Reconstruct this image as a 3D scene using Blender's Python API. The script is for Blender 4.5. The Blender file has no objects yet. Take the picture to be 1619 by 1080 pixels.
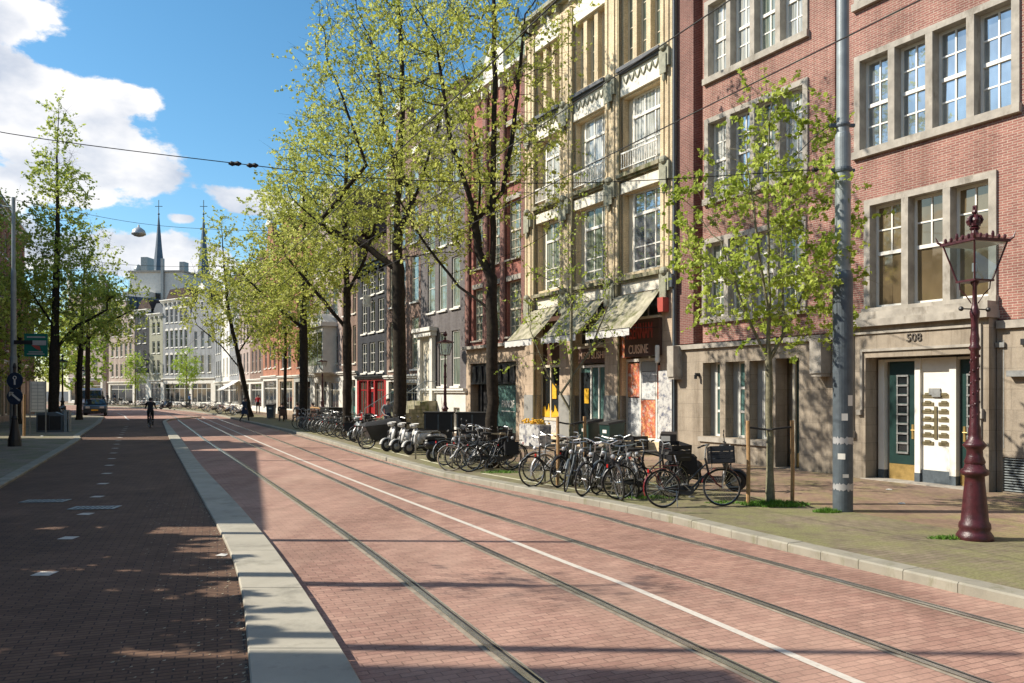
import bpy, math, random
import numpy as np
from mathutils import Vector, Matrix
R = math.radians
scene = bpy.context.scene
COL = scene.collection
H_CAM = 2.165; F = 1280.0

# ------------------------------------------------------------------ helpers
def G(px, py, h=0.0):
    """point of the ground (height h) seen at a pixel of the 1619x1080 photograph"""
    Y = (H_CAM-h)*F/(py-618.0)
    return ((px-809.5)/F*Y, Y)
O0 = Vector((8.56, 19.15, 0)); U0 = Vector((.483, -.8756, 0)); N0 = Vector((-.8756, -.483, 0))
TH0 = math.atan2(-.8756, .483)
def FS(px):
    a = (px-809.5)/F
    return (19.15-19.131/(a+.552))/.8756

class MB:
    def __init__(s): s.v = []; s.f = []; s.m = []
    def add(s, vs, fs, m=0):
        b = len(s.v); s.v += [tuple(p) for p in vs]
        for f in fs: s.f.append(tuple(i+b for i in f)); s.m.append(m)
        return s
    def quad(s, a, b, c, d, m=0): return s.add([a, b, c, d], [(0, 1, 2, 3)], m)
    def box(s, x0, x1, y0, y1, z0, z1, m=0, mat=None):
        vs = [(x0,y0,z0),(x1,y0,z0),(x1,y1,z0),(x0,y1,z0),(x0,y0,z1),(x1,y0,z1),(x1,y1,z1),(x0,y1,z1)]
        if mat is not None: vs = [mat @ Vector(p) for p in vs]
        return s.add(vs, [(0,3,2,1),(4,5,6,7),(0,1,5,4),(1,2,6,5),(2,3,7,6),(3,0,4,7)], m)
    def tube(s, pts, r, n=6, m=0, cap=True):
        pts = [Vector(p) for p in pts]
        if not hasattr(r, '__len__'): r = [r]*len(pts)
        vs = []; fs = []; prev = None
        for i, p in enumerate(pts):
            d = (pts[min(i+1, len(pts)-1)]-pts[max(i-1, 0)])
            if d.length < 1e-9: d = Vector((0, 0, 1))
            d.normalize()
            if prev is None:
                a = Vector((1, 0, 0)) if abs(d.x) < .8 else Vector((0, 1, 0))
                a = (a-d*a.dot(d)).normalized()
            else:
                a = prev-d*prev.dot(d)
                a = a.normalized() if a.length > 1e-6 else d.orthogonal().normalized()
            prev = a; b = d.cross(a)
            for k in range(n):
                t = 2*math.pi*k/n
                vs.append(p+(a*math.cos(t)+b*math.sin(t))*r[i])
        for i in range(len(pts)-1):
            for k in range(n):
                k2 = (k+1) % n
                fs.append((i*n+k, i*n+k2, (i+1)*n+k2, (i+1)*n+k))
        if cap:
            fs.append(tuple(range(n-1, -1, -1))); fs.append(tuple((len(pts)-1)*n+k for k in range(n)))
        return s.add(vs, fs, m)
    def lathe(s, prof, n=16, c=(0, 0, 0), m=0, sx=1, sy=1):
        vs = []; fs = []
        for (r, z) in prof:
            for k in range(n):
                t = 2*math.pi*k/n
                vs.append((c[0]+r*math.cos(t)*sx, c[1]+r*math.sin(t)*sy, c[2]+z))
        for i in range(len(prof)-1):
            for k in range(n):
                k2 = (k+1) % n
                fs.append((i*n+k, i*n+k2, (i+1)*n+k2, (i+1)*n+k))
        fs.append(tuple(range(n-1, -1, -1))); fs.append(tuple((len(prof)-1)*n+k for k in range(n)))
        return s.add(vs, fs, m)
    def ball(s, c, rx, ry=None, rz=None, n=8, m=0):
        ry = ry or rx; rz = rz or rx
        prof = [(math.sin(math.pi*i/(n)), -math.cos(math.pi*i/n)) for i in range(n+1)]
        prof[0] = (.02, -1); prof[-1] = (.02, 1)
        b = len(s.v)
        s.lathe(prof, max(6, n+2), (0, 0, 0), m)
        for i in range(b, len(s.v)):
            x, y, z = s.v[i]; s.v[i] = (c[0]+x*rx, c[1]+y*ry, c[2]+z*rz)
        return s
    def torus(s, c, Rr, r, n=28, k=6, m=0, axis='y'):
        vs = []; fs = []
        for i in range(n):
            a = 2*math.pi*i/n
            for j in range(k):
                b = 2*math.pi*j/k
                q = Rr+r*math.cos(b); w = r*math.sin(b)
                if axis == 'y': p = (c[0]+q*math.cos(a), c[1]+w, c[2]+q*math.sin(a))
                else: p = (c[0]+q*math.cos(a), c[1]+q*math.sin(a), c[2]+w)
                vs.append(p)
        for i in range(n):
            for j in range(k):
                fs.append((i*k+j, ((i+1) % n)*k+j, ((i+1) % n)*k+(j+1) % k, i*k+(j+1) % k))
        return s.add(vs, fs, m)
    def prism(s, poly, y0, y1, m=0):
        """poly in x,z extruded along y"""
        n = len(poly)
        vs = [(x, y0, z) for x, z in poly]+[(x, y1, z) for x, z in poly]
        fs = [tuple(range(n)), tuple(range(2*n-1, n-1, -1))]+[(i, i+n, (i+1) % n+n, (i+1) % n) for i in range(n)]
        return s.add(vs, fs, m)
    def build(s, name, mats, parent=None, smooth=False):
        me = bpy.data.meshes.new(name)
        me.from_pydata(s.v, [], s.f)
        if not isinstance(mats, (list, tuple)): mats = [mats]
        for x in mats: me.materials.append(x)
        if any(s.m): me.polygons.foreach_set('material_index', s.m)
        if smooth: me.polygons.foreach_set('use_smooth', [True]*len(s.f))
        me.update()
        o = bpy.data.objects.new(name, me); COL.objects.link(o)
        if parent is not None: o.parent = parent
        return o

def tag(o, label=None, cat=None, group=None, kind=None):
    if label: o['label'] = label
    if cat: o['category'] = cat
    if group: o['group'] = group
    if kind: o['kind'] = kind
    return o
def empty(name, loc, rz, label, cat, group=None):
    o = bpy.data.objects.new(name, None); COL.objects.link(o)
    o.empty_display_size = .2
    o.location = loc; o.rotation_euler = (0, 0, rz)
    return tag(o, label, cat, group)
def struct(o): o['kind'] = 'structure'; return o
def copy_tree(o, parent=None):
    c = o.copy(); COL.objects.link(c)
    if parent is not None: c.parent = parent
    for ch in CH.get(o.name, []): copy_tree(ch, c)
    return c
CH = {}
def reg_children(root):
    """remember the children of a prototype so that copies are quick"""
    for o in bpy.data.objects:
        if o.parent is not None:
            l = CH.setdefault(o.parent.name, [])
            if o not in l: l.append(o)
def dup(root, loc, rz, label, tilt=0.0):
    c = copy_tree(root); c.location = loc; c.rotation_euler = (tilt, 0, rz)
    if label: c['label'] = label
    return c

# ------------------------------------------------------------------ materials
def hexlin(h):
    h = h.lstrip('#'); out = []
    for i in (0, 2, 4):
        c = int(h[i:i+2], 16)/255
        out.append(c/12.92 if c <= .04045 else ((c+.055)/1.055)**2.4)
    return tuple(out)+(1,)
class NT:
    def __init__(s, name):
        s.mat = bpy.data.materials.new(name); s.mat.use_nodes = True
        s.t = s.mat.node_tree; s.n = s.t.nodes; s.l = s.t.links
        s.b = s.n['Principled BSDF']
    def new(s, typ, **kw):
        x = s.n.new(typ)
        for k, v in kw.items():
            if k in x.inputs.keys() if isinstance(k, str) else False: x.inputs[k].default_value = v
            else: setattr(x, k, v)
        return x
    def link(s, a, b): s.l.new(a, b)
    def coords(s, scale=(1, 1, 1), rot=(0, 0, 0), kind='Object'):
        tc = s.n.new('ShaderNodeTexCoord'); mp = s.n.new('ShaderNodeMapping')
        mp.inputs['Scale'].default_value = scale; mp.inputs['Rotation'].default_value = rot
        s.link(tc.outputs[kind], mp.inputs['Vector']); return mp.outputs[0]
    def noise(s, vec, scale, detail=4, rough=.6):
        x = s.n.new('ShaderNodeTexNoise'); x.inputs['Scale'].default_value = scale
        x.inputs['Detail'].default_value = detail; x.inputs['Roughness'].default_value = rough
        if vec is not None: s.link(vec, x.inputs['Vector'])
        return x.outputs['Fac']
    def ramp(s, fac, stops):
        x = s.n.new('ShaderNodeValToRGB'); e = x.color_ramp.elements
        while len(e) < len(stops): e.new(.5)
        for i, (p, c) in enumerate(stops):
            e[i].position = p; e[i].color = c if len(c) == 4 else tuple(c)+(1,)
        s.link(fac, x.inputs[0]); return x.outputs[0]
    def mix(s, fac, a, b, mode='MIX'):
        x = s.n.new('ShaderNodeMix'); x.data_type = 'RGBA'; x.blend_type = mode
        for sock, v in ((x.inputs['Factor'], fac), (x.inputs['A'], a), (x.inputs['B'], b)):
            pass
        fi, ai, bi = x.inputs[0], x.inputs[6], x.inputs[7]
        for sock, v in ((fi, fac), (ai, a), (bi, b)):
            if hasattr(v, 'is_linked'): s.link(v, sock)
            else: sock.default_value = v
        return x.outputs[2]
    def math(s, op, a, b=0, c=0, clamp=False):
        x = s.n.new('ShaderNodeMath'); x.operation = op; x.use_clamp = clamp
        for i, v in enumerate((a, b, c)):
            if hasattr(v, 'is_linked'): s.link(v, x.inputs[i])
            else: x.inputs[i].default_value = v
        return x.outputs[0]
    def bump(s, h, strength=.3, dist=.01):
        x = s.n.new('ShaderNodeBump'); x.inputs['Strength'].default_value = strength; x.inputs['Distance'].default_value = dist
        s.link(h, x.inputs['Height']); s.link(x.outputs[0], s.b.inputs['Normal'])
    def color(s, c):
        if hasattr(c, 'is_linked'): s.link(c, s.b.inputs['Base Color'])
        else: s.b.inputs['Base Color'].default_value = c
def c4(c): return tuple(c)+(1,) if len(c) == 3 else tuple(c)
def sc(c, k): return (c[0]*k, c[1]*k, c[2]*k, 1)

def m_surf(name, c, rough=.7, var=.25, scale=3, metal=0, bump=.15, bscale=40, spec=.5, stain=None):
    c = c4(c); t = NT(name); v = t.coords()
    n = t.noise(v, scale, 5)
    col = t.ramp(n, [(.3, sc(c, 1-var)), (.7, sc(c, 1+var))])
    if stain:
        st = t.ramp(t.noise(t.coords((1, 1, .35)), stain[1], 6, .7), [(stain[2], (0, 0, 0)), (stain[2]+.18, (1, 1, 1))])
        col = t.mix(st, col, c4(stain[0]))
    t.color(col); t.b.inputs['Roughness'].default_value = rough; t.b.inputs['Metallic'].default_value = metal
    t.b.inputs['Specular IOR Level'].default_value = spec
    if bump: t.bump(t.noise(v, bscale, 3), bump, .01)
    return t.mat

def m_brick(name, c1, c2, mortar, bw=.21, rh=.062, ms=.009, rough=.85, var=.3, bump=.5):
    """running bond on vertical walls: x+y across, z up"""
    t = NT(name); tc = t.n.new('ShaderNodeTexCoord'); sp = t.n.new('ShaderNodeSeparateXYZ')
    t.link(tc.outputs['Object'], sp.inputs[0])
    cx = t.math('ADD', sp.outputs[0], sp.outputs[1])
    cb = t.n.new('ShaderNodeCombineXYZ'); t.link(cx, cb.inputs[0]); t.link(sp.outputs[2], cb.inputs[1])
    br = t.n.new('ShaderNodeTexBrick'); t.link(cb.outputs[0], br.inputs['Vector'])
    br.inputs['Scale'].default_value = 1; br.inputs['Brick Width'].default_value = bw; br.inputs['Row Height'].default_value = rh
    br.inputs['Mortar Size'].default_value = ms; br.inputs['Mortar Smooth'].default_value = .2; br.inputs['Bias'].default_value = 0
    br.inputs['Color1'].default_value = c4(c1); br.inputs['Color2'].default_value = c4(c2); br.inputs['Mortar'].default_value = c4(mortar)
    n = t.noise(tc.outputs['Object'], .7, 6, .65)
    w = t.ramp(n, [(.3, (1-var,)*3), (.7, (1+var*.4,)*3)])
    col = t.mix(1.0, br.outputs['Color'], w, 'MULTIPLY')
    stk = t.noise(t.coords((1.6, 1.6, .13)), 1.3, 6, .7)   # rain streaks and soot
    col = t.mix(1.0, col, t.ramp(stk, [(.30, (.66, .64, .62)), (.52, (1, 1, 1)), (.75, (1.08, 1.07, 1.05))]), 'MULTIPLY')
    n2 = t.noise(tc.outputs['Object'], 22, 2)
    col = t.mix(1.0, col, t.ramp(n2, [(.3, (.8,)*3), (.7, (1.15,)*3)]), 'MULTIPLY')
    t.color(col); t.b.inputs['Roughness'].default_value = rough; t.b.inputs['Specular IOR Level'].default_value = .25
    inv = t.math('SUBTRACT', 1, br.outputs['Fac'])
    t.bump(inv, bump, .008)
    return t.mat

def m_stone(name, c, bw=.9, rh=.42, joint=.7, rough=.8, var=.2, stain=(.05, .05, .04)):
    t = NT(name); tc = t.n.new('ShaderNodeTexCoord'); sp = t.n.new('ShaderNodeSeparateXYZ')
    t.link(tc.outputs['Object'], sp.inputs[0])
    cx = t.math('ADD', sp.outputs[0], sp.outputs[1])
    cb = t.n.new('ShaderNodeCombineXYZ'); t.link(cx, cb.inputs[0]); t.link(sp.outputs[2], cb.inputs[1])
    br = t.n.new('ShaderNodeTexBrick'); t.link(cb.outputs[0], br.inputs['Vector'])
    for k, v in (('Scale', 1), ('Brick Width', bw), ('Row Height', rh), ('Mortar Size', .006), ('Mortar Smooth', .1), ('Bias', 0)): br.inputs[k].default_value = v
    br.inputs['Color1'].default_value = sc(c, .94); br.inputs['Color2'].default_value = sc(c, 1.06); br.inputs['Mortar'].default_value = sc(c, joint)
    n = t.noise(tc.outputs['Object'], 1.6, 7, .7)
    col = t.mix(1.0, br.outputs['Color'], t.ramp(n, [(.25, (1-var*1.6,)*3), (.55, (1,)*3), (.8, (1+var*.5,)*3)]), 'MULTIPLY')
    stk = t.noise(t.coords((2.2, 2.2, .2)), 1.6, 6, .75)
    col = t.mix(1.0, col, t.ramp(stk, [(.32, (.60, .57, .53)), (.50, (.97, .97, .97)), (.75, (1.08, 1.07, 1.05))]), 'MULTIPLY')
    fine = t.noise(tc.outputs['Object'], 60, 3, .7)
    col = t.mix(1.0, col, t.ramp(fine, [(.3, (.82,)*3), (.7, (1.12,)*3)]), 'MULTIPLY')
    low = t.math('MULTIPLY', t.math('SUBTRACT', .55, sp.outputs[2]), 1.4, clamp=True)
    st = t.math('MULTIPLY', low, t.noise(tc.outputs['Object'], 3, 5), clamp=True)
    col = t.mix(st, col, c4(stain))
    t.color(col); t.b.inputs['Roughness'].default_value = rough; t.b.inputs['Specular IOR Level'].default_value = .25
    t.bump(fine, .35, .004)
    return t.mat

def m_glass(name, c, rough=.04, metal=.0, ior=1.9, var=.5, scale=1.2, curtain=None):
    """window pane seen from the street: dark room or curtain behind strong reflection"""
    t = NT(name); v = t.coords((1, 1, .5))
    n = t.noise(v, scale, 3)
    col = t.ramp(n, [(.3, sc(c, 1-var)), (.7, sc(c, 1+var))])
    if curtain: col = t.mix(t.ramp(t.noise(t.coords((9, 9, .3)), 1.5, 3), [(.42, (0, 0, 0)), (.6, (1, 1, 1))]), col, c4(curtain))
    t.color(col); t.b.inputs['Roughness'].default_value = rough; t.b.inputs['IOR'].default_value = ior
    t.b.inputs['Metallic'].default_value = metal
    t.bump(t.noise(t.coords(), 2.2, 2), .06, .02)
    return t.mat

def m_leaf(name, c_dark, c_mid, c_light, trans=.48):
    t = NT(name); v = t.coords()
    n = t.noise(v, .9, 3); n2 = t.noise(v, 14, 1)
    f = t.math('ADD', t.math('MULTIPLY', n, .6), t.math('MULTIPLY', n2, .4))
    col = t.ramp(f, [(.36, c4(c_dark)), (.5, c4(c_mid)), (.64, c4(c_light))])
    t.color(col); t.b.inputs['Roughness'].default_value = .6; t.b.inputs['Specular IOR Level'].default_value = .3
    tr = t.n.new('ShaderNodeBsdfTranslucent'); t.link(col, tr.inputs[0])
    mx = t.n.new('ShaderNodeMixShader'); mx.inputs[0].default_value = trans
    t.link(t.b.outputs[0], mx.inputs[1]); t.link(tr.outputs[0], mx.inputs[2])
    t.link(mx.outputs[0], t.n['Material Output'].inputs['Surface'])
    return t.mat

def m_paving(name, c1, c2, mortar, bw, rh, rot, ms=.006, big=.35, moss=None, rough=.85, dirt=(.12, .1, .09), bump=.4, tint=None):
    """paving laid flat; rot turns the courses"""
    t = NT(name); v = t.coords(rot=(0, 0, rot))
    obj = t.n['Texture Coordinate'].outputs['Object'] if 'Texture Coordinate' in t.n else None
    br = t.n.new('ShaderNodeTexBrick'); t.link(v, br.inputs['Vector'])
    for k, x in (('Scale', 1), ('Brick Width', bw), ('Row Height', rh), ('Mortar Size', ms), ('Mortar Smooth', .3), ('Bias', 0)): br.inputs[k].default_value = x
    br.inputs['Color1'].default_value = c4(c1); br.inputs['Color2'].default_value = c4(c2); br.inputs['Mortar'].default_value = c4(mortar)
    n1 = t.noise(v, .35, 6, .7); n2 = t.noise(v, 2.6, 5, .7); n3 = t.noise(v, 45, 2)
    col = t.mix(1.0, br.outputs['Color'], t.ramp(n1, [(.3, (1-big,)*3), (.7, (1+big*.35,)*3)]), 'MULTIPLY')
    col = t.mix(1.0, col, t.ramp(n2, [(.25, (.74,)*3), (.7, (1.12,)*3)]), 'MULTIPLY')
    col = t.mix(1.0, col, t.ramp(n3, [(.3, (.85,)*3), (.7, (1.1,)*3)]), 'MULTIPLY')
    sp_ = t.ramp(t.noise(v, 9, 4, .8), [(.66, (0, 0, 0)), (.74, (.55, .55, .55))])
    col = t.mix(sp_, col, c4(dirt))
    crk = t.noise(t.coords((1, .16, 1), rot=(0, 0, rot)), .55, 5, .6)   # long worn and oiled bands along the street
    col = t.mix(1.0, col, t.ramp(crk, [(.33, (.74, .73, .72)), (.5, (1, 1, 1)), (.7, (1.1, 1.09, 1.08))]), 'MULTIPLY')
    ptc = t.n.new('ShaderNodeTexVoronoi'); ptc.inputs['Scale'].default_value = .23; t.link(v, ptc.inputs['Vector'])   # relaid patches
    col = t.mix(1.0, col, t.ramp(ptc.outputs['Color'], [(.2, (.90, .89, .88)), (.8, (1.05, 1.05, 1.06))]), 'MULTIPLY')
    if tint: # worn lighter wheel tracks, patchy
        col = t.mix(t.ramp(t.noise(t.coords((.5, .12, 1), rot=(0, 0, rot)), 1.1, 4), [(.45, (0, 0, 0)), (.7, (.5, .5, .5))]), col, c4(tint))
    if moss:
        mcol, lo, hi = moss
        mf = t.ramp(t.math('ADD', t.math('MULTIPLY', n2, .55), t.math('MULTIPLY', t.noise(v, .8, 4), .5)), [(lo, (0, 0, 0)), (hi, (.9, .9, .9))])
        mc = t.ramp(t.noise(v, 30, 2), [(.3, sc(mcol, .7)), (.7, sc(mcol, 1.25))])
        col = t.mix(mf, col, mc)
    t.color(col); t.b.inputs['Roughness'].default_value = rough; t.b.inputs['Specular IOR Level'].default_value = .3
    inv = t.math('SUBTRACT', 1, br.outputs['Fac'])
    h = t.math('ADD', t.math('MULTIPLY', inv, .7), t.math('MULTIPLY', n3, .3))
    t.bump(h, bump, .008)
    return t.mat
# ------------------------------------------------------------------ material set
M = {}
M['brick_pink'] = m_brick('brick_pink', (.375, .165, .132), (.275, .115, .096), (.46, .35, .28), bw=.2, rh=.053, ms=.009)
M['brick_plum'] = m_brick('brick_plum', (.27, .115, .095), (.20, .08, .07), (.33, .24, .2), bw=.2, rh=.053, ms=.009)
M['brick_red'] = m_brick('brick_red', (.42, .15, .115), (.33, .11, .09), (.36, .2, .16))
M['brick_brown'] = m_brick('brick_brown', (.27, .165, .125), (.20, .12, .09), (.31, .25, .21))
M['brick_orange'] = m_brick('brick_orange', (.45, .17, .09), (.34, .12, .07), (.4, .27, .2))
M['brick_grey'] = m_brick('brick_grey', (.165, .15, .15), (.135, .12, .12), (.2, .185, .18), ms=.006, var=.2)
M['brick_dark'] = m_brick('brick_dark', (.05, .052, .06), (.035, .037, .045), (.09, .09, .095), ms=.006)
M['brick_cream'] = m_brick('brick_cream', (.78, .64, .43), (.71, .57, .37), (.6, .46, .3), ms=.005, var=.3, bump=.2)
M['brick_pale'] = m_brick('brick_pale', (.48, .38, .33), (.42, .32, .28), (.5, .44, .4), ms=.008)
M['brick_slate'] = m_brick('brick_slate', (.30, .31, .32), (.26, .27, .28), (.36, .37, .37), ms=.006)
M['stone_beige'] = m_stone('stone_beige', (.37, .31, .24))
M['stone_trim'] = m_surf('stone_trim', (.37, .335, .285), .8, .26, 3, bump=.3, bscale=50, spec=.25, stain=((.15, .125, .095), 2.4, .55))
M['stone_shop'] = m_stone('stone_shop', (.52, .40, .29), .6, .33)
M['stone_moss'] = m_surf('stone_moss', (.30, .27, .19), .9, .35, 5, bump=.4, spec=.2, stain=((.11, .12, .05), 3.0, .45))
M['white_stucco'] = m_surf('white_stucco', (.66, .63, .57), .8, .12, 2, bump=.15, spec=.3, stain=((.33, .3, .25), 2.5, .6))
M['cream_tile'] = m_surf('cream_tile', (.74, .69, .58), .55, .12, 5, bump=.15, spec=.4, stain=((.36, .33, .26), 6.0, .58))
M['green_grey'] = m_surf('green_grey', (.28, .275, .20), .7, .3, 6, bump=.25, stain=((.10, .09, .06), 7.0, .55))
M['plinth_grey'] = m_surf('plinth_grey', (.27, .26, .235), .7, .15, 3)
M['white_paint'] = m_surf('white_paint', (.76, .73, .66), .5, .06, 4, bump=.05)
M['cream_paint'] = m_surf('cream_paint', (.62, .55, .42), .5, .1, 4, bump=.05)
M['grey_paint'] = m_surf('grey_paint', (.36, .36, .33), .5, .12, 4, bump=.05)
M['green_paint'] = m_surf('green_paint', (.012, .038, .034), .35, .2, 3, bump=.05)
M['teal_paint'] = m_surf('teal_paint', (.04, .19, .16), .45, .2, 3, bump=.05)
M['scooter_white'] = m_surf('scooter_white', (.52, .51, .48), .35, .12, 5, bump=.05)
M['red_gloss'] = m_surf('red_gloss', (.13, .007, .010), .3, .2, 3, bump=0)
M['red_paint'] = m_surf('red_paint', (.33, .02, .022), .4, .2, 3, bump=.05)
M['brown_paint'] = m_surf('brown_paint', (.09, .045, .03), .5, .2, 3)
M['dark_room'] = m_surf('dark_room', (.012, .012, .013), .6, .3, 2, bump=0)
M['black_paint'] = m_surf('black_paint', (.018, .018, .02), .4, .25, 5, bump=.08)
M['black_rubber'] = m_surf('black_rubber', (.022, .021, .02), .8, .3, 9, bump=.1)
M['tan_rubber'] = m_surf('tan_rubber', (.35, .29, .2), .8, .2, 9, bump=.1)
M['chrome'] = m_surf('chrome', (.55, .55, .54), .28, .25, 9, metal=.9, bump=.05)
M['dull_steel'] = m_surf('dull_steel', (.30, .30, .29), .45, .3, 9, metal=.6, bump=.1)
M['galv'] = m_surf('galv', (.25, .28, .285), .5, .18, 4, metal=.25, bump=.12, stain=((.17, .17, .16), 3.0, .6))
M['galv_dark'] = m_surf('galv_dark', (.085, .105, .12), .5, .25, 6, metal=.1, bump=.15, stain=((.33, .34, .34), 5.0, .72))
M['lamp_red'] = m_surf('lamp_red', (.058, .012, .016), .36, .4, 14, bump=.45, bscale=55, stain=((.22, .11, .12), 22.0, .66))
M['silver_paint'] = m_surf('silver_paint', (.5, .5, .5), .35, .1, 5, metal=.4)
M['roof_tile'] = m_brick('roof_tile', (.10, .06, .045), (.07, .045, .04), (.03, .025, .02), bw=.3, rh=.22, ms=.02)
M['roof_slate'] = m_surf('roof_slate', (.075, .08, .09), .6, .3, 4)
M['roof_copper'] = m_surf('roof_copper', (.14, .2, .15), .7, .3, 4)
M['spire_slate'] = m_surf('spire_slate', (.07, .11, .15), .6, .25, .5)
M['brass'] = m_surf('brass', (.55, .38, .14), .35, .2, 8, metal=.7)
M['bronze'] = m_surf('bronze', (.20, .165, .09), .45, .2, 8, metal=.5)
M['wood_stake'] = m_surf('wood_stake', (.42, .25, .11), .8, .25, 12, bump=.3)
M['bark_dark'] = m_surf('bark_dark', (.036, .029, .022), .95, .4, 10, bump=.9, bscale=24, spec=.15, stain=((.065, .062, .034), 4.0, .58))
M['bark_young'] = m_surf('bark_young', (.20, .185, .12), .9, .35, 12, bump=.6, bscale=30, spec=.2, stain=((.10, .08, .05), 9.0, .55))
M['leaf_spring'] = m_leaf('leaf_spring', (.34, .39, .07), (.54, .58, .12), (.78, .78, .25))
M['leaf_fresh'] = m_leaf('leaf_fresh', (.22, .31, .035), (.42, .52, .075), (.66, .74, .18))
M['leaf_left'] = m_leaf('leaf_left', (.26, .32, .06), (.46, .54, .10), (.70, .74, .20))
M['leaf_bright'] = m_leaf('leaf_bright', (.22, .36, .04), (.40, .54, .07), (.58, .68, .12))
M['grass'] = m_leaf('grass', (.05, .12, .015), (.11, .24, .03), (.2, .36, .05), .25)
M['awning'] = m_surf('awning', (.36, .33, .245), .9, .35, 2.5, bump=.3, bscale=20, spec=.2, stain=((.12, .125, .05), 2.6, .47))
M['awning_pale'] = m_surf('awning_pale', (.6, .58, .55), .9, .12, 3)
M['skin'] = m_surf('skin', (.5, .3, .22), .6, .08, 5, bump=0)
M['hair_dark'] = m_surf('hair_dark', (.03, .022, .017), .7, .3, 20, bump=.2)
M['cloth_black'] = m_surf('cloth_black', (.018, .018, .02), .9, .2, 8)
M['cloth_navy'] = m_surf('cloth_navy', (.02, .035, .075), .9, .2, 8)
M['cloth_grey'] = m_surf('cloth_grey', (.2, .21, .22), .9, .2, 8)
M['cloth_red'] = m_surf('cloth_red', (.45, .03, .04), .9, .2, 8)
M['cloth_blue'] = m_surf('cloth_blue', (.06, .18, .42), .9, .2, 8)
M['car_dark'] = m_surf('car_dark', (.01, .011, .013), .45, .1, 2, bump=0)
M['car_white'] = m_surf('car_white', (.8, .8, .8), .45, .05, 2, bump=0)
M['orange_lens'] = m_surf('orange_lens', (.5, .12, .01), .3, .1, 5)
M['red_lens'] = m_surf('red_lens', (.5, .01, .01), .3, .1, 5)
M['yellow_print'] = m_surf('yellow_print', (.75, .42, .02), .6, .25, 9)
M['poster_red'] = None
M['sign_green'] = m_surf('sign_green', (.0, .14, .10), .5, .1, 5)
M['sign_blue'] = m_surf('sign_blue', (.015, .035, .07), .5, .1, 5)
M['lettering_red'] = m_surf('lettering_red', (.42, .07, .05), .5, .1, 5)
M['lettering_gold'] = m_surf('lettering_gold', (.92, .66, .5), .5, .1, 5)
M['number_dark'] = m_surf('number_dark', (.10, .085, .07), .6, .1, 5)
M['glass_sky'] = m_glass('glass_sky', (.42, .47, .49), .03, .75, var=.35)
M['glass_room'] = m_glass('glass_room', (.13, .13, .10), .04, .45, var=.4)
M['glass_dark'] = m_glass('glass_dark', (.02, .024, .026), .05, .1, 1.7)
M['glass_green'] = m_glass('glass_green', (.16, .21, .17), .06, .3, curtain=(.36, .38, .31))
M['glass_curtain'] = m_glass('glass_curtain', (.30, .31, .29), .08, .2, 1.6, var=.3, curtain=(.62, .62, .57))
M['glass_tan'] = m_glass('glass_tan', (.24, .18, .10), .04, .5, var=.3)
M['glass_teal'] = m_glass('glass_teal', (.10, .19, .17), .08, .1, var=.3)
def poster(name, a, b, c, sca):
    t = NT(name); v = t.coords()
    n = t.noise(v, sca, 4, .7)
    t.color(t.ramp(n, [(.34, c4(a)), (.5, c4(b)), (.62, c4(c))])); t.b.inputs['Roughness'].default_value = .4
    return t.mat
M['poster_red'] = poster('poster_red', (.62, .55, .45), (.55, .10, .05), (.72, .42, .2), 6)
M['poster_grey'] = poster('poster_grey', (.75, .74, .70), (.62, .62, .6), (.3, .32, .33), 8)
M['graffiti'] = poster('graffiti', (.62, .62, .6), (.52, .5, .47), (.14, .15, .2), 5)
M['kerb_stone'] = m_surf('kerb_stone', (.30, .28, .225), .85, .18, 2.2, bump=.35, bscale=70, spec=.25, stain=((.20, .19, .12), 4.0, .54))
M['median_stone'] = m_surf('median_stone', (.40, .37, .30), .85, .16, 1.2, bump=.3, bscale=80, spec=.25, stain=((.25, .235, .19), 1.6, .53))
M['rail_steel'] = m_surf('rail_steel', (.66, .65, .62), .26, .15, 6, metal=.9, bump=.05)
M['rail_joint'] = m_surf('rail_joint', (.30, .25, .19), .9, .3, 7, bump=.4)
M['line_paint'] = m_surf('line_paint', (.58, .53, .46), .8, .12, 14, bump=.3, stain=((.42, .27, .23), 18.0, .60))
M['edge_stone'] = m_surf('edge_stone', (.55, .52, .36), .85, .2, 6, bump=.2)
ANG = R(-24.7)
M['road_brick'] = m_paving('road_brick', (.49, .30, .232), (.385, .22, .172), (.25, .155, .12), .2, .088, ANG, big=.22, ms=.006, tint=(.50, .34, .26), bump=.6)
M['path_brick'] = m_paving('path_brick', (.21, .122, .076), (.155, .088, .056), (.07, .042, .034), .21, .075, R(-20), big=.3, bump=.6, ms=.007, dirt=(.09, .07, .05))
M['walk_brick'] = m_paving('walk_brick', (.37, .25, .18), (.31, .205, .15), (.19, .15, .1), .2, .1, R(-29), big=.3, moss=((.23, .23, .075), .50, .74))
M['verge_moss'] = m_paving('verge_moss', (.30, .245, .175), (.235, .19, .135), (.12, .125, .055), .2, .1, R(-29), big=.3, moss=((.205, .20, .088), .43, .62))
M['walk_left'] = m_paving('walk_left', (.34, .28, .22), (.29, .24, .19), (.14, .13, .08), .3, .3, R(-24), big=.3, moss=((.17, .17, .08), .46, .62))
M['asphalt'] = m_surf('asphalt', (.06, .058, .055), .9, .2, 3)

# ------------------------------------------------------------------ camera
cam = bpy.data.cameras.new('camera'); co = bpy.data.objects.new('camera', cam); COL.objects.link(co)
co.location = (0, 0, H_CAM); co.rotation_euler = (R(90), 0, 0)
cam.sensor_width = 36; cam.lens = F/1619*36; cam.shift_y = 78/1619; cam.clip_start = .1; cam.clip_end = 3000
scene.camera = co

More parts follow.
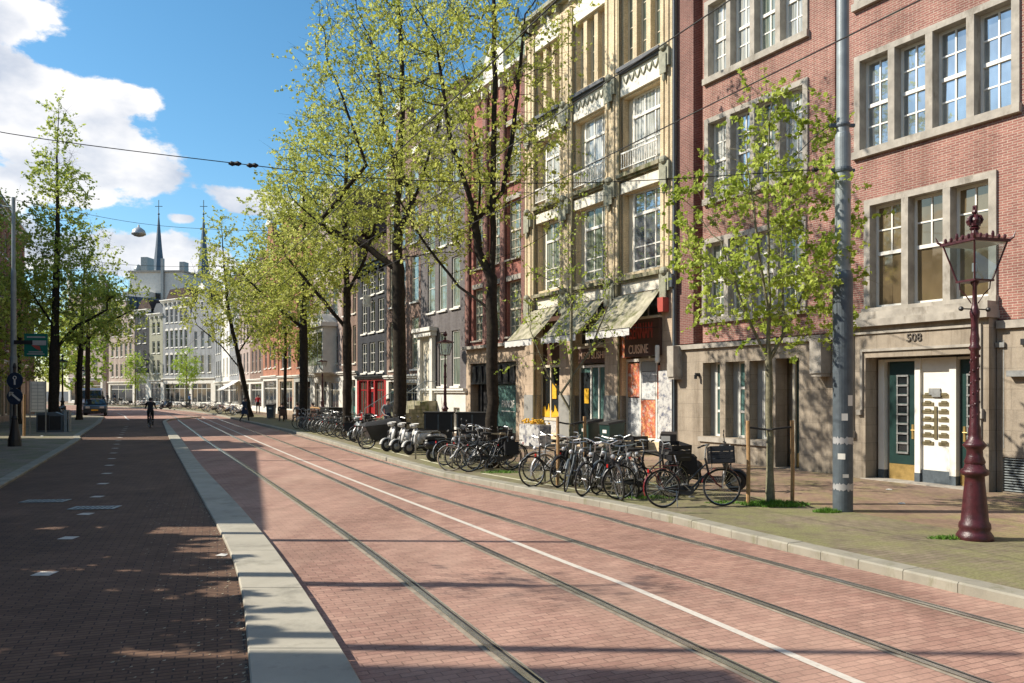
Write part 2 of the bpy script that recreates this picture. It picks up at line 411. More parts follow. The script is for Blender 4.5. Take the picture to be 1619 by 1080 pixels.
# ------------------------------------------------------------------ light
SUN_EL = 37.5
sl = bpy.data.lights.new('sun', 'SUN'); so = bpy.data.objects.new('sun', sl); COL.objects.link(so)
sl.energy = 5.0; sl.angle = R(.5); sl.color = (1, .925, .80)
L = Vector((math.cos(R(SUN_EL)), -.025, -math.sin(R(SUN_EL))))
so.rotation_euler = L.to_track_quat('-Z', 'Y').to_euler()
so.location = (-30, 0, 40)
w = bpy.data.worlds.new('World'); scene.world = w; w.use_nodes = True
nt = w.node_tree; nn = nt.nodes; ll = nt.links
bg = nn['Background']
sky = nn.new('ShaderNodeTexSky'); sky.sky_type = 'NISHITA'; sky.sun_disc = False
sky.sun_elevation = R(SUN_EL); sky.sun_rotation = R(-90); sky.air_density = 1.0; sky.dust_density = .35; sky.ozone_density = 3.0
def wm(op, a, b=0.0, c=0.0, clamp=False):
    x = nn.new('ShaderNodeMath'); x.operation = op; x.use_clamp = clamp
    for i, v in enumerate((a, b, c)):
        if hasattr(v, 'is_linked'): ll.new(v, x.inputs[i])
        else: x.inputs[i].default_value = v
    return x.outputs[0]
tc = nn.new('ShaderNodeTexCoord'); sp = nn.new('ShaderNodeSeparateXYZ'); ll.new(tc.outputs['Generated'], sp.inputs[0])
az = wm('ARCTAN2', sp.outputs[0], sp.outputs[1]); el = wm('ARCSINE', sp.outputs[2])
nz = nn.new('ShaderNodeTexNoise'); nz.inputs['Scale'].default_value = 8.5; nz.inputs['Detail'].default_value = 10; nz.inputs['Roughness'].default_value = .60
mp = nn.new('ShaderNodeMapping'); mp.inputs['Scale'].default_value = (1, 1, 1.7); ll.new(tc.outputs['Generated'], mp.inputs[0]); ll.new(mp.outputs[0], nz.inputs['Vector'])
blobs = [(20, 15, 60, 26), (-120, 10, 90, 40), (-5, 118, 75, 34), (110, 140, 95, 22), (205, 155, 38, 18), (45, 225, 110, 48), (165, 245, 70, 40), (235, 275, 38, 20),
         (-10, 290, 80, 36), (130, 308, 70, 18), (235, 405, 75, 42), (330, 420, 60, 30), (60, 400, 100, 40), (395, 310, 60, 16), (-160, 180, 120, 140), (-300, 120, 120, 160),
         (420, 330, 60, 14), (290, 345, 22, 8)]
tot = None
for (bx, by, rx, ry) in blobs:
    d = Vector((bx-809.5, F, 618-by)).normalized(); a0 = math.atan2(d.x, d.y); e0 = math.asin(d.z)
    k = math.cos(a0); ra = rx/F*k*k; re = ry/F*k
    u = wm('DIVIDE', wm('SUBTRACT', az, a0), ra); v = wm('DIVIDE', wm('SUBTRACT', el, e0), re)
    q = wm('ADD', wm('MULTIPLY', u, u), wm('MULTIPLY', v, v))
    g = wm('EXPONENT', wm('MULTIPLY', q, -.75))
    tot = g if tot is None else wm('ADD', tot, g)
tot = wm('MINIMUM', tot, 1.0)
# broken clouds over the rest of the sky, to the west and behind
nz2 = nn.new('ShaderNodeTexNoise'); nz2.inputs['Scale'].default_value = 2.1; nz2.inputs['Detail'].default_value = 7; ll.new(mp.outputs[0], nz2.inputs['Vector'])
away = wm('MULTIPLY', wm('SUBTRACT', wm('ABSOLUTE', wm('ADD', az, -.25)), .95), 3.0, clamp=True)
gen = wm('MULTIPLY', wm('MULTIPLY', wm('SUBTRACT', nz2.outputs['Fac'], .52), 7.0, clamp=True), away)
dens = wm('MAXIMUM', tot, gen)
dens = wm('ADD', dens, wm('MULTIPLY', wm('SUBTRACT', nz.outputs['Fac'], .5), 2.9))
fac = nn.new('ShaderNodeMapRange'); fac.interpolation_type = 'SMOOTHSTEP'; ll.new(dens, fac.inputs[0])
fac.inputs[1].default_value = .36; fac.inputs[2].default_value = .60
hs = nn.new('ShaderNodeHueSaturation'); hs.inputs['Saturation'].default_value = 1.2; hs.inputs['Hue'].default_value = .487; hs.inputs['Value'].default_value = 1.18; ll.new(sky.outputs[0], hs.inputs['Color'])
# cloud shade: brighter tops, blue grey bottoms, from noise sampled towards the light
nz3 = nn.new('ShaderNodeTexNoise'); nz3.inputs['Scale'].default_value = 8.5; nz3.inputs['Detail'].default_value = 6
mp3 = nn.new('ShaderNodeMapping'); mp3.inputs['Location'].default_value = (.03, 0, -.06); mp3.inputs['Scale'].default_value = (1, 1, 1.7)
ll.new(tc.outputs['Generated'], mp3.inputs[0]); ll.new(mp3.outputs[0], nz3.inputs['Vector'])
cr = nn.new('ShaderNodeValToRGB'); cr.color_ramp.elements[0].position = .38; cr.color_ramp.elements[0].color = (3.9, 4.3, 5.1, 1)
cr.color_ramp.elements[1].position = .56; cr.color_ramp.elements[1].color = (7.6, 7.4, 7.3, 1)
ll.new(nz3.outputs['Fac'], cr.inputs[0])
mx = nn.new('ShaderNodeMix'); mx.data_type = 'RGBA'
ll.new(wm('MULTIPLY', fac.outputs[0], .93), mx.inputs[0]); ll.new(hs.outputs[0], mx.inputs[6]); ll.new(cr.outputs[0], mx.inputs[7])
ll.new(mx.outputs[2], bg.inputs[0]); bg.inputs[1].default_value = .105
scene.view_settings.view_transform = 'Standard'; scene.view_settings.look = 'None'
scene.view_settings.exposure = .5; scene.view_settings.gamma = 1
scene.cycles.max_bounces = 6; scene.cycles.transparent_max_bounces = 12; scene.cycles.caustics_reflective = False; scene.cycles.caustics_refractive = False

# ------------------------------------------------------------------ ground
def catmull(pts, n=6):
    out = []
    P = [Vector((p[0], p[1], 0)) for p in pts]; P = [P[0]*2-P[1]]+P+[P[-1]*2-P[-2]]
    for i in range(1, len(P)-2):
        for k in range(n):
            t = k/n
            out.append(.5*((2*P[i])+(P[i+1]-P[i-1])*t+(2*P[i-1]-5*P[i]+4*P[i+1]-P[i+2])*t*t+(3*P[i]-P[i-1]-3*P[i+1]+P[i+2])*t**3))
    out.append(P[-2]); return [(p.x, p.y) for p in out]
def offset(line, d):
    out = []
    for i, p in enumerate(line):
        a = line[max(0, i-1)]; b = line[min(len(line)-1, i+1)]
        t = Vector((b[0]-a[0], b[1]-a[1])).normalized()
        out.append((p[0]+t.y*d, p[1]-t.x*d))   # d>0: to the right
    return out
KERB = catmull([(12.8, -8), (7.65, 3), (5.1, 8.0), (3.45, 11.4), (2.05, 14.35), (-.95, 19.1), (-2.85, 22.7), (-9.9, 38.5), (-17.5, 54), (-26, 71), (-33.5, 84), (-41, 95), (-47.5, 102.5), (-62, 118), (-80, 133), (-104, 150)])
LEFT = catmull([(.5, -10), (-5.6, 4.5), (-8.3, 10.8), (-11.1, 17.6), (-18.1, 33.8), (-20.2, 38), (-26.9, 52.9), (-31.6, 62.6)])+[(-32.5, 64.6), (-33.6, 66.0), (-36.6, 68), (-42.5, 78), (-50, 90), (-64, 107), (-84, 124), (-108, 142)]
mL = [G(x, y, .1) for x, y in [(396, 1080), (390.6, 1002.6), (382, 907.6), (369.5, 876), (324, 795), (292, 738.7), (271, 700), (255.7, 663)]]
mR = [G(x, y, .1) for x, y in [(573, 1080), (535, 1007.6), (513, 979), (463, 903.7), (419, 844), (373, 791.5), (316.7, 735), (292, 700), (260.5, 663)]]
def smooth_line(pts):
    Ys = np.arange(-4, 62, .25); P = sorted(pts, key=lambda p: p[1]); X = np.interp(Ys, [p[1] for p in P], [p[0] for p in P]); out = []
    for i, y in enumerate(Ys):
        k = int(min(16, 3+max(0, y)*.6)); a = max(0, i-k); c = min(len(Ys)-1, i+k); k = min(i-a, c-i); out.append((float(X[i-k:i+k+1].mean()), float(y)))
    return out
MEDL = smooth_line([(1.2, -4), (-.75, 2.6)]+mL); MEDR = smooth_line([(2.6, -4), (.15, 2.6)]+mR)
def interp(line, Y):
    for i in range(len(line)-1):
        if line[i][1] <= Y <= line[i+1][1]:
            t = (Y-line[i][1])/max(1e-9, line[i+1][1]-line[i][1]); return line[i][0]+(line[i+1][0]-line[i][0])*t
    return line[-1][0]
b = MB(); b.quad((-1500, -300, -.03), (1500, -300, -.03), (1500, 2500, -.03), (-1500, 2500, -.03)); struct(b.build('ground', M['asphalt']))
def strip(name, A, B, z, mat):
    b = MB()
    n = len(A)
    for p, q in zip(A, B): b.v += [(p[0], p[1], z), (q[0], q[1], z)]
    for i in range(n-1): b.f.append((2*i, 2*i+1, 2*i+3, 2*i+2)); b.m.append(0)
    return struct(b.build(name, mat))
def at_Y(line, Ys): return [(interp(line, Y), Y) for Y in Ys]
YS = [-8+i*1.0 for i in range(158)]
strip('road', [(interp(LEFT, Y), Y) for Y in YS], at_Y(KERB, YS), 0, M['road_brick'])
YP = [-4+i*1.0 for i in range(67)]
def path_z(Y): return .004+.046*min(1, max(0, (60-Y)/14))
o = strip('bicycle_path', at_Y(LEFT, YP), at_Y(MEDL, YP), .004, M['path_brick'])
for v in o.data.vertices: v.co.z = path_z(v.co.y)
b = MB()   # median kerb: long granite stones, both ends at true size
Ym = [-3.5]
while Ym[-1] < 63: Ym.append(Ym[-1]+(2.0 if Ym[-1] < 30 else 3.2))
for i in range(len(Ym)-1):
    y0 = Ym[i]+.006; y1 = Ym[i+1]-.006; k = 3
    for j in range(k):
        a = y0+(y1-y0)*j/k; c = y0+(y1-y0)*(j+1)/k
        pts = [(interp(MEDL, a), a), (interp(MEDR, a), a), (interp(MEDR, c), c), (interp(MEDL, c), c)]
        bv = .012
        vs = [(p[0], p[1], -.02) for p in pts]+[(pts[0][0], pts[0][1], .088), (pts[1][0], pts[1][1], .088), (pts[2][0], pts[2][1], .088), (pts[3][0], pts[3][1], .088)]
        vs += [(pts[0][0]+bv, pts[0][1], .1), (pts[1][0]-bv, pts[1][1], .1), (pts[2][0]-bv, pts[2][1], .1), (pts[3][0]+bv, pts[3][1], .1)]
        fs = [(4, 8, 11, 7), (5, 6, 10, 9), (8, 9, 10, 11), (0, 4, 7, 3), (1, 2, 6, 5)]
        if j == 0: fs += [(0, 1, 5, 4), (4, 5, 9, 8)]
        if j == k-1: fs += [(3, 7, 6, 2), (7, 11, 10, 6)]
        b.add(vs, fs)
struct(b.build('median_kerb', M['median_stone']))
def kerb(name, line, d, z, step, mat):
    """kerb stones along a line, d>0 lies to the right"""
    b = MB(); inner = offset(line, d)
    acc = 0
    for i in range(len(line)-1):
        p, q = Vector((*line[i], 0)), Vector((*line[i+1], 0)); pi, qi = Vector((*inner[i], 0)), Vector((*inner[i+1], 0))
        n = max(1, round((q-p).length/step))
        for j in range(n):
            g = .004/max((q-p).length/n, .01)
            t0 = (j+g)/n; t1 = (j+1-g)/n
            A, B, C, D = p.lerp(q, t0), p.lerp(q, t1), pi.lerp(qi, t1), pi.lerp(qi, t0)
            e = (D-A).normalized()*.018; zj = z+random.uniform(-.003, .003)
            up = Vector((0, 0, 1))
            b.add([A-up*.02, B-up*.02, C-up*.02, D-up*.02, A+up*(zj-.02), B+up*(zj-.02), A+e+up*zj, B+e+up*zj, C+up*zj, D+up*zj],
                  [(0, 4, 5, 1), (4, 6, 7, 5), (6, 9, 8, 7), (0, 3, 9, 6, 4), (1, 5, 7, 8, 2), (2, 8, 9, 3)])
    return struct(b.build(name, mat))
random.seed(3)
kerb('kerb', KERB, .28, .118, 1.1, M['kerb_stone'])
kerb('kerb_left', LEFT, -.28, .118, 1.1, M['kerb_stone'])
def far_offset(line, v): return [(p[0]+v[0], p[1]+v[1]) for p in line]
KI = offset(KERB, .28); strip('pavement', KI, far_offset(KI, (55, 28)), .1, M['walk_brick'])
V1 = offset(KERB, .28); V2 = offset(KERB, 3.1)
strip('verge', V1, V2, .104, M['verge_moss'])
LI = offset(LEFT, -.28); strip('pavement_left', far_offset(LI, (-60, -26)), LI, .1, M['walk_left'])
# pale stone edging in the verge beside the parked bicycles
for k, (a, c) in enumerate(((15.3, 20.2), (21.8, 24.4), (25.4, 31))):
    ys = [a+(c-a)*i/6 for i in range(7)]; ln = [(interp(offset(KERB, .72), y), y) for y in ys]
    b = MB(); l2 = offset(ln, .1)
    for p, q in zip(ln, l2): b.v += [(p[0], p[1], .109), (q[0], q[1], .109)]
    for i in range(6): b.f.append((2*i, 2*i+1, 2*i+3, 2*i+2)); b.m.append(0)
    struct(b.build('edging', M['edge_stone']))
# tram rails let into the road
def railX(k):
    c = {'A': [(0.25, 5.8), (-2.40, 11.9), (-7.0, 21.8)], 'B': [(1.88, 6.0), (.55, 9.0), (-.8, 11.9), (-5.75, 22.7)],
         'C': [(3.46, 6.0), (2.35, 8.6), (.78, 11.8), (-2.6, 18.5), (-4.55, 22.7)], 'D': [(4.62, 7.24), (3.6, 9.4), (1.95, 12.9), (1.02, 14.9), (-3.1, 22.7)]}[k]
    off = {'A': 2.95, 'B': 4.5, 'C': 6.1, 'D': 7.6}[k]
    near = {'A': (2.2, 1.5), 'B': (3.9, 1.5), 'C': (5.4, 1.5), 'D': (7.3, 1.5)}[k]
    far = [(off-.462*Y, Y) for Y in (33.8, 46, 58, 68)]
    last = far[-1]
    far += [(last[0]-7, last[1]+12), (last[0]-16, last[1]+25), (last[0]-30, last[1]+40)]
    return catmull([near]+c+far, 5)
lab = {'A': 'leftmost tram rail set in the red brick road, nearest the stone median', 'B': 'second tram rail from the stone median, on its side of the white line',
       'C': 'third tram rail from the median, first beyond the white line', 'D': 'shiny tram rail nearest the right hand kerb'}
for k in 'ABCD':
    ln = railX(k); root = empty('tram_rail', (ln[0][0], ln[0][1], 0), 0, lab[k], 'tram rail', 'tram rails set in the street')
    lx, ly = ln[0]; loc = [(p[0]-lx, p[1]-ly) for p in ln]
    def flat(w0, w1, z, m, nm):
        A = offset(loc, w0); B = offset(loc, w1); b = MB()
        for p, q in zip(A, B): b.v += [(p[0], p[1], z), (q[0], q[1], z)]
        for i in range(len(A)-1): b.f.append((2*i, 2*i+1, 2*i+3, 2*i+2)); b.m.append(0)
        b.build(nm, m, root)
    flat(-.075, .10, .004, M['rail_joint'], 'joint_filling'); flat(-.032, .032, .013, M['rail_steel'], 'rail_head')
    flat(.032, .062, .009, M['black_rubber'], 'groove'); flat(.062, .078, .013, M['rail_steel'], 'rail_lip')
wl = catmull([(3.9, 3), (2.56, 6), (1.36, 8.8), (.7, 10.15), (-.75, 13.2), (-5.35, 22.7), (-10.5, 33.8), (-17.9, 50), (-26.2, 68)], 5)
strip('road_line', offset(wl, -.045), offset(wl, .045), .006, M['line_paint'])
b = MB()
for i in range(18):
    Y = 9.36+2.27*i; X = interp(catmull([(-5.4, 9.36), (-6.4, 11.7), (-7.3, 13.86), (-9.2, 18.2), (-17, 35), (-26, 55)]), Y)
    s = .11
    z = path_z(Y)+.004; b.quad((X-s, Y-s, z), (X+s, Y-s, z), (X+s*.95, Y+s, z), (X-s, Y+s, z))
struct(b.build('lane_markings', M['line_paint']))
ml = [(-28.4, 60), (-31, 65), (-33.5, 70), (-38, 78)]
strip('lane_line', offset(ml, -.06), offset(ml, .06), .012, M['line_paint'])
for (px, py, lb) in ((150, 808, 'dark grey drain grating in the bicycle path beside the white dashes'), (72, 797, 'dark grey drain grating in the bicycle path near the left kerb')):
    x, y = G(px, py); r = empty('drain_grating', (x, y, .052), R(6), lb, 'grating', 'drain gratings in the bicycle path')
    b = MB()
    for k in range(9): b.box(-.36+k*.085, -.32+k*.085, -.17, .17, .003, .012)
    b.box(-.4, .4, -.2, -.17, .002, .013); b.box(-.4, .4, .17, .2, .002, .013); b.box(-.4, -.37, -.17, .17, .002, .013); b.box(.37, .4, -.17, .17, .002, .013)
    b.build('grate_bars', M['dull_steel'], r); b = MB(); b.box(-.36, .36, -.17, .17, 0, .004); b.build('pit', M['dark_room'], r)
# ------------------------------------------------------------------ building kit (local frame: x along the street front, -y towards the street)
def wall(parent, name, mat, x0, x1, z0, z1, y=0.0, depth=.5, holes=(), rec=.25, roundtop=False):
    """a slab with real openings; the reveals go back by rec"""
    b = MB()
    xs = sorted({x0, x1, *[v for h in holes for v in h[:2] if x0 < v < x1]}); zs = sorted({z0, z1, *[v for h in holes for v in h[2:4] if z0 < v < z1]})
    for i in range(len(xs)-1):
        for j in range(len(zs)-1):
            cx = (xs[i]+xs[i+1])/2; cz = (zs[j]+zs[j+1])/2
            if any(h[0] < cx < h[1] and h[2] < cz < h[3] for h in holes): continue
            b.quad((xs[i], y, zs[j]), (xs[i+1], y, zs[j]), (xs[i+1], y, zs[j+1]), (xs[i], y, zs[j+1]))
    for h in holes:
        a, c, e, f = h[:4]; r = h[4] if len(h) > 4 else rec
        b.quad((a, y, e), (a, y+r, e), (a, y+r, f), (a, y, f)); b.quad((c, y, e), (c, y, f), (c, y+r, f), (c, y+r, e))
        b.quad((a, y, f), (a, y+r, f), (c, y+r, f), (c, y, f)); b.quad((a, y, e), (c, y, e), (c, y+r, e), (a, y+r, e))
    d = y+depth
    b.quad((x0, y, z0), (x0, y, z1), (x0, d, z1), (x0, d, z0)); b.quad((x1, y, z0), (x1, d, z0), (x1, d, z1), (x1, y, z1))
    b.quad((x0, y, z1), (x1, y, z1), (x1, d, z1), (x0, d, z1)); b.quad((x0, d, z0), (x0, d, z1), (x1, d, z1), (x1, d, z0))
    return b.build(name, mat, parent)
def window(parent, x0, x1, z0, z1, y, nx=2, nz=(.25, .5, .75), frame='white_paint', pane='glass_sky', thick=None, t=.05, bar=.022, dark=None, transom=None, name='window', sub='pane', dep=.05, plain=False):
    """sash with glazing bars; the panes are a child. y: outer face of the frame"""
    b = MB(); yf = y; yb = y+dep
    b.box(x0, x0+t, yf, yb, z0, z1); b.box(x1-t, x1, yf, yb, z0, z1); b.box(x0+t, x1-t, yf, yb, z0, z0+t*1.3); b.box(x0+t, x1-t, yf, yb, z1-t, z1)
    xi = [x0+t+(x1-x0-2*t)*k/nx for k in range(nx+1)]
    zb = [z0+t*1.3+(z1-z0-2.3*t)*q for q in nz]
    tz = None
    if transom is not None: tz = z0+(z1-z0)*transom
    for q in zb:
        if tz is not None and abs(q-tz) < .06: continue
        b.box(x0+t, x1-t, yf+.012, yb-.004, q-bar/2, q+bar/2)
    if tz is not None: b.box(x0+t, x1-t, yf-.015, yb, tz-t*.7, tz+t*.7)
    for x in xi[1:-1]: b.box(x-bar/2, x+bar/2, yf+.008, yb-.003, (tz if plain else z0+t*1.3), z1-t)
    o = b.build(name, M[frame], parent)
    g = MB(); zz = [z0+t*1.3]+sorted(zb)+[z1-t]
    for i in range(nx):
        for j in range(len(zz)-1):
            a = random.uniform(-.006, .006); e = random.uniform(-.006, .006); yy = yb-.018
            g.quad((xi[i], yy-a-e, zz[j]), (xi[i+1], yy+a-e, zz[j]), (xi[i+1], yy+a+e, zz[j+1]), (xi[i], yy-a+e, zz[j+1]))
    g.build(sub, M[pane], o)
    return o
def sill(parent, x0, x1, z, y, mat='white_paint', d=.12, h=.07, name='sill'):
    b = MB(); b.box(x0-.06, x1+.06, y-d, y+.02, z-h, z-.002); return b.build(name, M[mat], parent)
def cornice(parent, x0, x1, z, steps=((.12, .10), (.25, .14), (.4, .1)), mat='white_paint', y=0.0, brackets=0, name='cornice'):
    b = MB(); zz = z
    for (d, h) in steps:
        b.box(x0-min(d, .12), x1+min(d, .12), y-d, y+.2, zz, zz+h); zz += h+.0005
    for k in range(brackets):
        x = x0+(x1-x0)*(k+.5)/brackets
        b.box(x-.06, x+.06, y-.3, y-.001, z-.32, z-.002)
    return b.build(name, M[mat], parent)
def text_obj(name, body, size, mat, parent, loc, rot=(R(90), 0, 0), extrude=.012, sx=1.0, align='CENTER', bold=0.0):
    cu = bpy.data.curves.new(name, 'FONT'); cu.body = body; cu.size = size; cu.extrude = extrude; cu.align_x = align; cu.align_y = 'CENTER'; cu.offset = bold
    o = bpy.data.objects.new(name+'_src', cu); COL.objects.link(o)
    dg = bpy.context.evaluated_depsgraph_get(); me = bpy.data.meshes.new_from_object(o.evaluated_get(dg))
    bpy.data.objects.remove(o); me.materials.clear(); me.materials.append(mat)
    t = bpy.data.objects.new(name, me); COL.objects.link(t)
    t.parent = parent; t.location = loc; t.rotation_euler = rot; t.scale = (sx, 1, 1)
    return t
def body_box(parent, x0, x1, z1, y0=.5, y1=11, mat='brick_brown', name='rear_walls'):
    b = MB(); b.box(x0, x1, y0, y1, -.1, z1); return b.build(name, M[mat], parent)

# ================= 1. the large brick corner block with the 508 portal
r = empty('brick_building', tuple(O0+Vector((0, 0, .1))), TH0, 'pink brick block with concrete framed window rows and a stone portal numbered 508', 'building')
B508 = r
XL, XR = -7.06, 13.0
H5 = 18.0
def surround(x0, x1, z0, z1, n, y=0.0, t=.16, mull=.17, rec=.25, proud=.05, **kw):
    """concrete surround with n lights, each with its own sash"""
    b = MB(); w_ = (x1-x0-2*t-(n-1)*mull)/n
    yf = y-proud; yb = y+rec
    b.box(x0, x0+t, yf, yb, z0, z1); b.box(x1-t, x1, yf, yb, z0, z1)
    b.box(x0+t, x1-t, yf, yb, z1-t*.9, z1); b.box(x0-.03, x1+.03, yf-.06, yb, z0-.08, z0+.10)
    for k in range(n-1):
        xm = x0+t+w_*(k+1)+mull*k; b.box(xm, xm+mull, yf+.002, yb, z0+.1, z1-t*.9)
    o = b.build('window', M['stone_trim'], r)
    for k in range(n):
        xa = x0+t+k*(w_+mull)
        p = kw.get('panes', ['glass_sky']*n)[k]
        s = MB(); f = window(o, xa, xa+w_, z0+.1, z1-t*.9, yb-.06, kw.get('nx', 2), kw.get('nz', (.25, .5, .75)), kw.get('frame', 'white_paint'), p, t=.06, bar=.035, transom=kw.get('transom'), name='sash', sub='pane', plain=kw.get('plain', False))
    return (x0, x1, z0, z1)
# sub-part depth: building > window > sash ; panes joined one level up below
holes = []
def group(*a, **k): h = surround(*a, **k); holes.append(h)
gs = 'glass_sky'
group(-.52, 3.36, 7.72, 10.12, 4, transom=.5, panes=['glass_sky']*4)
group(-.52, 3.36, 11.3, 13.7, 4, transom=.5)
group(-.24, 2.9, 3.92, 6.6, 3, nz=(.53, .77), transom=.53, plain=True, panes=['glass_tan', 'glass_tan', 'glass_tan'], nx=2)
group(-5.76, -1.92, 11.25, 13.65, 4, transom=.5, panes=['glass_curtain', 'glass_curtain', 'glass_green', 'glass_curtain'])
group(-5.76, -1.92, 7.66, 10.14, 4, transom=.5, panes=['glass_curtain', 'glass_sky', 'glass_green', 'glass_curtain'])
group(-5.86, -1.98, 4.14, 6.58, 4, transom=.5, panes=['glass_green', 'glass_green', 'glass_curtain', 'glass_green'])
group(5.2, 9.1, 7.72, 10.12, 4, transom=.5); group(5.2, 9.1, 3.95, 6.6, 4, transom=.5)
GZ = 3.33
segs = [(XL, -6.29), (-5.87, -1.11), (-.83, XR)]
for (a, c) in segs:
    hs_ = [(h[0]+.02, h[1]-.02, h[2]-.02, h[3]-.02, .25) for h in holes if a < h[0] < c]
    wall(r, 'wall', M['brick_pink'] if a > -6.5 else M['brick_plum'], a, c, GZ+.18, H5, 0, .5, hs_)
wall(r, 'recess_wall', M['brick_plum'], XL, XR, GZ+.1, H5-.2, .36 if False else .49, .5)
body_box(r, XL+.05, XR-.05, H5-.3, .985, 12, 'brick_plum')
cornice(r, XL, XR, H5, ((.2, .15), (.35, .2)), 'stone_trim')
# ground storey in concrete blocks
gh = [(-5.80, -5.08, .72, 2.9), (-4.86, -4.1, .72, 2.9), (-3.92, -3.2, .72, 2.9), (-2.98, -2.18, .02, 2.93, .45)]
wall(r, 'ground_floor', M['stone_beige'], XL, -.86, -.1, GZ, -.06, .6, gh, .38)
b = MB(); b.box(-7.06, -1.56, -.16, .3, GZ+.001, GZ+.14); b.box(-1.15, -.88, -.16, .3, GZ+.001, GZ+.14); b.build('ledge', M['stone_trim'], r)
b = MB(); b.box(-5.95, -3.08, -.13, -.061, .56, .70); b.build('sill_band', M['stone_trim'], r)
for (a, c, e, f, *_) in gh[:3]:
    window(r, a+.22, c, e, f, .26, 1, (.33, .66), 'white_paint', 'glass_teal', t=.05, bar=.07)
    b = MB(); b.box(a, a+.22, .25, .32, e, f); b.build('shutter_box', M['grey_paint'], r)
def panel_door(x0, x1, z0, z1, y, lights=True):
    b = MB(); b.box(x0, x1, y, y+.05, z0+.36, z1)
    d = b.build('door', M['green_paint'], r)
    k = MB(); k.box(x0, x1, y-.006, y+.044, z0, z0+.355); k.build('kick_plate', M['brass'], d)
    xc = (x0+x1)/2; n = 8; h = (z1-z0-.95)/n; g = MB(); q = MB(); ww = (x1-x0)*.17
    for i in range(n):
        za = z0+.62+i*h
        g.box(xc-ww, xc+ww, y-.004, y+.01, za+.04, za+h-.03)
        q.box(xc-ww-.03, xc+ww+.03, y-.04, y-.002, za-.02, za+.022)
        q.box(xc-ww-.03, xc-ww, y-.03, y-.002, za+.024, za+h-.024); q.box(xc+ww, xc+ww+.03, y-.03, y-.002, za+.024, za+h-.024)
    q.box(xc-ww-.03, xc+ww+.03, y-.04, y-.002, z0+.62+n*h-.02, z0+.62+n*h+.022)
    g.build('door_light', M['glass_dark'], d); q.build('glazing_grille', M['dull_steel'], d)
    b = MB(); m = MB()
    hd = MB(); hx = x1-.1 if x0 < 1 else x0+.09
    hd.box(hx-.025, hx+.025, y-.02, y-.001, z0+.95, z0+1.28); hd.tube([(hx, y-.02, z0+1.15), (hx, y-.07, z0+1.15), (hx+.1, y-.075, z0+1.15)], .012, 6)
    hd.build('door_handle', M['brass'], d)
    return d
panel_door(-2.56, -2.2, .05, 2.88, .30)
b = MB(); b.box(-2.66, -2.57, .24, .40, .02, 2.92); b.build('door_frame', M['cream_paint'], r)
for (a, c) in ((-1.53, -1.18), (-7.02, -6.72), (5.0, 5.35)):    # stone blocks closing the recesses
    b = MB(); b.box(a, c, -.42, -.061, 2.5, 3.45); b.box(a+.02, c-.02, -.38, -.062, 2.42, 2.498); b.build('corbel_block', M['stone_trim'], r)
b = MB(); b.box(-1.02, -.94, -.10, -.061, 1.2, 1.75); b.build('door_bell_plate', M['bronze'], r)
b = MB(); b.box(-6.0, -5.93, -.2, -.061, 2.5, 2.6); b.lathe([(.045, 0), (.045, .12)], 10, (-5.965, -.2, 2.42)); b.build('wall_light', M['black_paint'], r)
# portal block
px0, px1 = -.54, 2.9
wall(r, 'portal', M['stone_beige'], px0, px1, -.1, 3.56, -.30, .6, [(0.0, 2.58, -.1, 2.84, .55)], .55)
b = MB(); b.box(px0-.05, px1+.05, -.46, .0, 3.561, 3.72); b.box(px0-.03, px1+.03, -.40, .0, 3.721, 3.90); b.build('portal_cornice', M['stone_trim'], r)
b = MB() # stepped moulding lines of the portal
def mould(x0, x1, z0, z1, w_, y, mm):
    mm.box(x0, x0+w_, y-.045, y-.001, z0, z1); mm.box(x1-w_, x1, y-.045, y-.001, z0, z1); mm.box(x0+w_, x1-w_, y-.045, y-.001, z1-w_, z1)
mould(-.36, 2.76, 1.1, 3.44, .05, -.30, b); mould(-.12, 2.70, 1.62, 3.04, .06, -.30, b)
b.box(-.44, -.28, -.40, -.301, .95, 1.12); b.box(-.2, -.08, -.38, -.301, 1.5, 1.62); b.box(2.62, 2.8, -.38, -.301, 1.5, 1.7)
b.build('portal_moulding', M['stone_trim'], r)
text_obj('house_number', '508', .25, M['number_dark'], r, (1.25, -.30, 3.24), extrude=.03)
# recess behind the portal: white centre panel with letter slots, a green door each side
b = MB(); b.box(.02, 2.56, .24, .30, -.09, 2.84); b.build('portal_back', M['grey_paint'], r)
yb_ = .10
panel_door(.30, 1.00, .02, 2.74, yb_+.06); panel_door(2.02, 2.56, .02, 2.74, yb_+.06)
b = MB(); b.box(.06, .22, yb_-.02, yb_+.13, .22, 2.80); b.box(1.02, 1.15, yb_-.06, yb_+.13, .22, 2.80); b.box(1.84, 1.99, yb_-.06, yb_+.13, .22, 2.80); b.box(1.151, 1.839, yb_-.01, yb_+.13, 2.5, 2.80); b.box(.221, 1.019, yb_+.03, yb_+.13, 2.745, 2.80); b.box(1.991, 2.56, yb_+.03, yb_+.13, 2.745, 2.80)
b.build('door_frame', M['white_paint'], r)
for (xa, xc, ya, zt_) in ((.06, .22, .03, .219), (1.02, 1.15, .07, .219), (1.84, 1.99, .07, .219), (1.151, 1.839, .01, .30)):
    b = MB(); b.box(xa, xc, yb_-ya, yb_+.12, -.05, zt_); b.build('door_plinth', M['galv_dark'], r)
pn = MB(); pn.box(1.152, 1.838, yb_+.01, yb_+.12, .301, 2.498); pn = pn.build('letterbox_panel', M['white_paint'], r)
b = MB()
for i in range(7):
    for j in (0, 1):
        x0 = 1.17 if j == 0 else 1.555; z = .86+i*.175
        b.box(x0, x0+.27, yb_-.008, yb_+.009, z, z+.075); b.box(x0+.07, x0+.2, yb_-.02, yb_-.0085, z+.05, z+.11)
b.build('letter_slots', M['bronze'], pn)
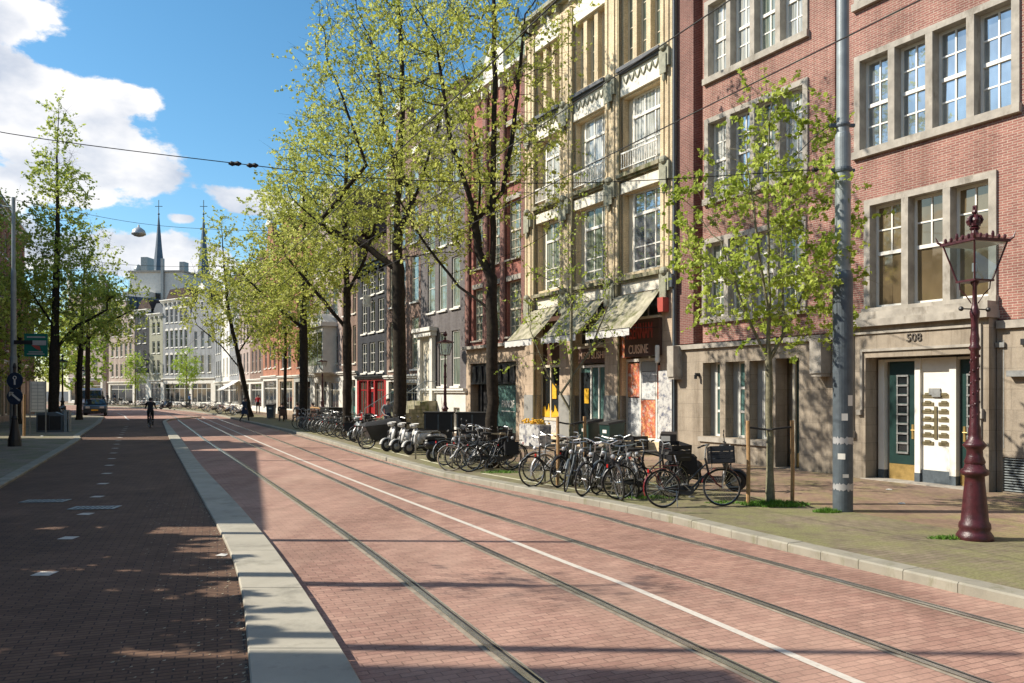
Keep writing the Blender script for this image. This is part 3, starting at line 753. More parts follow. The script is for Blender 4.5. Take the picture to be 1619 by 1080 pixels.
b = MB(); b.box(1.455, 1.525, yb_-.015, yb_+.009, 1.0, 1.72); b.box(1.46, 1.52, yb_-.02, yb_-.0155, 1.6, 1.7); b.build('bell_board', M['bronze'], pn)
b = MB(); b.box(1.34, 1.6, yb_-.03, yb_+.009, 1.98, 2.12); b.box(1.42, 1.62, yb_-.04, yb_-.031, 1.93, 2.05); b.build('name_plate', M['dull_steel'], pn)
b = MB(); b.box(-.1, 2.62, -.36, .2, -.099, .02); b.build('doorstep', M['stone_trim'], r)
# right of the portal
wall(r, 'ground_floor', M['stone_beige'], 2.92, XR, -.1, GZ, -.06, .6, [(3.04, 5.0, .02, .72, .12)], .12)
b = MB(); b.box(2.95, XR, -.14, .3, GZ+.001, GZ+.16); b.build('ledge', M['stone_trim'], r)
b = MB()
for k in range(13): b.box(3.04, 5.0, -.03, .03, .04+k*.053, .065+k*.053)
b.box(3.55, 4.0, -.05, -.031, .3, .36); b.build('vent_grille', M['galv'], r)
b = MB(); b.box(3.2, 3.65, -.22, -.061, 2.35, 2.47); b.build('wall_light', M['dull_steel'], r)
b = MB(); b.box(3.42, 3.5, -.12, -.061, 2.98, 3.1); b.build('camera_bracket', M['black_paint'], r)
b = MB(); b.box(3.05, 3.07, -.065, -.061, .9, 3.1); b.box(2.92, 3.1, -.12, -.061, 2.95, 3.05); b.build('pipe_clip', M['dull_steel'], r)

# ================= 2. cream art nouveau building
s0 = -16.34
r = empty('cream_building', tuple(O0+U0*s0+Vector((0, 0, .1))), TH0, 'tall cream and ochre ornamented building with three bays of large windows over a restaurant', 'building')
X = lambda s: s-s0
pil = [(X(-16.34), X(-15.67)), (X(-13.67), X(-12.87)), (X(-10.69), X(-9.95)), (X(-7.66), X(-7.08))]
bays = [(pil[i][1], pil[i+1][0]) for i in range(3)]
HB = 16.9
for i, (a, c) in enumerate(pil):
    b = MB(); b.box(a, c, -.16, .3, 5.351, HB-.4); xm = (a+c)/2
    b.box(a+.14, a+.2, -.2, -.161, 5.36, HB-.5); b.box(c-.2, c-.14, -.2, -.161, 5.36, HB-.5)
    b.build('pilaster', M['brick_cream'], r)
    b = MB(); b.box(a, c, -.16, .6, 1.9, 5.35); b.build('pilaster', M['stone_shop'], r)
    b = MB(); b.box(a-.02, c+.02, -.19, .6, -.1, 1.899); b.build('pilaster_base', M['plinth_grey'], r)
    b = MB(); b.tube([(c+.05, -.13, .2), (c+.05, -.13, HB-.5)], .045, 8); b.tube([(c+.05, -.22, 5.3), (c+.05, -.22, 5.7)], .07, 8); b.build('rain_pipe', M['bronze'] if i < 3 else M['galv_dark'], r)
    for zc in (9.0, 12.55, 5.5):   # ornaments hanging on the pilaster
        b = MB(); b.box(a+.06, c-.06, -.27, -.161, zc-.28, zc+.28); b.box(a+.14, c-.14, -.31, -.271, zc-.5, zc+.1)
        b.ball((xm, -.27, zc+.34), .16, .12, .14, 6); b.ball((xm, -.25, zc-.6), .07, .07, .16, 6); b.build('ornament', M['green_grey'], r)
holesB = []
for (a, c) in bays:
    for (z0_, z1_) in ((6.07, 8.78), (9.55, 12.05)):
        holesB.append((a+.12, c-.06, z0_, z1_, .34))
    holesB.append((a+.02, c-.02, .4, 5.3, .42))
    w3 = (c-a-.1)/3
    for k in range(3): holesB.append((a+.14+k*w3, a+.14+k*w3+w3-.22, 13.25, 15.7, .3))
wall(r, 'wall', M['brick_cream'], 0.001, X(-7.08)-.001, -.1, HB, .0, .6, holesB)
body_box(r, .02, X(-7.1), HB-.1, .61, 12, 'brick_brown')
for bi, (a, c) in enumerate(bays):
    for (z0_, z1_, kind) in ((6.07, 8.78, 0), (9.55, 12.05, 1)):
        xa, xc = a+.12, c-.06
        b = MB(); b.box(xa, xa+.34, .24, .33, z0_, z1_); b.build('window_panel', M['cream_paint'], r)
        if kind == 0: window(r, xa+.3, xc, z0_, z1_, .20, 3, (.12, .3, .72), 'white_paint', ['glass_green', 'glass_green', 'glass_sky'][bi], t=.07, bar=.045, transom=.72)
        else:
            window(r, xa+.3, xc, z0_, z1_, .20, 3, (.35, .72), 'white_paint', 'glass_curtain', t=.07, bar=.06, transom=.72)
            b = MB()
            for k in range(16): x = xa+.12+k*(xc-xa-.24)/15; b.box(x-.012, x+.012, -.17, -.15, z0_+.05, z0_+.55)
            b.box(xa+.08, xc-.08, -.18, -.14, z0_+.55, z0_+.6); b.box(xa+.08, xc-.08, -.18, -.14, z0_+.05, z0_+.08)
            b.build('window_railing', M['white_paint'], r)
    for (z, h, mt, d) in ((5.351, .44, 'cream_tile', .06), (8.80, .36, 'cream_tile', .08), (12.12, .28, 'cream_tile', .1)):
        b = MB(); b.box(a+.001, c-.001, -d, .1, z, z+h); b.build('lintel_band', M[mt], r)
    for (z, mt) in ((5.80, 'stone_moss'), (9.32, 'stone_moss'), (12.95, 'roof_slate')):
        b = MB(); b.box(a+.002, c-.002, -.24, .1, z, z+.13); b.box(a+.05, c-.05, -.15, .0, z-.07, z-.001); b.build('window_ledge', M[mt], r)
    b = MB() # painted frieze with arches and garlands
    q_ = MB(); q_.box(a+.003, c-.003, -.05, .1, 12.42, 12.93); q_.build('frieze_panel', M['cream_tile'], r)
    for k in range(6):
        x0 = a+.2+k*(c-a-.4)/6; wv = (c-a-.4)/6
        b.tube([(x0+wv*q, -.075, 12.78-.28*math.sin(math.pi*q)) for q in (0, .25, .5, .75, 1)], .025, 5)
    b.build('frieze', M['green_grey'], r)
    w3 = (c-a-.1)/3
    for k in range(3): window(r, a+.14+k*w3, a+.14+k*w3+w3-.22, 13.25, 15.7, .2, 1, (.2, .5, .75), 'cream_paint', 'glass_green', t=.06, bar=.03)
    b = MB(); b.prism([(a+.003, 15.75), (c-.003, 15.75), (c-.003, 16.3), ((a+c)/2+.3, 16.5), ((a+c)/2, 16.9), ((a+c)/2-.3, 16.5), (a+.003, 16.3)], -.12, .05); b.build('gable_ornament', M['cream_tile'], r)
cornice(r, 0, X(-7.08), HB, ((.2, .12), (.4, .16)), 'green_grey', brackets=9)
# shop fronts
def shopframe(a, c, posts, z0, z1, y, pane, mat='cream_paint', t=.07, trans=None):
    b = MB()
    for p in posts: b.box(p-t/2, p+t/2, y, y+.07, z0, z1)
    b.box(a, c, y-.01, y+.08, z1-.001, z1+.1); b.box(a, c, y-.01, y+.08, z0-.12, z0-.001)
    if trans: b.box(a, c, y-.012, y+.081, trans, trans+.07)
    o = b.build('shop_window', M[mat], r)
    g = MB(); g.quad((a, y+.05, z0), (c, y+.05, z0), (c, y+.05, z1), (a, y+.05, z1)); g.build('pane', M[pane], o)
    return o
a, c = bays[0]; a += .02; c -= .02
o = shopframe(a, c, [a+.05, a+.75, c-.45, c-.05], 1.0, 3.0, .2, 'glass_dark', 'cream_paint')
b = MB(); b.box(a, c, .22, .40, .4, .88); b.build('stall_riser', M['graffiti'], r)
b = MB(); b.box(a, c, .30, .36, 3.11, 5.3); b.build('upper_front', M['brown_paint'], r)
b = MB(); b.box(a+.85, a+1.15, .215, .246, 1.75, 2.35); b.build('shop_poster', M['yellow_print'], r)
random.seed(11); b = MB()   # flame shaped yellow window print
for k in range(9):
    x = a+.12+k*.165; h = random.uniform(.25, .62)
    b.prism([(x-.12, 1.02), (x+.12, 1.02), (x+.07+random.uniform(-.05, .05), 1.02+h*.6), (x+random.uniform(-.09, .09), 1.02+h), (x-.09, 1.02+h*.5)], .215-k*.0015, .244)
b.build('window_print', M['yellow_print'], r)
a, c = bays[1]; a += .02; c -= .02
o = shopframe(a, c, [a+.05, a+.78, a+1.28, c-.05], .5, 2.92, .2, 'glass_teal', 'white_paint')
b = MB(); b.box(a+.09, a+.74, .225, .248, .5, 2.75); b.build('dark_door_glass', M['glass_dark'], r)
b = MB(); b.box(a+.35, a+.63, .20, .224, 1.6, 2.15); b.build('shop_poster', M['yellow_print'], r)
b = MB(); b.box(a+.28, c-.14, -.02, .2, 3.08, 3.62); sg = b.build('sign_board', M['brown_paint'], r)
b = MB(); b.box(a+.24, c-.10, -.03, .19, 3.621, 3.70); b.box(c-.139, c-.09, -.03, .19, 3.08, 3.62); b.build('sign_frame', M['cream_paint'], sg)
text_obj('lettering', 'MISO SUSHI', .37, M['lettering_gold'], sg, ((a+c)/2+.08, -.03, 3.34), extrude=.01, sx=.86)
window(r, a, c, 3.75, 5.3, .26, 4, (.5,), 'cream_paint', 'glass_dark', t=.06, bar=.04)
a, c = bays[2]; a += .02; c -= .02
o = shopframe(a, c, [a+.04, a+.78, c-.62, c-.04], .5, 3.05, .2, 'poster_grey' if False else 'glass_dark', 'white_paint')
b = MB(); b.box(a+.1, a+.74, .2, .246, 1.85, 3.0); b.build('food_poster', M['poster_red'], r)
b = MB(); b.box(a+.1, a+.74, .2, .246, .52, 1.82); b.build('menu_poster', M['poster_grey'], r)
b = MB(); b.box(a+.86, c-.68, .2, .246, 1.78, 2.7); b.build('menu_poster', M['poster_grey'], r)
b = MB(); b.box(a+.84, c-.66, .19, .246, .52, 1.76); b.build('food_poster', M['poster_red'], r)
b = MB(); b.box(c-.55, c-.1, .2, .246, 1.8, 2.9); b.build('food_poster', M['poster_red'], r)
b = MB(); b.box(c-.55, c-.1, .2, .246, .52, 1.78); b.build('menu_poster', M['poster_grey'], r)
b = MB(); b.box(a+.86, c-.68, .196, .246, 2.72, 3.04); b.build('grey_panel', M['grey_paint'], r)
b = MB(); b.box(a+.55, c+.12, -.28, -.17, 3.2, 4.4); sg = b.build('sign_board', M['brown_paint'], r)
# only fragments of the big red letters can be read
text_obj('lettering', 'VISENNAM', .74, M['lettering_red'], sg, (a+1.33, -.285, 4.0), extrude=.012, sx=.40)
text_obj('lettering', 'CUISINE', .42, M['lettering_gold'], sg, (a+1.30, -.285, 3.42), extrude=.012, sx=.68)
b = MB(); b.box(a+.5, c+.13, -.32, -.15, 4.401, 4.47); b.build('sign_frame', M['cream_paint'], sg)
b = MB(); b.lathe([(.06, 0), (.075, .04), (.075, .5), (.06, .56)], 10, (c+.12, -.36, 2.95)); b.build('wall_light', M['white_paint'], r)
b = MB(); b.box(a+.02, a+.3, -.05, .15, 3.2, 4.3); b.build('hanging_decoration', M['poster_red'], r)
b = MB(); b.box(pil[3][0]+.15, pil[3][0]+.42, -.4, -.161, 4.55, 5.0); b.build('red_plate', M['lettering_red'], r)
b = MB(); b.box(pil[3][0]-.03, pil[3][1]+.03, -.205, -.195, .6, 2.7); b.build('wall_poster', M['graffiti'], r)
window(r, a, c, 4.5, 5.3, .26, 4, (), 'cream_paint', 'glass_dark', t=.06, bar=.05)
awl = ['stained cream awning of the left bay, nearest the big tree trunk', 'stained cream awning of the middle bay above the sushi sign', 'mossy greenish awning of the right bay, largest of the three']
for i, (a, c) in enumerate(bays):    # awnings: lowered cloth on two arms
    aw = empty('awning', (0, 0, 0), 0, None, None); aw.parent = r
    del_z = 5.30; pr = 1.22; zb_ = 4.02
    b = MB(); n = 8
    def P_(u, v, t=0): 
        x = a-.05+(c-a+.1)*u; y = -.2-(pr-.05)*v; z = del_z+(zb_-del_z)*v-.05*math.sin(math.pi*v)-.02*math.sin(u*math.pi*6)*v
        return (x, y, z-t)
    for th in (0, .012):
        for p in range(n+1):
            for q in range(n+1): b.v.append(P_(p/n, q/n, th))
    N_ = (n+1)**2
    for p in range(n):
        for q in range(n):
            k = p*(n+1)+q; b.f.append((k, k+1, k+n+2, k+n+1)); b.m.append(0); b.f.append((N_+k, N_+k+n+1, N_+k+n+2, N_+k+1)); b.m.append(0)
    b.build('awning_cloth', M['awning'], aw)
    b = MB(); m = 12
    for k in range(m): x0 = a-.05+(c-a+.1)*k/m; x1 = a-.05+(c-a+.1)*(k+1)/m; b.box(x0, x1, -.2-pr-.012, -.2-pr, zb_-.24+.02*(k % 2), zb_+.01)
    b.build('valance', M['awning_pale'], aw)
    b = MB(); b.tube([(a-.05, -.2-pr, zb_), (c+.05, -.2-pr, zb_)], .02, 6)
    for x in (a+.0, c-.0): b.tube([(x, -.17, 4.1), (x, -.2-pr, zb_)], .015, 6)
    b.build('awning_arms', M['black_paint'], aw)

# ================= 3. red brick house with two storeys of tall windows
s0 = -22.2
r = empty('red_brick_house', tuple(O0+U0*s0+Vector((0, 0, .1))), TH0, 'red brick house with slim pilasters and a dark shop entrance behind the forked tree', 'building')
W3 = 5.86-.01; HR = 15.6
cols = [(.62, 1.68), (2.28, 3.36), (3.95, 5.2)]
rows = [(4.4, 6.8), (7.73, 10.25), (11.02, 13.5)]
hs_ = [(a, c, e, f, .25) for (a, c) in cols for (e, f) in rows]
wall(r, 'wall', M['brick_red'], 0, W3, 4.15, HR, .05, .5, hs_)
for x in (0.0, 1.86, 3.54, 5.42):
    b = MB(); b.box(x+.01, x+.3, -.1, .049, 4.2, HR-.3); b.tube([(x+.34, -.05, 4.3), (x+.34, -.05, HR-.3)], .04, 6); b.build('pilaster', M['brick_plum'], r)
for (a, c) in cols:
    for (e, f) in rows:
        window(r, a, c, e, f, .2, 3, (.17, .33, .5, .67, .83), 'cream_paint', 'glass_green', t=.06, bar=.028, transom=.5); sill(r, a, c, e, .05, 'stone_trim')
        b = MB(); b.box(a-.03, c+.03, .0, .049, f+.002, f+.22); b.build('lintel', M['stone_trim'], r)
wall(r, 'ground_floor', M['stone_shop'], 0, W3, -.1, 4.0, -.02, .6, [(.44, 4.86, -.1, 3.33, .45)], .45)
b = MB(); b.box(-.01, W3+.02, -.3, .1, 4.001, 4.14); b.build('cornice', M['stone_trim'], r)
b = MB(); b.box(.45, 4.85, .1, .3, 2.38, 3.32)
for k in range(7):
    x = .5+k*.62; b.prism([(x, 2.45), (x+.5, 2.45), (x+.38, 3.2), (x+.12, 3.2)], .02, .099)
b.box(.45, 4.85, .0, .099, 2.37, 2.44); b.build('frieze_panels', M['black_paint'], r)
b = MB(); b.box(.45, 4.85, .40, .44, -.09, 2.37); b.build('entrance_recess', M['dark_room'], r)
b = MB(); b.box(2.9, 4.84, .12, .17, .25, 2.34); g = b.build('shop_window', M['glass_teal'], r)
b = MB(); b.box(2.84, 2.9, .08, .2, -.09, 2.36); b.box(1.3, 1.4, .1, .2, -.09, 2.36); b.box(2.9, 4.85, .08, .2, -.09, .249); b.build('shop_frame', M['black_paint'], r)
text_obj('lettering', 'PANOF', .46, M['white_paint'], g, (3.93, .105, 1.48), extrude=.006, sx=.78)
b = MB(); b.box(3.3, 4.1, .105, .118, 1.16, 1.2); b.box(4.15, 4.5, .105, .118, 1.16, 1.18); b.build('underline', M['white_paint'], g)
body_box(r, .03, W3-.03, HR-.2, .66, 11, 'brick_brown')
cornice(r, 0, W3, HR, ((.15, .12), (.4, .16)), 'white_stucco', y=.05, brackets=7)
b = MB(); b.prism([(-.05, HR+.29), (W3+.05, HR+.29), (W3-.9, HR+1.9), (.9, HR+1.9)], .1, 9); b.build('roof', M['roof_copper'], r)
b = MB(); b.prism([(2.0, HR+.3), (3.9, HR+.3), (3.9, HR+1.3), (2.95, HR+2.1), (2.0, HR+1.3)], -.12, .09); d = b.build('dormer_gable', M['white_stucco'], r)

# ================= generic canal house
def house(name, label, org, th, W, H, D=10, wallm='brick_brown', cols=3, rows=None, ww=.95, frame='white_paint', pane='glass_green', nx=1, nz=(.5,), tr=None, margin=.5,
          roof='flat', corn='white_paint', ground=None, gz=3.0, gmat='stone_shop', sillm='white_paint', arch=False, plinth=None, lod=0, rooft='roof_tile', colx=None, xoff=0):
    r = empty(name, org, th, label, 'building')
    if rows is None: rows = [(gz+.6+k*3.0, gz+.6+k*3.0+2.0) for k in range(int((H-gz-.8)//3.0))]
    if colx is None:
        pitch = (W-2*margin)/cols; colx = [(margin+pitch*(k+.5)-ww/2, margin+pitch*(k+.5)+ww/2) for k in range(cols)]
    hs_ = [(a, c, e, f, .18) for (a, c) in colx for (e, f) in rows]
    wall(r, 'wall', M[wallm], 0.005, W-.005, gz, H, 0, .5, hs_)
    for (e, f) in rows:
        for (a, c) in colx:
            window(r, a, c, e, f, .07, nx, nz, frame, pane, t=.07, bar=.03, transom=tr, dep=.06)
            if sillm: sill(r, a, c, e, 0, sillm, .1, .09)
            if arch:
                b = MB(); xm = (a+c)/2; b.prism([(a-.06, f-.02), (a-.06, f+.1)]+[(xm+math.cos(math.pi-math.pi*k/6)*(c-a)/2*1.1, f+.08+math.sin(math.pi*k/6)*.22) for k in range(7)]+[(c+.06, f+.1), (c+.06, f-.02)], -.05, .05); b.build('window_head', M['white_stucco'], r)
    body_box(r, .02, W-.02, H-.15, .51, D, wallm)
    gw = ground or [(.5, W-.5, .4, gz-.4, 'win', 3)]
    gholes = [(g[0], g[1], g[2], g[3], .3) for g in gw]
    wall(r, 'ground_floor', M[gmat], 0, W, -.1, gz-.001, -.04, .6, gholes, .3)
    for g in gw:
        if g[4] == 'win': window(r, g[0], g[1], g[2], g[3], .08, g[5], (.75,), g[6] if len(g) > 6 else frame, g[7] if len(g) > 7 else 'glass_dark', t=.09, bar=.06, name='shop_window')
        elif g[4] == 'door':
            b = MB(); b.box(g[0], g[1], .12, .2, g[2], g[3]-.5); d = b.build('door', M[g[5]], r)
            x = g[0]+.12; q = MB(); q.box(g[0]+.15, g[1]-.15, .10, .119, g[2]+1.0, g[3]-.7); q.build('door_panel', M['glass_dark'], d)
            window(r, g[0], g[1], g[3]-.499, g[3], .12, 1, (), frame, 'glass_dark', t=.05)
    if corn: cornice(r, 0, W, gz-.12, ((.12, .1), (.2, .1)), corn, y=-.04, name='shop_cornice')
    if roof == 'flat':
        cornice(r, 0, W, H, ((.15, .15), (.3, .18), (.5, .12)), corn or 'stone_trim', brackets=cols+1)
        b = MB(); b.prism([(.05, H+.45), (W-.05, H+.45), (W-1.2, H+2.0), (1.2, H+2.0)], .4, D); b.build('roof', M[rooft], r)
    elif roof == 'gable':
        b = MB(); b.prism([(.01, H), (W-.01, H), (W/2, H+W*.55)], .01, D); b.build('roof', M[rooft], r)
        b = MB(); b.prism([(-.02, H+.001), (W+.02, H+.001), (W-.5, H+W*.2), (W*.72, H+W*.36), (W*.62, H+W*.62), (W*.38, H+W*.62), (W*.28, H+W*.36), (.5, H+W*.2)], -.02, .4); g = b.build('gable', M[wallm], r)
        b = MB(); b.box(W*.34, W*.66, -.2, .5, H+W*.621, H+W*.67); b.prism([(W*.36, H+W*.671), (W*.64, H+W*.671), (W*.5, H+W*.8)], -.15, .3); b.build('gable_top', M['white_paint'], r)
        window(r, W*.5-.4, W*.5+.4, H+W*.15, H+W*.15+1.2, -.06, 1, (.5,), frame, pane, t=.06, dep=.035)
    elif roof == 'neck':
        b = MB(); b.prism([(.01, H), (W-.01, H), (W/2, H+W*.5)], .4, D); b.build('roof', M[rooft], r)
        pts = [(W*.02, H+.001), (W*.98, H+.001), (W*.95, H+.5), (W*.8, H+.9), (W*.7, H+1.5), (W*.68, H+2.9), (W*.32, H+2.9), (W*.3, H+1.5), (W*.2, H+.9), (W*.05, H+.5)]
        b = MB(); b.prism(pts, -.03, .4); b.build('gable', M[wallm], r)
        b = MB(); b.prism([(W*.28, H+2.9), (W*.72, H+2.9), (W*.72, H+3.1), (W*.5, H+3.7), (W*.28, H+3.1)], -.2, .41); b.build('gable_top', M['white_paint'], r)
        for xa in (.02, .8): b = MB(); b.box(W*xa, W*(xa+.18), -.1, -.031, H+.05, H+.35); b.build('gable_claw', M['white_paint'], r)
        window(r, W*.5-.45, W*.5+.45, H+.7, H+2.2, -.07, 1, (.5,), frame, pane, t=.06, dep=.035)
    b = MB(); b.box(W*.2, W*.2+.6, D*.5, D*.5+.9, H, H+2.8); b.box(W*.2+.1, W*.2+.5, D*.5+.1, D*.5+.8, H+2.8, H+3.1); b.build('chimney', M['brick_brown'], r)
    return r
def RO(s): return tuple(O0+U0*s+Vector((0, 0, .1)))
# grey house with stairs
r = house('grey_house', 'dark grey painted brick house with white sills, white portal and front stairs', RO(-27.9), TH0, 5.68, 15.6, wallm='brick_grey', rows=[(2.3, 5.04), (6.14, 8.67), (9.39, 11.5), (12.2, 13.9)],
          colx=[(.96, 1.92), (2.41, 3.4), (4.0, 4.95)], gz=2.1, gmat='white_stucco', ground=[(2.9, 3.6, .3, 1.25, 'win', 1, 'white_paint', 'glass_green'), (4.3, 5.0, .3, 1.25, 'win', 1, 'white_paint', 'glass_green'), (.5, 1.5, .3, 1.2, 'win', 1)], roof='flat')
b = MB(); b.box(.15, .5, -.25, -.045, 1.55, 4.9); b.box(1.75, 2.1, -.25, -.045, 1.55, 4.9); b.box(.0, 2.25, -.4, -.045, 4.901, 5.15); b.box(-.1, 2.35, -.5, -.045, 5.151, 5.35); b.build('portal', M['white_stucco'], r)
b = MB(); b.box(.5, 1.75, -.08, -.042, 1.55, 4.9); d = b.build('door', M['cream_paint'], r)
b = MB(); b.box(.7, 1.0, -.1, -.081, 1.8, 4.0); b.box(1.25, 1.55, -.1, -.081, 1.8, 4.0); b.build('door_panel', M['grey_paint'], d)
b = MB()
for k in range(8): b.box(.0, 2.3, -.7-.3*(8-k), -.701 if k == 0 else -.7-.3*(8-k)+.3, -.05, .19*(k+1)) if False else b.box(.0, 2.3, -3.1+.3*k, -.6, .19*k-.05+(.002 if k else 0), .19*(k+1))
b.box(.0, 2.3, -.6, -.045, -.05, 1.545); b.build('stairs', M['stone_moss'], r)
b = MB(); b.box(-.12, -.001, -3.2, -.05, -.05, .5)
for x in (-.03, 2.33):
    b.tube([(x, -3.1, .1), (x, -3.1, 1.15), (x, -.7, 2.55), (x, -.1, 2.55)], .022, 6)
    for k in range(6): b.tube([(x, -3.1+.4*k+.2, .2+.25*k), (x, -3.1+.4*k+.2, 1.27+.233*k)], .012, 5)
b.build('stair_railing', M['galv'], r)
# brown house behind the second tree
house('brown_house', 'brown brick house with tall sash windows beside the grey house', RO(-33.15), TH0, 5.24, 15.0, wallm='brick_brown', rows=[(3.26, 6.1), (6.95, 9.5), (10.2, 12.3), (12.9, 14.4)], colx=[(.5, 1.4), (2.1, 3.0), (3.9, 4.95)], gz=2.9, gmat='white_stucco', frame='cream_paint', roof='neck',
      ground=[(.4, 1.4, .05, 2.6, 'door', 'green_paint'), (1.9, 4.8, .5, 2.5, 'win', 3)])
# black house with the red shopfront
r = house('black_house', 'narrow black painted house with white window frames over a red shopfront', RO(-38.65), TH0, 5.48, 9.6, wallm='brick_dark', rows=[(3.2, 5.1), (5.7, 7.7), (8.05, 9.3)], colx=[(.88, 1.85), (2.36, 3.4), (3.95, 5.0)], nx=2, nz=(.33, .66), pane='glass_dark', gz=2.95, gmat='red_paint', corn='black_paint',
      ground=[(.35, 2.0, .5, 2.7, 'win', 3, 'red_paint', 'glass_room'), (2.25, 3.25, .05, 2.7, 'door', 'red_paint'), (3.5, 5.1, .5, 2.7, 'win', 3, 'red_paint', 'glass_room')], roof='flat', tr=None)
b = MB(); b.box(2.75, 2.79, -.55, -.05, 7.3, 8.0); b.tube([(2.77, -.6, 8.02), (2.77, 0, 8.02)], .02, 5); b.build('banner', M['white_paint'], r)
house('narrow_brown_house', 'narrow brown brick house with white door surrounds and a green door', RO(-42.1), TH0, 3.44, 12.2, wallm='brick_brown', rows=[(3.9, 6.4), (7.2, 9.3), (10.0, 11.6)], colx=[(.3, .95), (1.35, 2.0), (2.45, 3.1)], pane='glass_dark', gz=3.3, gmat='white_stucco',
      ground=[(.3, 1.2, .05, 2.8, 'door', 'grey_paint'), (2.2, 3.1, .05, 2.8, 'door', 'teal_paint')], frame='cream_paint', corn='white_stucco')
r = house('cream_house', 'pale brick house with a white panelled bay window and stained frames', RO(-49.5), TH0, 7.38, 13.5, wallm='brick_pale', cols=3, rows=[(4.0, 6.0), (7.4, 9.6), (10.6, 12.4)], ww=1.2, nx=2, gz=3.3, gmat='white_stucco', roof='neck',
      ground=[(.6, 2.0, .6, 2.7, 'win', 2), (2.6, 3.8, .05, 2.8, 'door', 'grey_paint'), (4.4, 6.8, .6, 2.7, 'win', 2)])
b = MB(); b.box(1.2, 6.2, -1.0, -.005, 3.35, 6.6); b.box(1.0, 6.4, -1.2, -.005, 6.601, 6.9); b.prism([(1.2, 6.901), (6.2, 6.901), (5.6, 7.5), (1.8, 7.5)], -.9, -.005); b.build('bay_window', M['white_stucco'], r)
b = MB()
for k in range(4): b.box(1.4+k*1.2, 2.4+k*1.2, -1.02, -1.001, 3.9, 6.2)
b.build('bay_pane', M['glass_room'], r)
house('orange_brick_house', 'orange red brick house with dark shopfront behind the terrace', RO(-55.4), TH0, 5.88, 13.2, wallm='brick_orange', cols=2, ww=1.5, nx=2, rows=[(4.0, 6.6), (7.4, 9.8), (10.4, 12.3)], frame='brown_paint', pane='glass_dark', gz=3.3, gmat='grey_paint', roof='gable',
      ground=[(.5, 3.4, .3, 2.8, 'win', 3, 'black_paint'), (4.0, 5.2, .05, 2.8, 'door', 'black_paint')], sillm='stone_trim')
house('rust_brick_house', 'rust coloured brick house with rounded corner pier and pale lintels', RO(-61.0), TH0, 5.58, 14.2, wallm='brick_orange', cols=2, ww=1.2, rows=[(4.0, 6.0), (7.2, 9.4), (10.6, 12.6)], gz=3.3, roof='neck', pane='glass_dark')
# ---- houses round the bend
def along(A, Bp, items):
    """consecutive houses from A (far left) to B (near right); items: dicts with w share"""
    A = Vector((*A, .1)); Bp = Vector((*Bp, .1)); d = Bp-A; th = math.atan2(d.y, d.x); tot = sum(i['w'] for i in items); u = d.normalized(); x = 0; L_ = d.length
    for it in items:
        w_ = L_*it['w']/tot; kw = {k: v for k, v in it.items() if k not in ('w', 'n', 'l', 'H')}
        house(it['n'], it['l'], tuple(A+u*x), th, w_-.02, it['H'], **kw); x += w_
P1 = (-20.95, 72.5); P2 = (-40.5, 110.5); P3 = (-63.5, 127.5)
along(P2, P1, [
    dict(w=6, n='grey_house', l='light grey plaster house at the far bend with three rows of windows', H=13.5, wallm='brick_slate', cols=3, pane='glass_dark', gz=3.2, gmat='grey_paint', roof='flat', rows=[(4, 6), (7, 9), (10, 12)]),
    dict(w=6.5, n='cream_house', l='cream plastered house with a blue grey awning over its shop', H=13.0, wallm='white_stucco', cols=2, pane='glass_green', gz=3.2, gmat='white_stucco', roof='neck', rows=[(4, 6.2), (7.3, 9.5), (10.3, 12)]),
    dict(w=7, n='slate_grey_house', l='slate grey house with white shopfront and red sign above a pale awning', H=14, wallm='brick_slate', cols=4, ww=.8, pane='glass_curtain', gz=3.2, gmat='white_stucco', roof='flat', rows=[(4, 6.2), (7.3, 9.5), (10.6, 12.6)]),
    dict(w=7, n='pale_house', l='pale stone house with white frames between slate and rust houses', H=12.6, wallm='brick_pale', cols=3, pane='glass_dark', gz=3.2, gmat='white_stucco', roof='neck', rows=[(4, 6.2), (7.3, 9.5)]),
    dict(w=7, n='brown_house', l='brown house with white painted ground floor behind parked bicycles', H=14, wallm='brick_brown', cols=3, pane='glass_dark', gz=3.2, gmat='white_stucco', roof='flat', rows=[(4, 6.2), (7.3, 9.5), (10.6, 12.6)]),
    dict(w=7, n='orange_corner_house', l='orange brick corner house with a white band below its pier', H=13, wallm='brick_orange', cols=3, pane='glass_dark', gz=3.4, gmat='white_stucco', roof='gable', rows=[(4.2, 6.4), (7.6, 9.8), (10.5, 12)])])
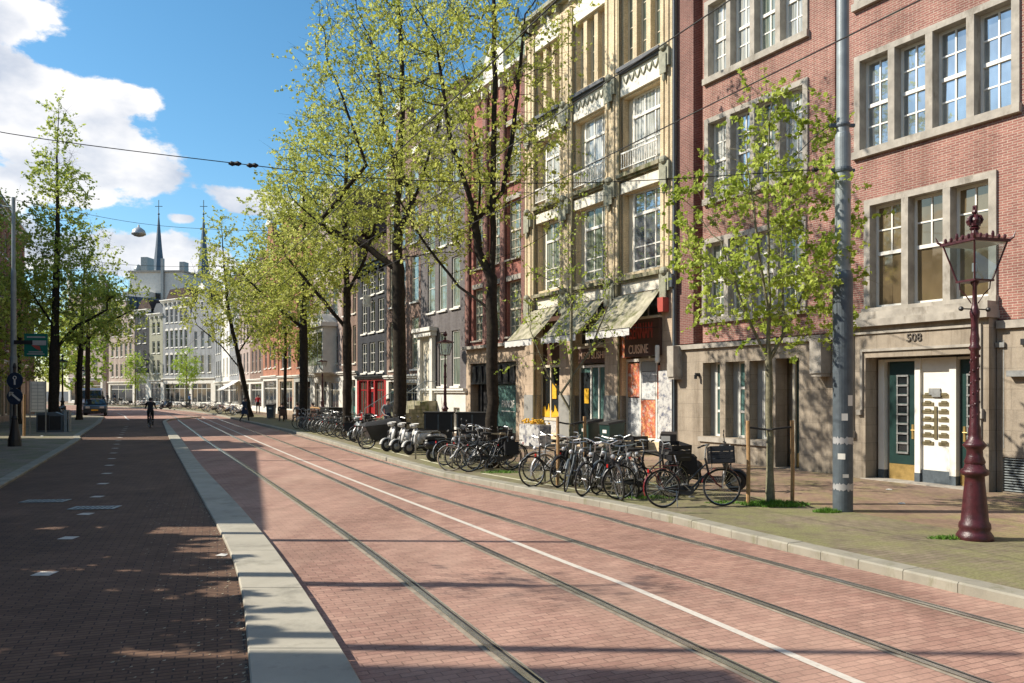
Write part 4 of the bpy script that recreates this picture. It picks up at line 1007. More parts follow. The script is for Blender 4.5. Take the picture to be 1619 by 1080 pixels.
along(P3, P2, [
    dict(w=7.2, n='stone_fronted_house', l='pale stone double house with twin ornamental gables at the far bend', H=13.0, wallm='brick_pale', cols=5, ww=.7, pane='glass_dark', gz=3.4, gmat='white_stucco', roof='neck', rooft='roof_slate', rows=[(4.2, 6.2), (7.3, 9.4), (10.5, 12.6)]),
    dict(w=3.9, n='dark_narrow_house', l='dark narrow house with white cornice and white shop front at the bend', H=13.8, wallm='brick_dark', cols=2, ww=.8, pane='glass_dark', gz=4.6, gmat='white_stucco', roof='flat', rows=[(5.6, 8.2), (9.2, 10.8), (11.4, 13.2)], ground=[(.4, 3.2, .5, 4.0, 'win', 3)]),
    dict(w=3.4, n='olive_house', l='low green grey house between dark narrow house and arched windows', H=13.0, wallm='green_grey', cols=2, ww=.75, pane='glass_dark', gz=3.6, gmat='white_stucco', roof='flat', rows=[(4.6, 6.6), (7.6, 9.4), (10.5, 12.2)], rooft='roof_slate'),
    dict(w=6.6, n='arched_window_house', l='grey house with rows of arched windows and a white ground floor', H=14.8, wallm='brick_slate', cols=5, ww=.72, pane='glass_dark', gz=3.8, gmat='white_stucco', roof='flat', arch=True, rows=[(4.5, 7.3), (8.3, 10.8), (11.9, 13.9)], ground=[(.4, 6.9, .4, 3.1, 'win', 5)]),
    dict(w=5.6, n='brown_gabled_house', l='low grey house with dark red gable roof beside the arched windows', H=12.4, wallm='brick_slate', cols=3, ww=.75, pane='glass_dark', gz=3.8, gmat='white_stucco', roof='gable', rows=[(4.6, 7.0), (8.1, 10.4)], ground=[(.4, 5, .4, 3.1, 'win', 4)])])
# pinkish stone building with pinnacles closing the bend on the left
r = house('pinnacled_building', 'pinkish stone corner building with pinnacles and a tall gable behind the left trees', (-74.5, 136.0, .1), math.atan2(-.45, .9), 8.6, 18.2, wallm='brick_pale', cols=3, ww=1.0, nx=1, pane='glass_dark', gz=4.2, gmat='white_stucco', roof='none', rows=[(5, 7.5), (9, 11.5), (13, 15.5)])
b = MB()
for x in (.3, 4.3, 8.3): b.box(x-.35, x+.35, -.3, .5, 18.2, 20.6); b.lathe([(.5, 20.6), (.35, 21.3), (.02, 23.2)], 8, (x, .1, 0))
b.build('pinnacle', M['white_stucco'], r)
# big white block behind and the twin spired church
r = empty('white_office_block', (-85.5, 181, 0), R(-4), 'large plain white block with rooftop plant rising behind the gabled houses', 'building')
b = MB(); b.box(0, 12.4, 0, 20, 0, 28.6); b.box(0, 6, -3, -.01, 0, 24); b.build('wall', M['white_stucco'], r)
b = MB(); b.box(-.3, 12.7, -.3, 20.3, 28.6, 29.0); b.build('parapet', M['stone_trim'], r)
b = MB(); b.box(1.5, 3.0, 2, 5, 29, 32.4); b.lathe([(1.0, 0), (1.0, .8), (.7, 1.5), (.1, 1.9)], 12, (-.1+.5, 3, 29)); b.build('roof_plant', M['galv'], r)
b = MB(); b.box(10, 11.2, 3, 5, 29, 31.4); b.build('roof_plant', M['galv'], r)
b = MB(); b.box(7.5, 8.1, -.6, -.01, 10, 31.6); b.build('flue', M['dull_steel'], r)
b = MB()
for k in range(3): b.box(2+k*3.6, 3.6+k*3.6, -.05, -.01, 22.2, 24)
b.build('window', M['glass_dark'], r)
r = empty('church', (-96, 220, 0), 0, 'church with two slender dark blue spires topped by crosses', 'church')
b = MB(); b.box(-3, 16, -2, 40, 0, 26); b.build('nave', M['brick_brown'], r)
for x in (0, 12.2):
    z = 31
    b = MB(); b.box(x-2.0, x+2.0, -2, 2, 0, z); b.build('tower', M['brick_brown'], r)
    b = MB(); b.lathe([(2.5, z), (2.3, z+.6), (1.55, z+4), (.85, z+10.5), (.12, z+19)], 8, (x, 0, 0)); b.build('spire', M['spire_slate'], r)
    b = MB(); b.tube([(x, 0, z+18.8), (x, 0, z+23)], .1, 5); b.tube([(x-1, 0, z+21.3), (x+1, 0, z+21.3)], .09, 5); b.ball((x, 0, z+19.2), .3, n=6); b.build('cross', M['spire_slate'], r)
    b = MB()
    for (dx, dy) in ((-1.7, -1.7), (1.7, -1.7), (-1.7, 1.7), (1.7, 1.7)): b.lathe([(.4, z), (.35, z+1), (.03, z+4)], 6, (x+dx, dy, 0))
    b.build('corner_pinnacle', M['spire_slate'], r)
# shop awnings far away belong to their shops
def far_awning(px, py, d, w_, z, th, mats, label):
    X_ = (px-809.5)/F*d
    a = empty('shop_awning', (X_, d, 0), th, label, 'awning')
    b = MB(); b.prism([(-w_/2, z-1.0), (w_/2, z-1.0), (w_/2, z-.97), (-w_/2, z-.97)], -1.6, -1.58)
    b.add([(-w_/2, -1.6, z-.97), (w_/2, -1.6, z-.97), (w_/2, 0, z), (-w_/2, 0, z), (-w_/2, -1.6, z-1.0), (w_/2, -1.6, z-1.0), (w_/2, 0, z-.03), (-w_/2, 0, z-.03)], [(0, 1, 2, 3), (4, 7, 6, 5), (0, 3, 7, 4), (1, 5, 6, 2)])
    b.build('awning_cloth', M[mats], a)
    b = MB(); b.tube([(-w_/2, 0, z-.8), (-w_/2, -1.58, z-1.0)], .03, 5); b.tube([(w_/2, 0, z-.8), (w_/2, -1.58, z-1.0)], .03, 5); b.build('awning_arms', M['dull_steel'], a)
far_awning(372, 610, 93, 5, 3.3, math.atan2(-38, 19.55), 'awning_pale', 'pale grey shop awning at the far bend below a small red sign')

# ================= left row (in shade; its near part stands outside the frame and throws the shadow)
def left_o(Y, add=0): return (-16-(Y-17.6)*.458+add, Y, .1)
TL = math.atan2(.909, -.4165)
r = house('left_brick_building', 'long red brick building on the shaded left side with pale window frames', (-28.0, 41.2, .1), TL, 24.5, 13.6, D=9, wallm='brick_orange', cols=9, ww=1.2, nx=2, pane='glass_dark', gz=4.0, gmat='stone_shop', roof='flat', rows=[(4.8, 7.2), (8.2, 10.2), (11.0, 12.8)], frame='cream_paint',
          ground=[(.6+2.7*k, 2.6+2.7*k, .4, 3.4, 'win', 2) for k in range(8)])
house('left_near_house', 'dark brick house at the left edge behind the iron sign post', (-23.6, 30.8, .1), TL, 5.0, 9.4, D=8, wallm='brick_plum', cols=2, ww=1.2, nx=2, pane='glass_dark', gz=3.5, gmat='brown_paint', roof='flat', rows=[(4.2, 6.0), (6.9, 8.5)])
house('left_far_house', 'low brick house on the shaded left side beyond the parked van', (-42.5, 72, .1), math.atan2(.85, -.53), 22, 9.0, D=9, wallm='brick_brown', cols=7, ww=1.2, pane='glass_dark', gz=3.3, gmat='stone_shop', roof='flat', rows=[(4, 6), (6.8, 8.4)])
house('rear_house', 'tall brown brick house behind the viewer on the right', RO(13.2), TH0, 22, 18, wallm='brick_brown', cols=6, gz=3.3)
house('rear_house', 'second tall brick house behind the viewer on the right', RO(35.3), TH0, 26, 17, wallm='brick_red', cols=7, gz=3.3)
house('rear_house', 'tall grey house behind the viewer on the left', (16.5, -62, 0), TL+R(2), 50, 17, wallm='brick_grey', cols=12, gz=3.3)
house('rear_house', 'dark brick house closing the side street on the left', (-42, 2, 0), R(90), 26, 11, wallm='brick_brown', cols=7, gz=3.3)
for (A, Y1, Hh, lb) in (((-13.9, 12.9), 29.5, 7.75, 'low brick building off the left edge of the view'), ((-8.0, -14), 6.78, 11.6, 'brick building beside the viewer on the left')):
    r = empty('side_building', (A[0], A[1], 0), 0, lb, 'building')
    k = -.325 if A[1] > 0 else -.26
    L_ = Y1-A[1]; b = MB()
    v = [(0, 0), (k*L_, L_), (k*L_-10, L_), (-10, 0)]
    b.add([(x, y, 0) for x, y in v]+[(x, y, Hh) for i, (x, y) in enumerate(v)], [(0, 3, 2, 1), (4, 5, 6, 7), (0, 1, 5, 4), (1, 2, 6, 5), (2, 3, 7, 6), (3, 0, 4, 7)])
    b.build('wall', M['brick_brown'], r)
    nrm = Vector((-k, 1, 0)).normalized()
    for s in range(int(L_//3)):
        for z in (1.0, 4.2) if Hh < 9 else (1.0, 4.2, 7.2):
            q = MB(); y = 1+s*3; 
            q.add([(k*y+.03, y, z), (k*(y+1.3)+.03, y+1.3, z), (k*(y+1.3)+.03, y+1.3, z+2), (k*y+.03, y, z+2)], [(0, 1, 2, 3)]); q.build('window', M['glass_dark'], r)
# ------------------------------------------------------------------ trees (space colonisation: branches grow towards points of the crown)
def grow(rng, start, env, N, step=.35, di=2.2, dk=.6, up=.12, maxit=140):
    """start: list of (point, parent index). env: list of (centre, radii, share)"""
    tot = sum(e[2] for e in env); pts = []
    for c, rr, s_ in env:
        k = int(N*s_/tot)
        q = rng.normal(size=(k, 3)); q /= np.linalg.norm(q, axis=1)[:, None]; q *= (rng.random(k)**(1/2.4))[:, None]
        pts.append(np.array(c)+q*np.array(rr))
    A = np.concatenate(pts); nodes = [np.array(p[0], float) for p in start]; par = [p[1] for p in start]
    near = np.full(len(A), 1e9); idx = np.zeros(len(A), int); alive = np.ones(len(A), bool)
    new = list(range(len(nodes)))
    for it in range(maxit):
        for j in new:
            d = np.linalg.norm(A-nodes[j], axis=1); m = d < near; near[m] = d[m]; idx[m] = j
        alive &= near > dk
        act = alive & (near < di)
        if not act.any():
            if not alive.any(): break
            k = np.argmin(np.where(alive, near, 1e9)); act = np.zeros(len(A), bool); act[k] = True
            if near[k] > 8: break
        new = []
        ids = idx[act]; vec = A[act]-np.array([nodes[i] for i in ids]); vec /= np.linalg.norm(vec, axis=1)[:, None]+1e-9
        for j in np.unique(ids):
            v = vec[ids == j].sum(0); v /= np.linalg.norm(v)+1e-9; v += np.array([0, 0, up])+rng.normal(size=3)*.12; v /= np.linalg.norm(v)
            p = nodes[j]+v*step
            nodes.append(p); par.append(int(j)); new.append(len(nodes)-1)
        if len(nodes) > 6000: break
    return nodes, par
def tree(name, label, base, trunk, r0, env, N, leafm, barkm='bark_dark', seed=1, leaf=.085, per=9, group=None, forks=(), twig_r=.006, spread=.10, step=.35, dk=.6, gap=-.5, tips=5, twigs=4, tw_len=.75, upb=.12, skip=0.0, cat='tree', bare=None):
    """trunk: points relative to base; forks: extra limbs [(trunk index, [points])]"""
    rng = np.random.default_rng(seed)
    root = empty(name, base, 0, label, cat, group)
    start = []; 
    def addline(pts, parent):
        prev = parent; p0 = np.array(start[parent][0]) if parent >= 0 else np.array(pts[0], float)
        if parent < 0: start.append((p0, -1)); prev = 0; pts = pts[1:]
        for q in pts:
            q = np.array(q, float); p = np.array(start[prev][0]); n = max(1, int(np.linalg.norm(q-p)/.4))
            for k in range(1, n+1):
                w_ = p+(q-p)*k/n+(rng.normal(size=3)*.012 if k < n else 0); start.append((w_, prev)); prev = len(start)-1
        return prev
    addline(trunk, -1)
    for (z, pts) in forks:
        k = min(range(len(start)), key=lambda i: abs(start[i][0][2]-z) if i < 200 else 9e9)
        addline(pts, k)
    nodes, par = grow(rng, start, env, int(N*1.7), step, 2.4, dk*.82, upb)
    n = len(nodes); kids = [[] for _ in range(n)]
    for i, p in enumerate(par):
        if p >= 0: kids[p].append(i)
    e = 2.25; acc = np.zeros(n)
    for i in range(n-1, -1, -1):
        acc[i] = sum(acc[k] for k in kids[i]) if kids[i] else 1.0
    rad = twig_r*acc**(math.log(r0/twig_r)/math.log(max(acc[0], 3)))
    # keep the trunk from thinning too early
    b = MB(); seen = [False]*n
    stack = [0]; fl = 1.0
    def chain(i0, parent):
        pts = []; rr = []
        if parent is not None: pts.append(nodes[parent]); rr.append(rad[i0]*1.02)
        i = i0
        while True:
            pts.append(nodes[i]); rr.append(rad[i])
            if not kids[i]: break
            ks = sorted(kids[i], key=lambda k: -acc[k])
            for k in ks[1:]: todo.append((k, i))
            i = ks[0]
        return pts, rr
    todo = [(0, None)]; thick = MB()
    while todo:
        i0, parent = todo.pop()
        pts, rr = chain(i0, parent)
        if len(pts) < 2: continue
        if parent is None:
            z0 = pts[0][2]
            rr = [x*(1+.45*math.exp(-max(0, p[2]-z0)/.25)) for x, p in zip(rr, pts)]
        thick.tube(pts, rr, 12 if rr[0] > .12 else (6 if rr[0] > .03 else 4 if rr[0] > .015 else 3), cap=False)
    # fine shoots on the outer branches, leaves in clusters along them
    P = np.array(nodes); ok = np.where(acc <= tips)[0]
    ok = ok[P[ok][:, 2] > trunk[1][2]*.6]
    if skip: ok = ok[rng.random(len(ok)) > skip]
    if bare is not None: ok = np.array([i for i in ok if not bare(P[i])])
    ctr = P[ok].mean(0); src = []; sp = []
    for i in ok:
        d0 = P[i]-P[par[i]] if par[i] >= 0 else np.array([0, 0, 1.]); d0 = d0/(np.linalg.norm(d0)+1e-9)
        cl = math.sin(P[i][0]*1.9+seed)+math.sin(P[i][1]*2.3+seed*2)+math.sin(P[i][2]*2.1+seed*3)+.7*math.sin(P[i][2]*5.1+P[i][0]*3.7)
        leafy = rng.random() < (.97 if cl > gap else .42)
        for k in range(twigs):
            d = d0*.7+rng.normal(size=3)*.75; d[2] += .12; d /= np.linalg.norm(d); ln = tw_len*rng.uniform(.5, 1.25)
            p0 = P[i]; bend = rng.normal(size=3)*.18; pts = [p0, p0+d*ln*.5+bend*ln*.3, p0+d*ln+bend*ln+np.array([0, 0, -.06*ln])]
            thick.tube([tuple(q) for q in pts], [max(twig_r*.8, .004), twig_r*.6, twig_r*.3], 3, cap=False)
            if not leafy or rng.random() < .12: continue
            nl = rng.poisson(per*1.4)
            for j in range(nl):
                f = rng.random()**.8; q = pts[1]*(1-f)+pts[2]*f if rng.random() < .65 else pts[0]*(1-f)+pts[1]*f
                src.append(q)
    thick.build('trunk', M[barkm], root, smooth=True)
    c = np.array(src); m = len(c)
    q = rng.normal(size=(m, 3)); q /= np.linalg.norm(q, axis=1)[:, None]; c = c+q*(rng.random(m)**.7*spread)[:, None]
    u = rng.normal(size=(m, 3)); u /= np.linalg.norm(u, axis=1)[:, None]
    v = np.cross(u, rng.normal(size=(m, 3))); v /= np.linalg.norm(v, axis=1)[:, None]
    L_ = leaf*.76*(.55+.9*rng.random(m))[:, None]; W_ = L_*.36
    w_ = np.cross(u, v)
    vs = np.stack([c-u*L_*.5, c+v*W_-w_*L_*.08, c+u*L_*.5+w_*L_*.12, c-v*W_-w_*L_*.08], axis=1).reshape(-1, 3)
    me = bpy.data.meshes.new('crown'); me.vertices.add(4*m); me.vertices.foreach_set('co', vs.astype(np.float32).ravel())
    me.loops.add(4*m); me.loops.foreach_set('vertex_index', np.arange(4*m, dtype=np.int32)); me.polygons.add(m)
    me.polygons.foreach_set('loop_start', np.arange(0, 4*m, 4, dtype=np.int32)); me.materials.append(M[leafm]); me.update(); me.validate()
    o = bpy.data.objects.new('crown', me); COL.objects.link(o); o.parent = root
    open('/tmp/tree.log', 'a').write('%s nodes %d leaves %d tips %d\n' % (label[:40], n, m, acc[0])) if False else None
    print('TREE', label[:40], 'nodes', n, 'leaves', m)
    return root
GR = 'elms along the right hand pavement'
# forked tree in front of the red brick house
tree('street_tree', 'tall forked elm with dark trunk in front of the red brick house', (-.55, 21.7, .1),
     [(0, 0, 0), (.02, 0, 2.2), (.0, .0, 4.6), (.05, 0, 6.0), (.05, 0, 8.2), (.1, .1, 10.5), (.05, 0, 12.8)], .155,
     [((-.6, 0, 10.2), (2.9, 2.8, 4.2), 5), ((-2.0, -.3, 7.8), (1.5, 1.8, 2.2), 2.6), ((.1, .3, 13.5), (2.6, 2.6, 2.4), 1.5), ((1.3, 0, 8.2), (.9, 1.2, 1.6), .5)],
     1300, 'leaf_spring', seed=3, leaf=.125, per=6.5, group=GR, skip=.22,
     forks=[(5.2, [(-.35, .1, 5.8), (-.5, 0, 7.0), (-1.1, 0, 8.8), (-1.5, .1, 11.5)]), (6.6, [(.3, 0, 7.4), (.6, .1, 9.2), (.9, .1, 12.2)]), (6.2, [(-.3, -.1, 7.6), (-.5, -.1, 9.5)]), (4.1, [(-.9, .3, 4.9), (-1.9, .3, 6.2), (-2.6, .3, 7.4)]), (5.2, [(.7, 0, 5.8), (1.5, .1, 6.3)])])
# big tree with the massive trunk
tree('street_tree', 'massive elm with the thickest trunk before the brown house', (-4.05, 29.2, .1),
     [(0, 0, 0), (.0, 0, 3.0), (-.05, 0, 6.0), (-.1, 0, 8.5), (.1, .1, 12.5), (0, 0, 15.5)], .235,
     [((-.9, 0, 12.8), (2.9, 3.0, 4.6), 6), ((-2.7, -.2, 8.8), (2.2, 2.0, 2.3), 3), ((.8, .1, 9.6), (2.2, 2.2, 2.6), 1.6), ((0, 0, 16.5), (3.0, 2.8, 2.4), 1.5), ((1.2, -.2, 7.2), (1.5, 1.3, .9), .5)],
     1700, 'leaf_spring', seed=8, leaf=.14, per=5.6, group=GR, skip=.3,
     forks=[(6.2, [(-1.2, .2, 7.3), (-2.6, .3, 7.9), (-3.8, .4, 8.9)]), (7.6, [(.7, 0, 9.4), (1.5, 0, 12)]), (8.2, [(-1.2, 0, 10.2), (-2.2, 0, 13)]), (9, [(-.6, 0, 11.5), (-.9, .4, 14.5)])])
tree('street_tree', 'slender elm in front of the narrow brown house', (-7.42, 36.4, .1),
     [(0, 0, 0), (.02, 0, 3.2), (.0, 0, 6.4), (-.1, 0, 9.5), (0, 0, 13)], .20,
     [((-.8, 0, 10.0), (3.0, 2.8, 4.2), 5), ((-1.9, 0, 7.0), (2.2, 2.0, 1.7), 2), ((-.3, 0, 13.6), (2.0, 2, 1.8), 1)],
     1250, 'leaf_spring', seed=12, leaf=.155, per=5.8, group=GR, skip=.3, forks=[(4.8, [(-1.3, 0, 6.4), (-2.8, 0, 8.2)]), (6.4, [(.8, 0, 8), (1.4, 0, 10)])])
tree('street_tree', 'elm with thick dark trunk in front of the orange red house', (-11.7, 45.4, .1),
     [(0, 0, 0), (.02, 0, 3.0), (.0, 0, 6.4), (.1, 0, 9.5), (0, 0, 14)], .23,
     [((-.4, 0, 10.0), (3.1, 3.2, 4.4), 5), ((-2.0, 0, 7.2), (2.7, 2.4, 2.2), 2.2), ((.4, 0, 15.4), (1.3, 1.5, 2.6), .9)],
     1500, 'leaf_spring', seed=17, leaf=.18, per=6.5, group=GR, skip=.28, forks=[(5.4, [(-1.8, 0, 7), (-3.4, 0, 8.6)]), (6.8, [(1.3, 0, 8.6), (2, 0, 10)])], step=.42, dk=.7)
tree('street_tree', 'leaning elm at the far end of the right hand row', (-20.5, 63.5, .1),
     [(0, 0, 0), (-.5, 0, 2.5), (-1.0, 0, 5.0), (-1.7, 0, 8), (-2.0, 0, 11), (-2.3, 0, 15)], .2,
     [((-2.2, 0, 9.4), (3.6, 3.4, 3.8), 5), ((-2.4, 0, 13.5), (1.5, 1.6, 3.2), 1.4), ((.8, 0, 7.4), (2.6, 2.4, 1.8), 1.4)],
     1150, 'leaf_spring', seed=23, leaf=.21, per=6, group=GR, forks=[(3.6, [(-2.3, 0, 5.6), (-4.2, 0, 7.2)]), (5, [(.3, 0, 7), (1.6, 0, 8)])], step=.5, dk=.85, skip=.15)
tree('street_tree', 'small elm between the leaning elm and the terrace', (-16.4, 58.5, .1),
     [(0, 0, 0), (.0, 0, 2.5), (.05, 0, 5.0), (0, 0, 7)], .12, [((0, 0, 6.4), (2.6, 2.4, 2.6), 5), ((-1, 0, 9.5), (3, 2.6, 2.4), 3)],
     800, 'leaf_spring', seed=24, leaf=.19, per=7, group=GR, step=.45, dk=.75)
# staked young trees
r = tree('young_tree', 'staked young lime tree with fresh green leaves beside the grey pole', (4.72, 14.8, .1),
     [(0, 0, 0), (0, 0, 1.2), (-.03, 0, 2.6), (0, 0, 3.8), (-.05, 0, 5.6), (.0, 0, 7.2)], .066,
     [((0, 0, 4.6), (1.8, 1.6, 1.9), 5), ((.1, 0, 6.4), (1.2, 1.1, 1.5), 1.7), ((-1.1, 0, 5.4), (.8, .8, .8), .8), ((1.0, 0, 3.6), (.8, .8, .8), .7), ((.2, 0, 3.0), (.8, .8, .5), .3)],
     600, 'leaf_fresh', 'bark_young', seed=31, leaf=.12, per=6.5, step=.22, dk=.42, twig_r=.004, spread=.06, tw_len=.42, upb=.3, skip=.12,
     forks=[(2.4, [(-.5, 0, 3.6), (-.9, 0, 4.8)]), (2.6, [(.5, 0, 3.6), (.9, 0, 4.6)]), (3.2, [(.3, .3, 4.6), (.4, .3, 6)]), (3.4, [(-.3, -.2, 4.8), (-.5, -.2, 6.4)])])
r2 = tree('young_tree', 'thin staked sapling with sparse leaves in front of the cream building', (1.3, 17.8, .1),
     [(0, 0, 0), (0, 0, 1.6), (0, 0, 3.4), (0, 0, 5.0), (.02, 0, 6.8)], .05,
     [((0, 0, 4.0), (1.35, 1.2, 1.7), 5), ((0, 0, 5.8), (.55, .5, 1.4), 1.2), ((-1.0, 0, 2.6), (.5, .5, .4), .4)],
     230, 'leaf_fresh', 'bark_young', seed=33, leaf=.075, per=3.2, step=.2, dk=.4, twig_r=.004, spread=.05, tw_len=.36, upb=.35, skip=.35, forks=[(1.5, [(-.5, 0, 2.4), (-.9, 0, 3.4)]), (2, [(.4, 0, 2.9), (.8, 0, 3.9)])])
def stakes(cx, cy, h, label, w_=.42):
    for k, s in enumerate((-1, 1)):
        t = empty('tree_stake', (cx+s*w_, cy+.05*s, .1), 0, label[k], 'stake', 'wooden stakes holding the young trees')
        b = MB(); b.tube([(0, 0, -.1), (.01, 0, h*.5), (0, .01, h)], [.038, .036, .034], 8); b.build('post', M['wood_stake'], t)
    t = empty('tree_tie', (cx, cy, .1), 0, label[2], 'tie')
    b = MB(); b.tube([(-w_, -.05, h-.12), (-.1, -.03, h-.16), (0, -.09, h-.16), (.1, -.02, h-.15), (w_, .05, h-.12)], .018, 5)
    b.tube([(-w_, -.0, h-.12), (-.1, .08, h-.16), (0, .1, h-.16), (.1, .08, h-.15), (w_, .1, h-.12)], .018, 5); b.build('strap', M['black_rubber'], t)
stakes(4.72, 14.8, 1.52, ['left wooden stake of the young lime tree by the grey pole', 'right wooden stake of the young lime tree by the grey pole', 'black strap tying the lime tree to its two stakes'])
stakes(1.3, 17.8, 1.5, ['left wooden stake of the sapling before the cream building', 'right wooden stake of the sapling before the cream building', 'black strap tying the sapling between its stakes'], .3)
# left side
GL = 'trees along the left hand pavement'
tree('street_tree', 'tall pointed elm with a thick dark trunk on the left pavement', (-25.6, 45.2, .1),
     [(0, 0, 0), (.05, 0, 4.0), (.15, 0, 8), (.25, 0, 12), (.2, 0, 15.5), (.3, 0, 18)], .27,
     [((.1, 0, 9.3), (2.2, 2.1, 3.2), 5), ((.3, 0, 13), (1.55, 1.5, 3.0), 3.6), ((.4, 0, 16.2), (.8, .8, 2.4), 2.2), ((2.2, 0, 6.8), (1.8, 1.6, 1.9), 1.3), ((-1.7, 0, 7.0), (1.5, 1.5, 2.2), 1)],
     1150, 'leaf_left', seed=41, leaf=.18, per=9, group=GL, step=.42, dk=.62, forks=[(4.5, [(1.2, 0, 5.6), (3.0, 0, 6.6)]), (5.5, [(-1.2, 0, 7.5)])], skip=.05)
tree('street_tree', 'slim tree behind the pointed elm, leaning towards the road', (-30.9, 57.8, .1),
     [(0, 0, 0), (.05, 0, 4.0), (.25, 0, 8), (.4, 0, 12)], .18,
     [((1.8, 0, 8.6), (3.3, 2.6, 2.9), 5), ((1.0, 0, 12.2), (1.8, 1.6, 2.3), 1.4), ((-1.5, 0, 8), (2, 2, 3), 1)],
     850, 'leaf_left', seed=43, leaf=.20, per=5, group=GL, step=.5, dk=.85, forks=[(5, [(1.6, 0, 6.8), (4.2, 0, 8)])], skip=.25)
tree('street_tree', 'third slim tree on the left pavement beside the white van', (-38.2, 72.8, .1),
     [(0, 0, 0), (.05, 0, 4.0), (.1, 0, 9)], .2, [((.6, 0, 8.6), (3.4, 3, 3.4), 5), ((3.2, 0, 7.6), (2.4, 2, 1.8), 1.6)],
     800, 'leaf_left', seed=47, leaf=.24, per=5, group=GL, step=.55, dk=.95, skip=.15)
tree('street_tree', 'bushy tree against the left brick building near the picture edge', (-27.6, 42.4, .1),
     [(0, 0, 0), (.0, 0, 3.0), (.1, 0, 7)], .16, [((.2, 0, 6.6), (1.7, 2.2, 3.6), 5), ((.9, 0, 10.6), (1.1, 1.2, 2.0), 1.3), ((1.2, 0, 3.8), (1.2, 1.2, 1.4), 1)],
     900, 'leaf_left', seed=49, leaf=.18, per=5, group=GL, step=.42, dk=.7)
tree('street_tree', 'leafy tree hanging over the left brick building behind the iron post', (-30.8, 50.5, .1),
     [(0, 0, 0), (.0, 0, 3.0), (.1, 0, 7)], .16, [((.2, 0, 6.2), (2.2, 2.2, 4.2), 5)],
     800, 'leaf_left', seed=50, leaf=.2, per=5, group=GL, step=.45, dk=.75)
tree('street_tree', 'bright yellow green tree glowing between the van and the far houses', (-64.0, 119, .1),
     [(0, 0, 0), (.0, 0, 3.0), (.1, 0, 8)], .25, [((0, 0, 8.0), (5.2, 4, 6.2), 5)], 900, 'leaf_bright', seed=53, leaf=.38, per=6, step=.8, dk=1.2, group=GL, spread=.18)
tree('street_tree', 'leafy tree at the far left bend behind the van', (-57.5, 101, .1),
     [(0, 0, 0), (.0, 0, 3.0), (.1, 0, 8)], .25, [((0, 0, 8.0), (3.6, 4, 5.2), 5)], 800, 'leaf_left', seed=54, leaf=.34, per=6, step=.7, dk=1.1, group=GL, spread=.28)
tree('young_tree', 'bright green sapling before the stone fronted house at the bend', (-49.8, 107, .1), [(0, 0, 0), (0, 0, 2.2), (0, 0, 5.5)], .09,
     [((0, 0, 4.6), (1.5, 1.4, 2.6), 5)], 230, 'leaf_bright', 'bark_young', seed=61, leaf=.2, per=6, step=.35, dk=.6, spread=.18)
tree('young_tree', 'bright green sapling before the arched window house', (-42.0, 104.5, .1), [(0, 0, 0), (0, 0, 2.2), (0, 0, 5.5)], .09,
     [((0, 0, 4.9), (1.7, 1.5, 2.9), 5)], 260, 'leaf_bright', 'bark_young', seed=62, leaf=.2, per=7, step=.35, dk=.6, spread=.18)
tree('street_tree', 'second low dense tree beyond the left edge of the view', (-9.4, 7.6, .1), [(0, 0, 0), (0, 0, 1.8), (0, 0, 4)], .14, [((-.1, 0, 3.0), (1.3, 1.2, 2.0), 5)], 600, 'leaf_left', seed=73, leaf=.34, per=17, step=.35, dk=.55, group=GL)  # added out of view to throw shade on the nearest stretch of path
# trees beyond the left edge; the low dense one added to shade the path
tree('street_tree', 'low dense tree beyond the left edge of the view', (-11.3, 9.7, .1), [(0, 0, 0), (0, 0, 1.8), (0, 0, 4)], .16, [((-.3, 0, 3.2), (1.7, 2.9, 2.3), 5)], 1100, 'leaf_left', seed=71, leaf=.34, per=14, step=.35, dk=.55, group=GL)
tree('street_tree', 'sparse high tree beyond the left edge of the view', (-9.6, 9.3, .1), [(0, 0, 0), (0, 0, 3.8), (.3, 0, 7.5)], .11, [((.4, 0, 7.2), (1.4, .8, 1.0), 5)], 60, 'leaf_left', seed=72, leaf=.12, per=3, step=.3, dk=.6, group=GL)
# ------------------------------------------------------------------ grass tufts
def tuft(cx, cy, rx, ry, n, h, label, seed):
    rg = random.Random(seed); b = MB()
    for i in range(n):
        a = rg.uniform(0, 6.283); q = rg.random()**.6; x = q*rx*math.cos(a); y = q*ry*math.sin(a); t = rg.uniform(0, 6.283); w_ = rg.uniform(.006, .014)
        hh = h*rg.uniform(.4, 1)*(1.15-q*.6); lx, ly = math.cos(t)*w_, math.sin(t)*w_; bx, by = rg.uniform(-.05, .05), rg.uniform(-.05, .05)
        b.add([(x-lx, y-ly, 0), (x+lx, y+ly, 0), (x+bx*.5+lx*.6, y+by*.5+ly*.6, hh*.6), (x+bx, y+by, hh)], [(0, 1, 2, 3)])
    o = b.build('grass', M['grass']); o.location = (cx, cy, .104); o['kind'] = 'stuff'; o['label'] = label; o['category'] = 'grass'
tuft(4.75, 14.65, .62, .38, 1500, .11, 'patch of bright grass round the foot of the staked lime tree', 1)
tuft(5.35, 13.75, .24, .12, 350, .1, 'small tuft of grass left of the grey pole foot', 2)
tuft(6.12, 11.3, .32, .11, 350, .07, 'low tuft of grass left of the red lamp post foot', 3)
tuft(3.9, 14.9, .35, .15, 250, .06, 'thin grass behind the front wheel of the red bicycle', 4)
tuft(2.6, 15.6, .6, .25, 500, .07, 'low grass under the parked bicycles', 5)
tuft(-.3, 20.4, .5, .2, 300, .09, 'low grass at the foot of the forked elm', 6)
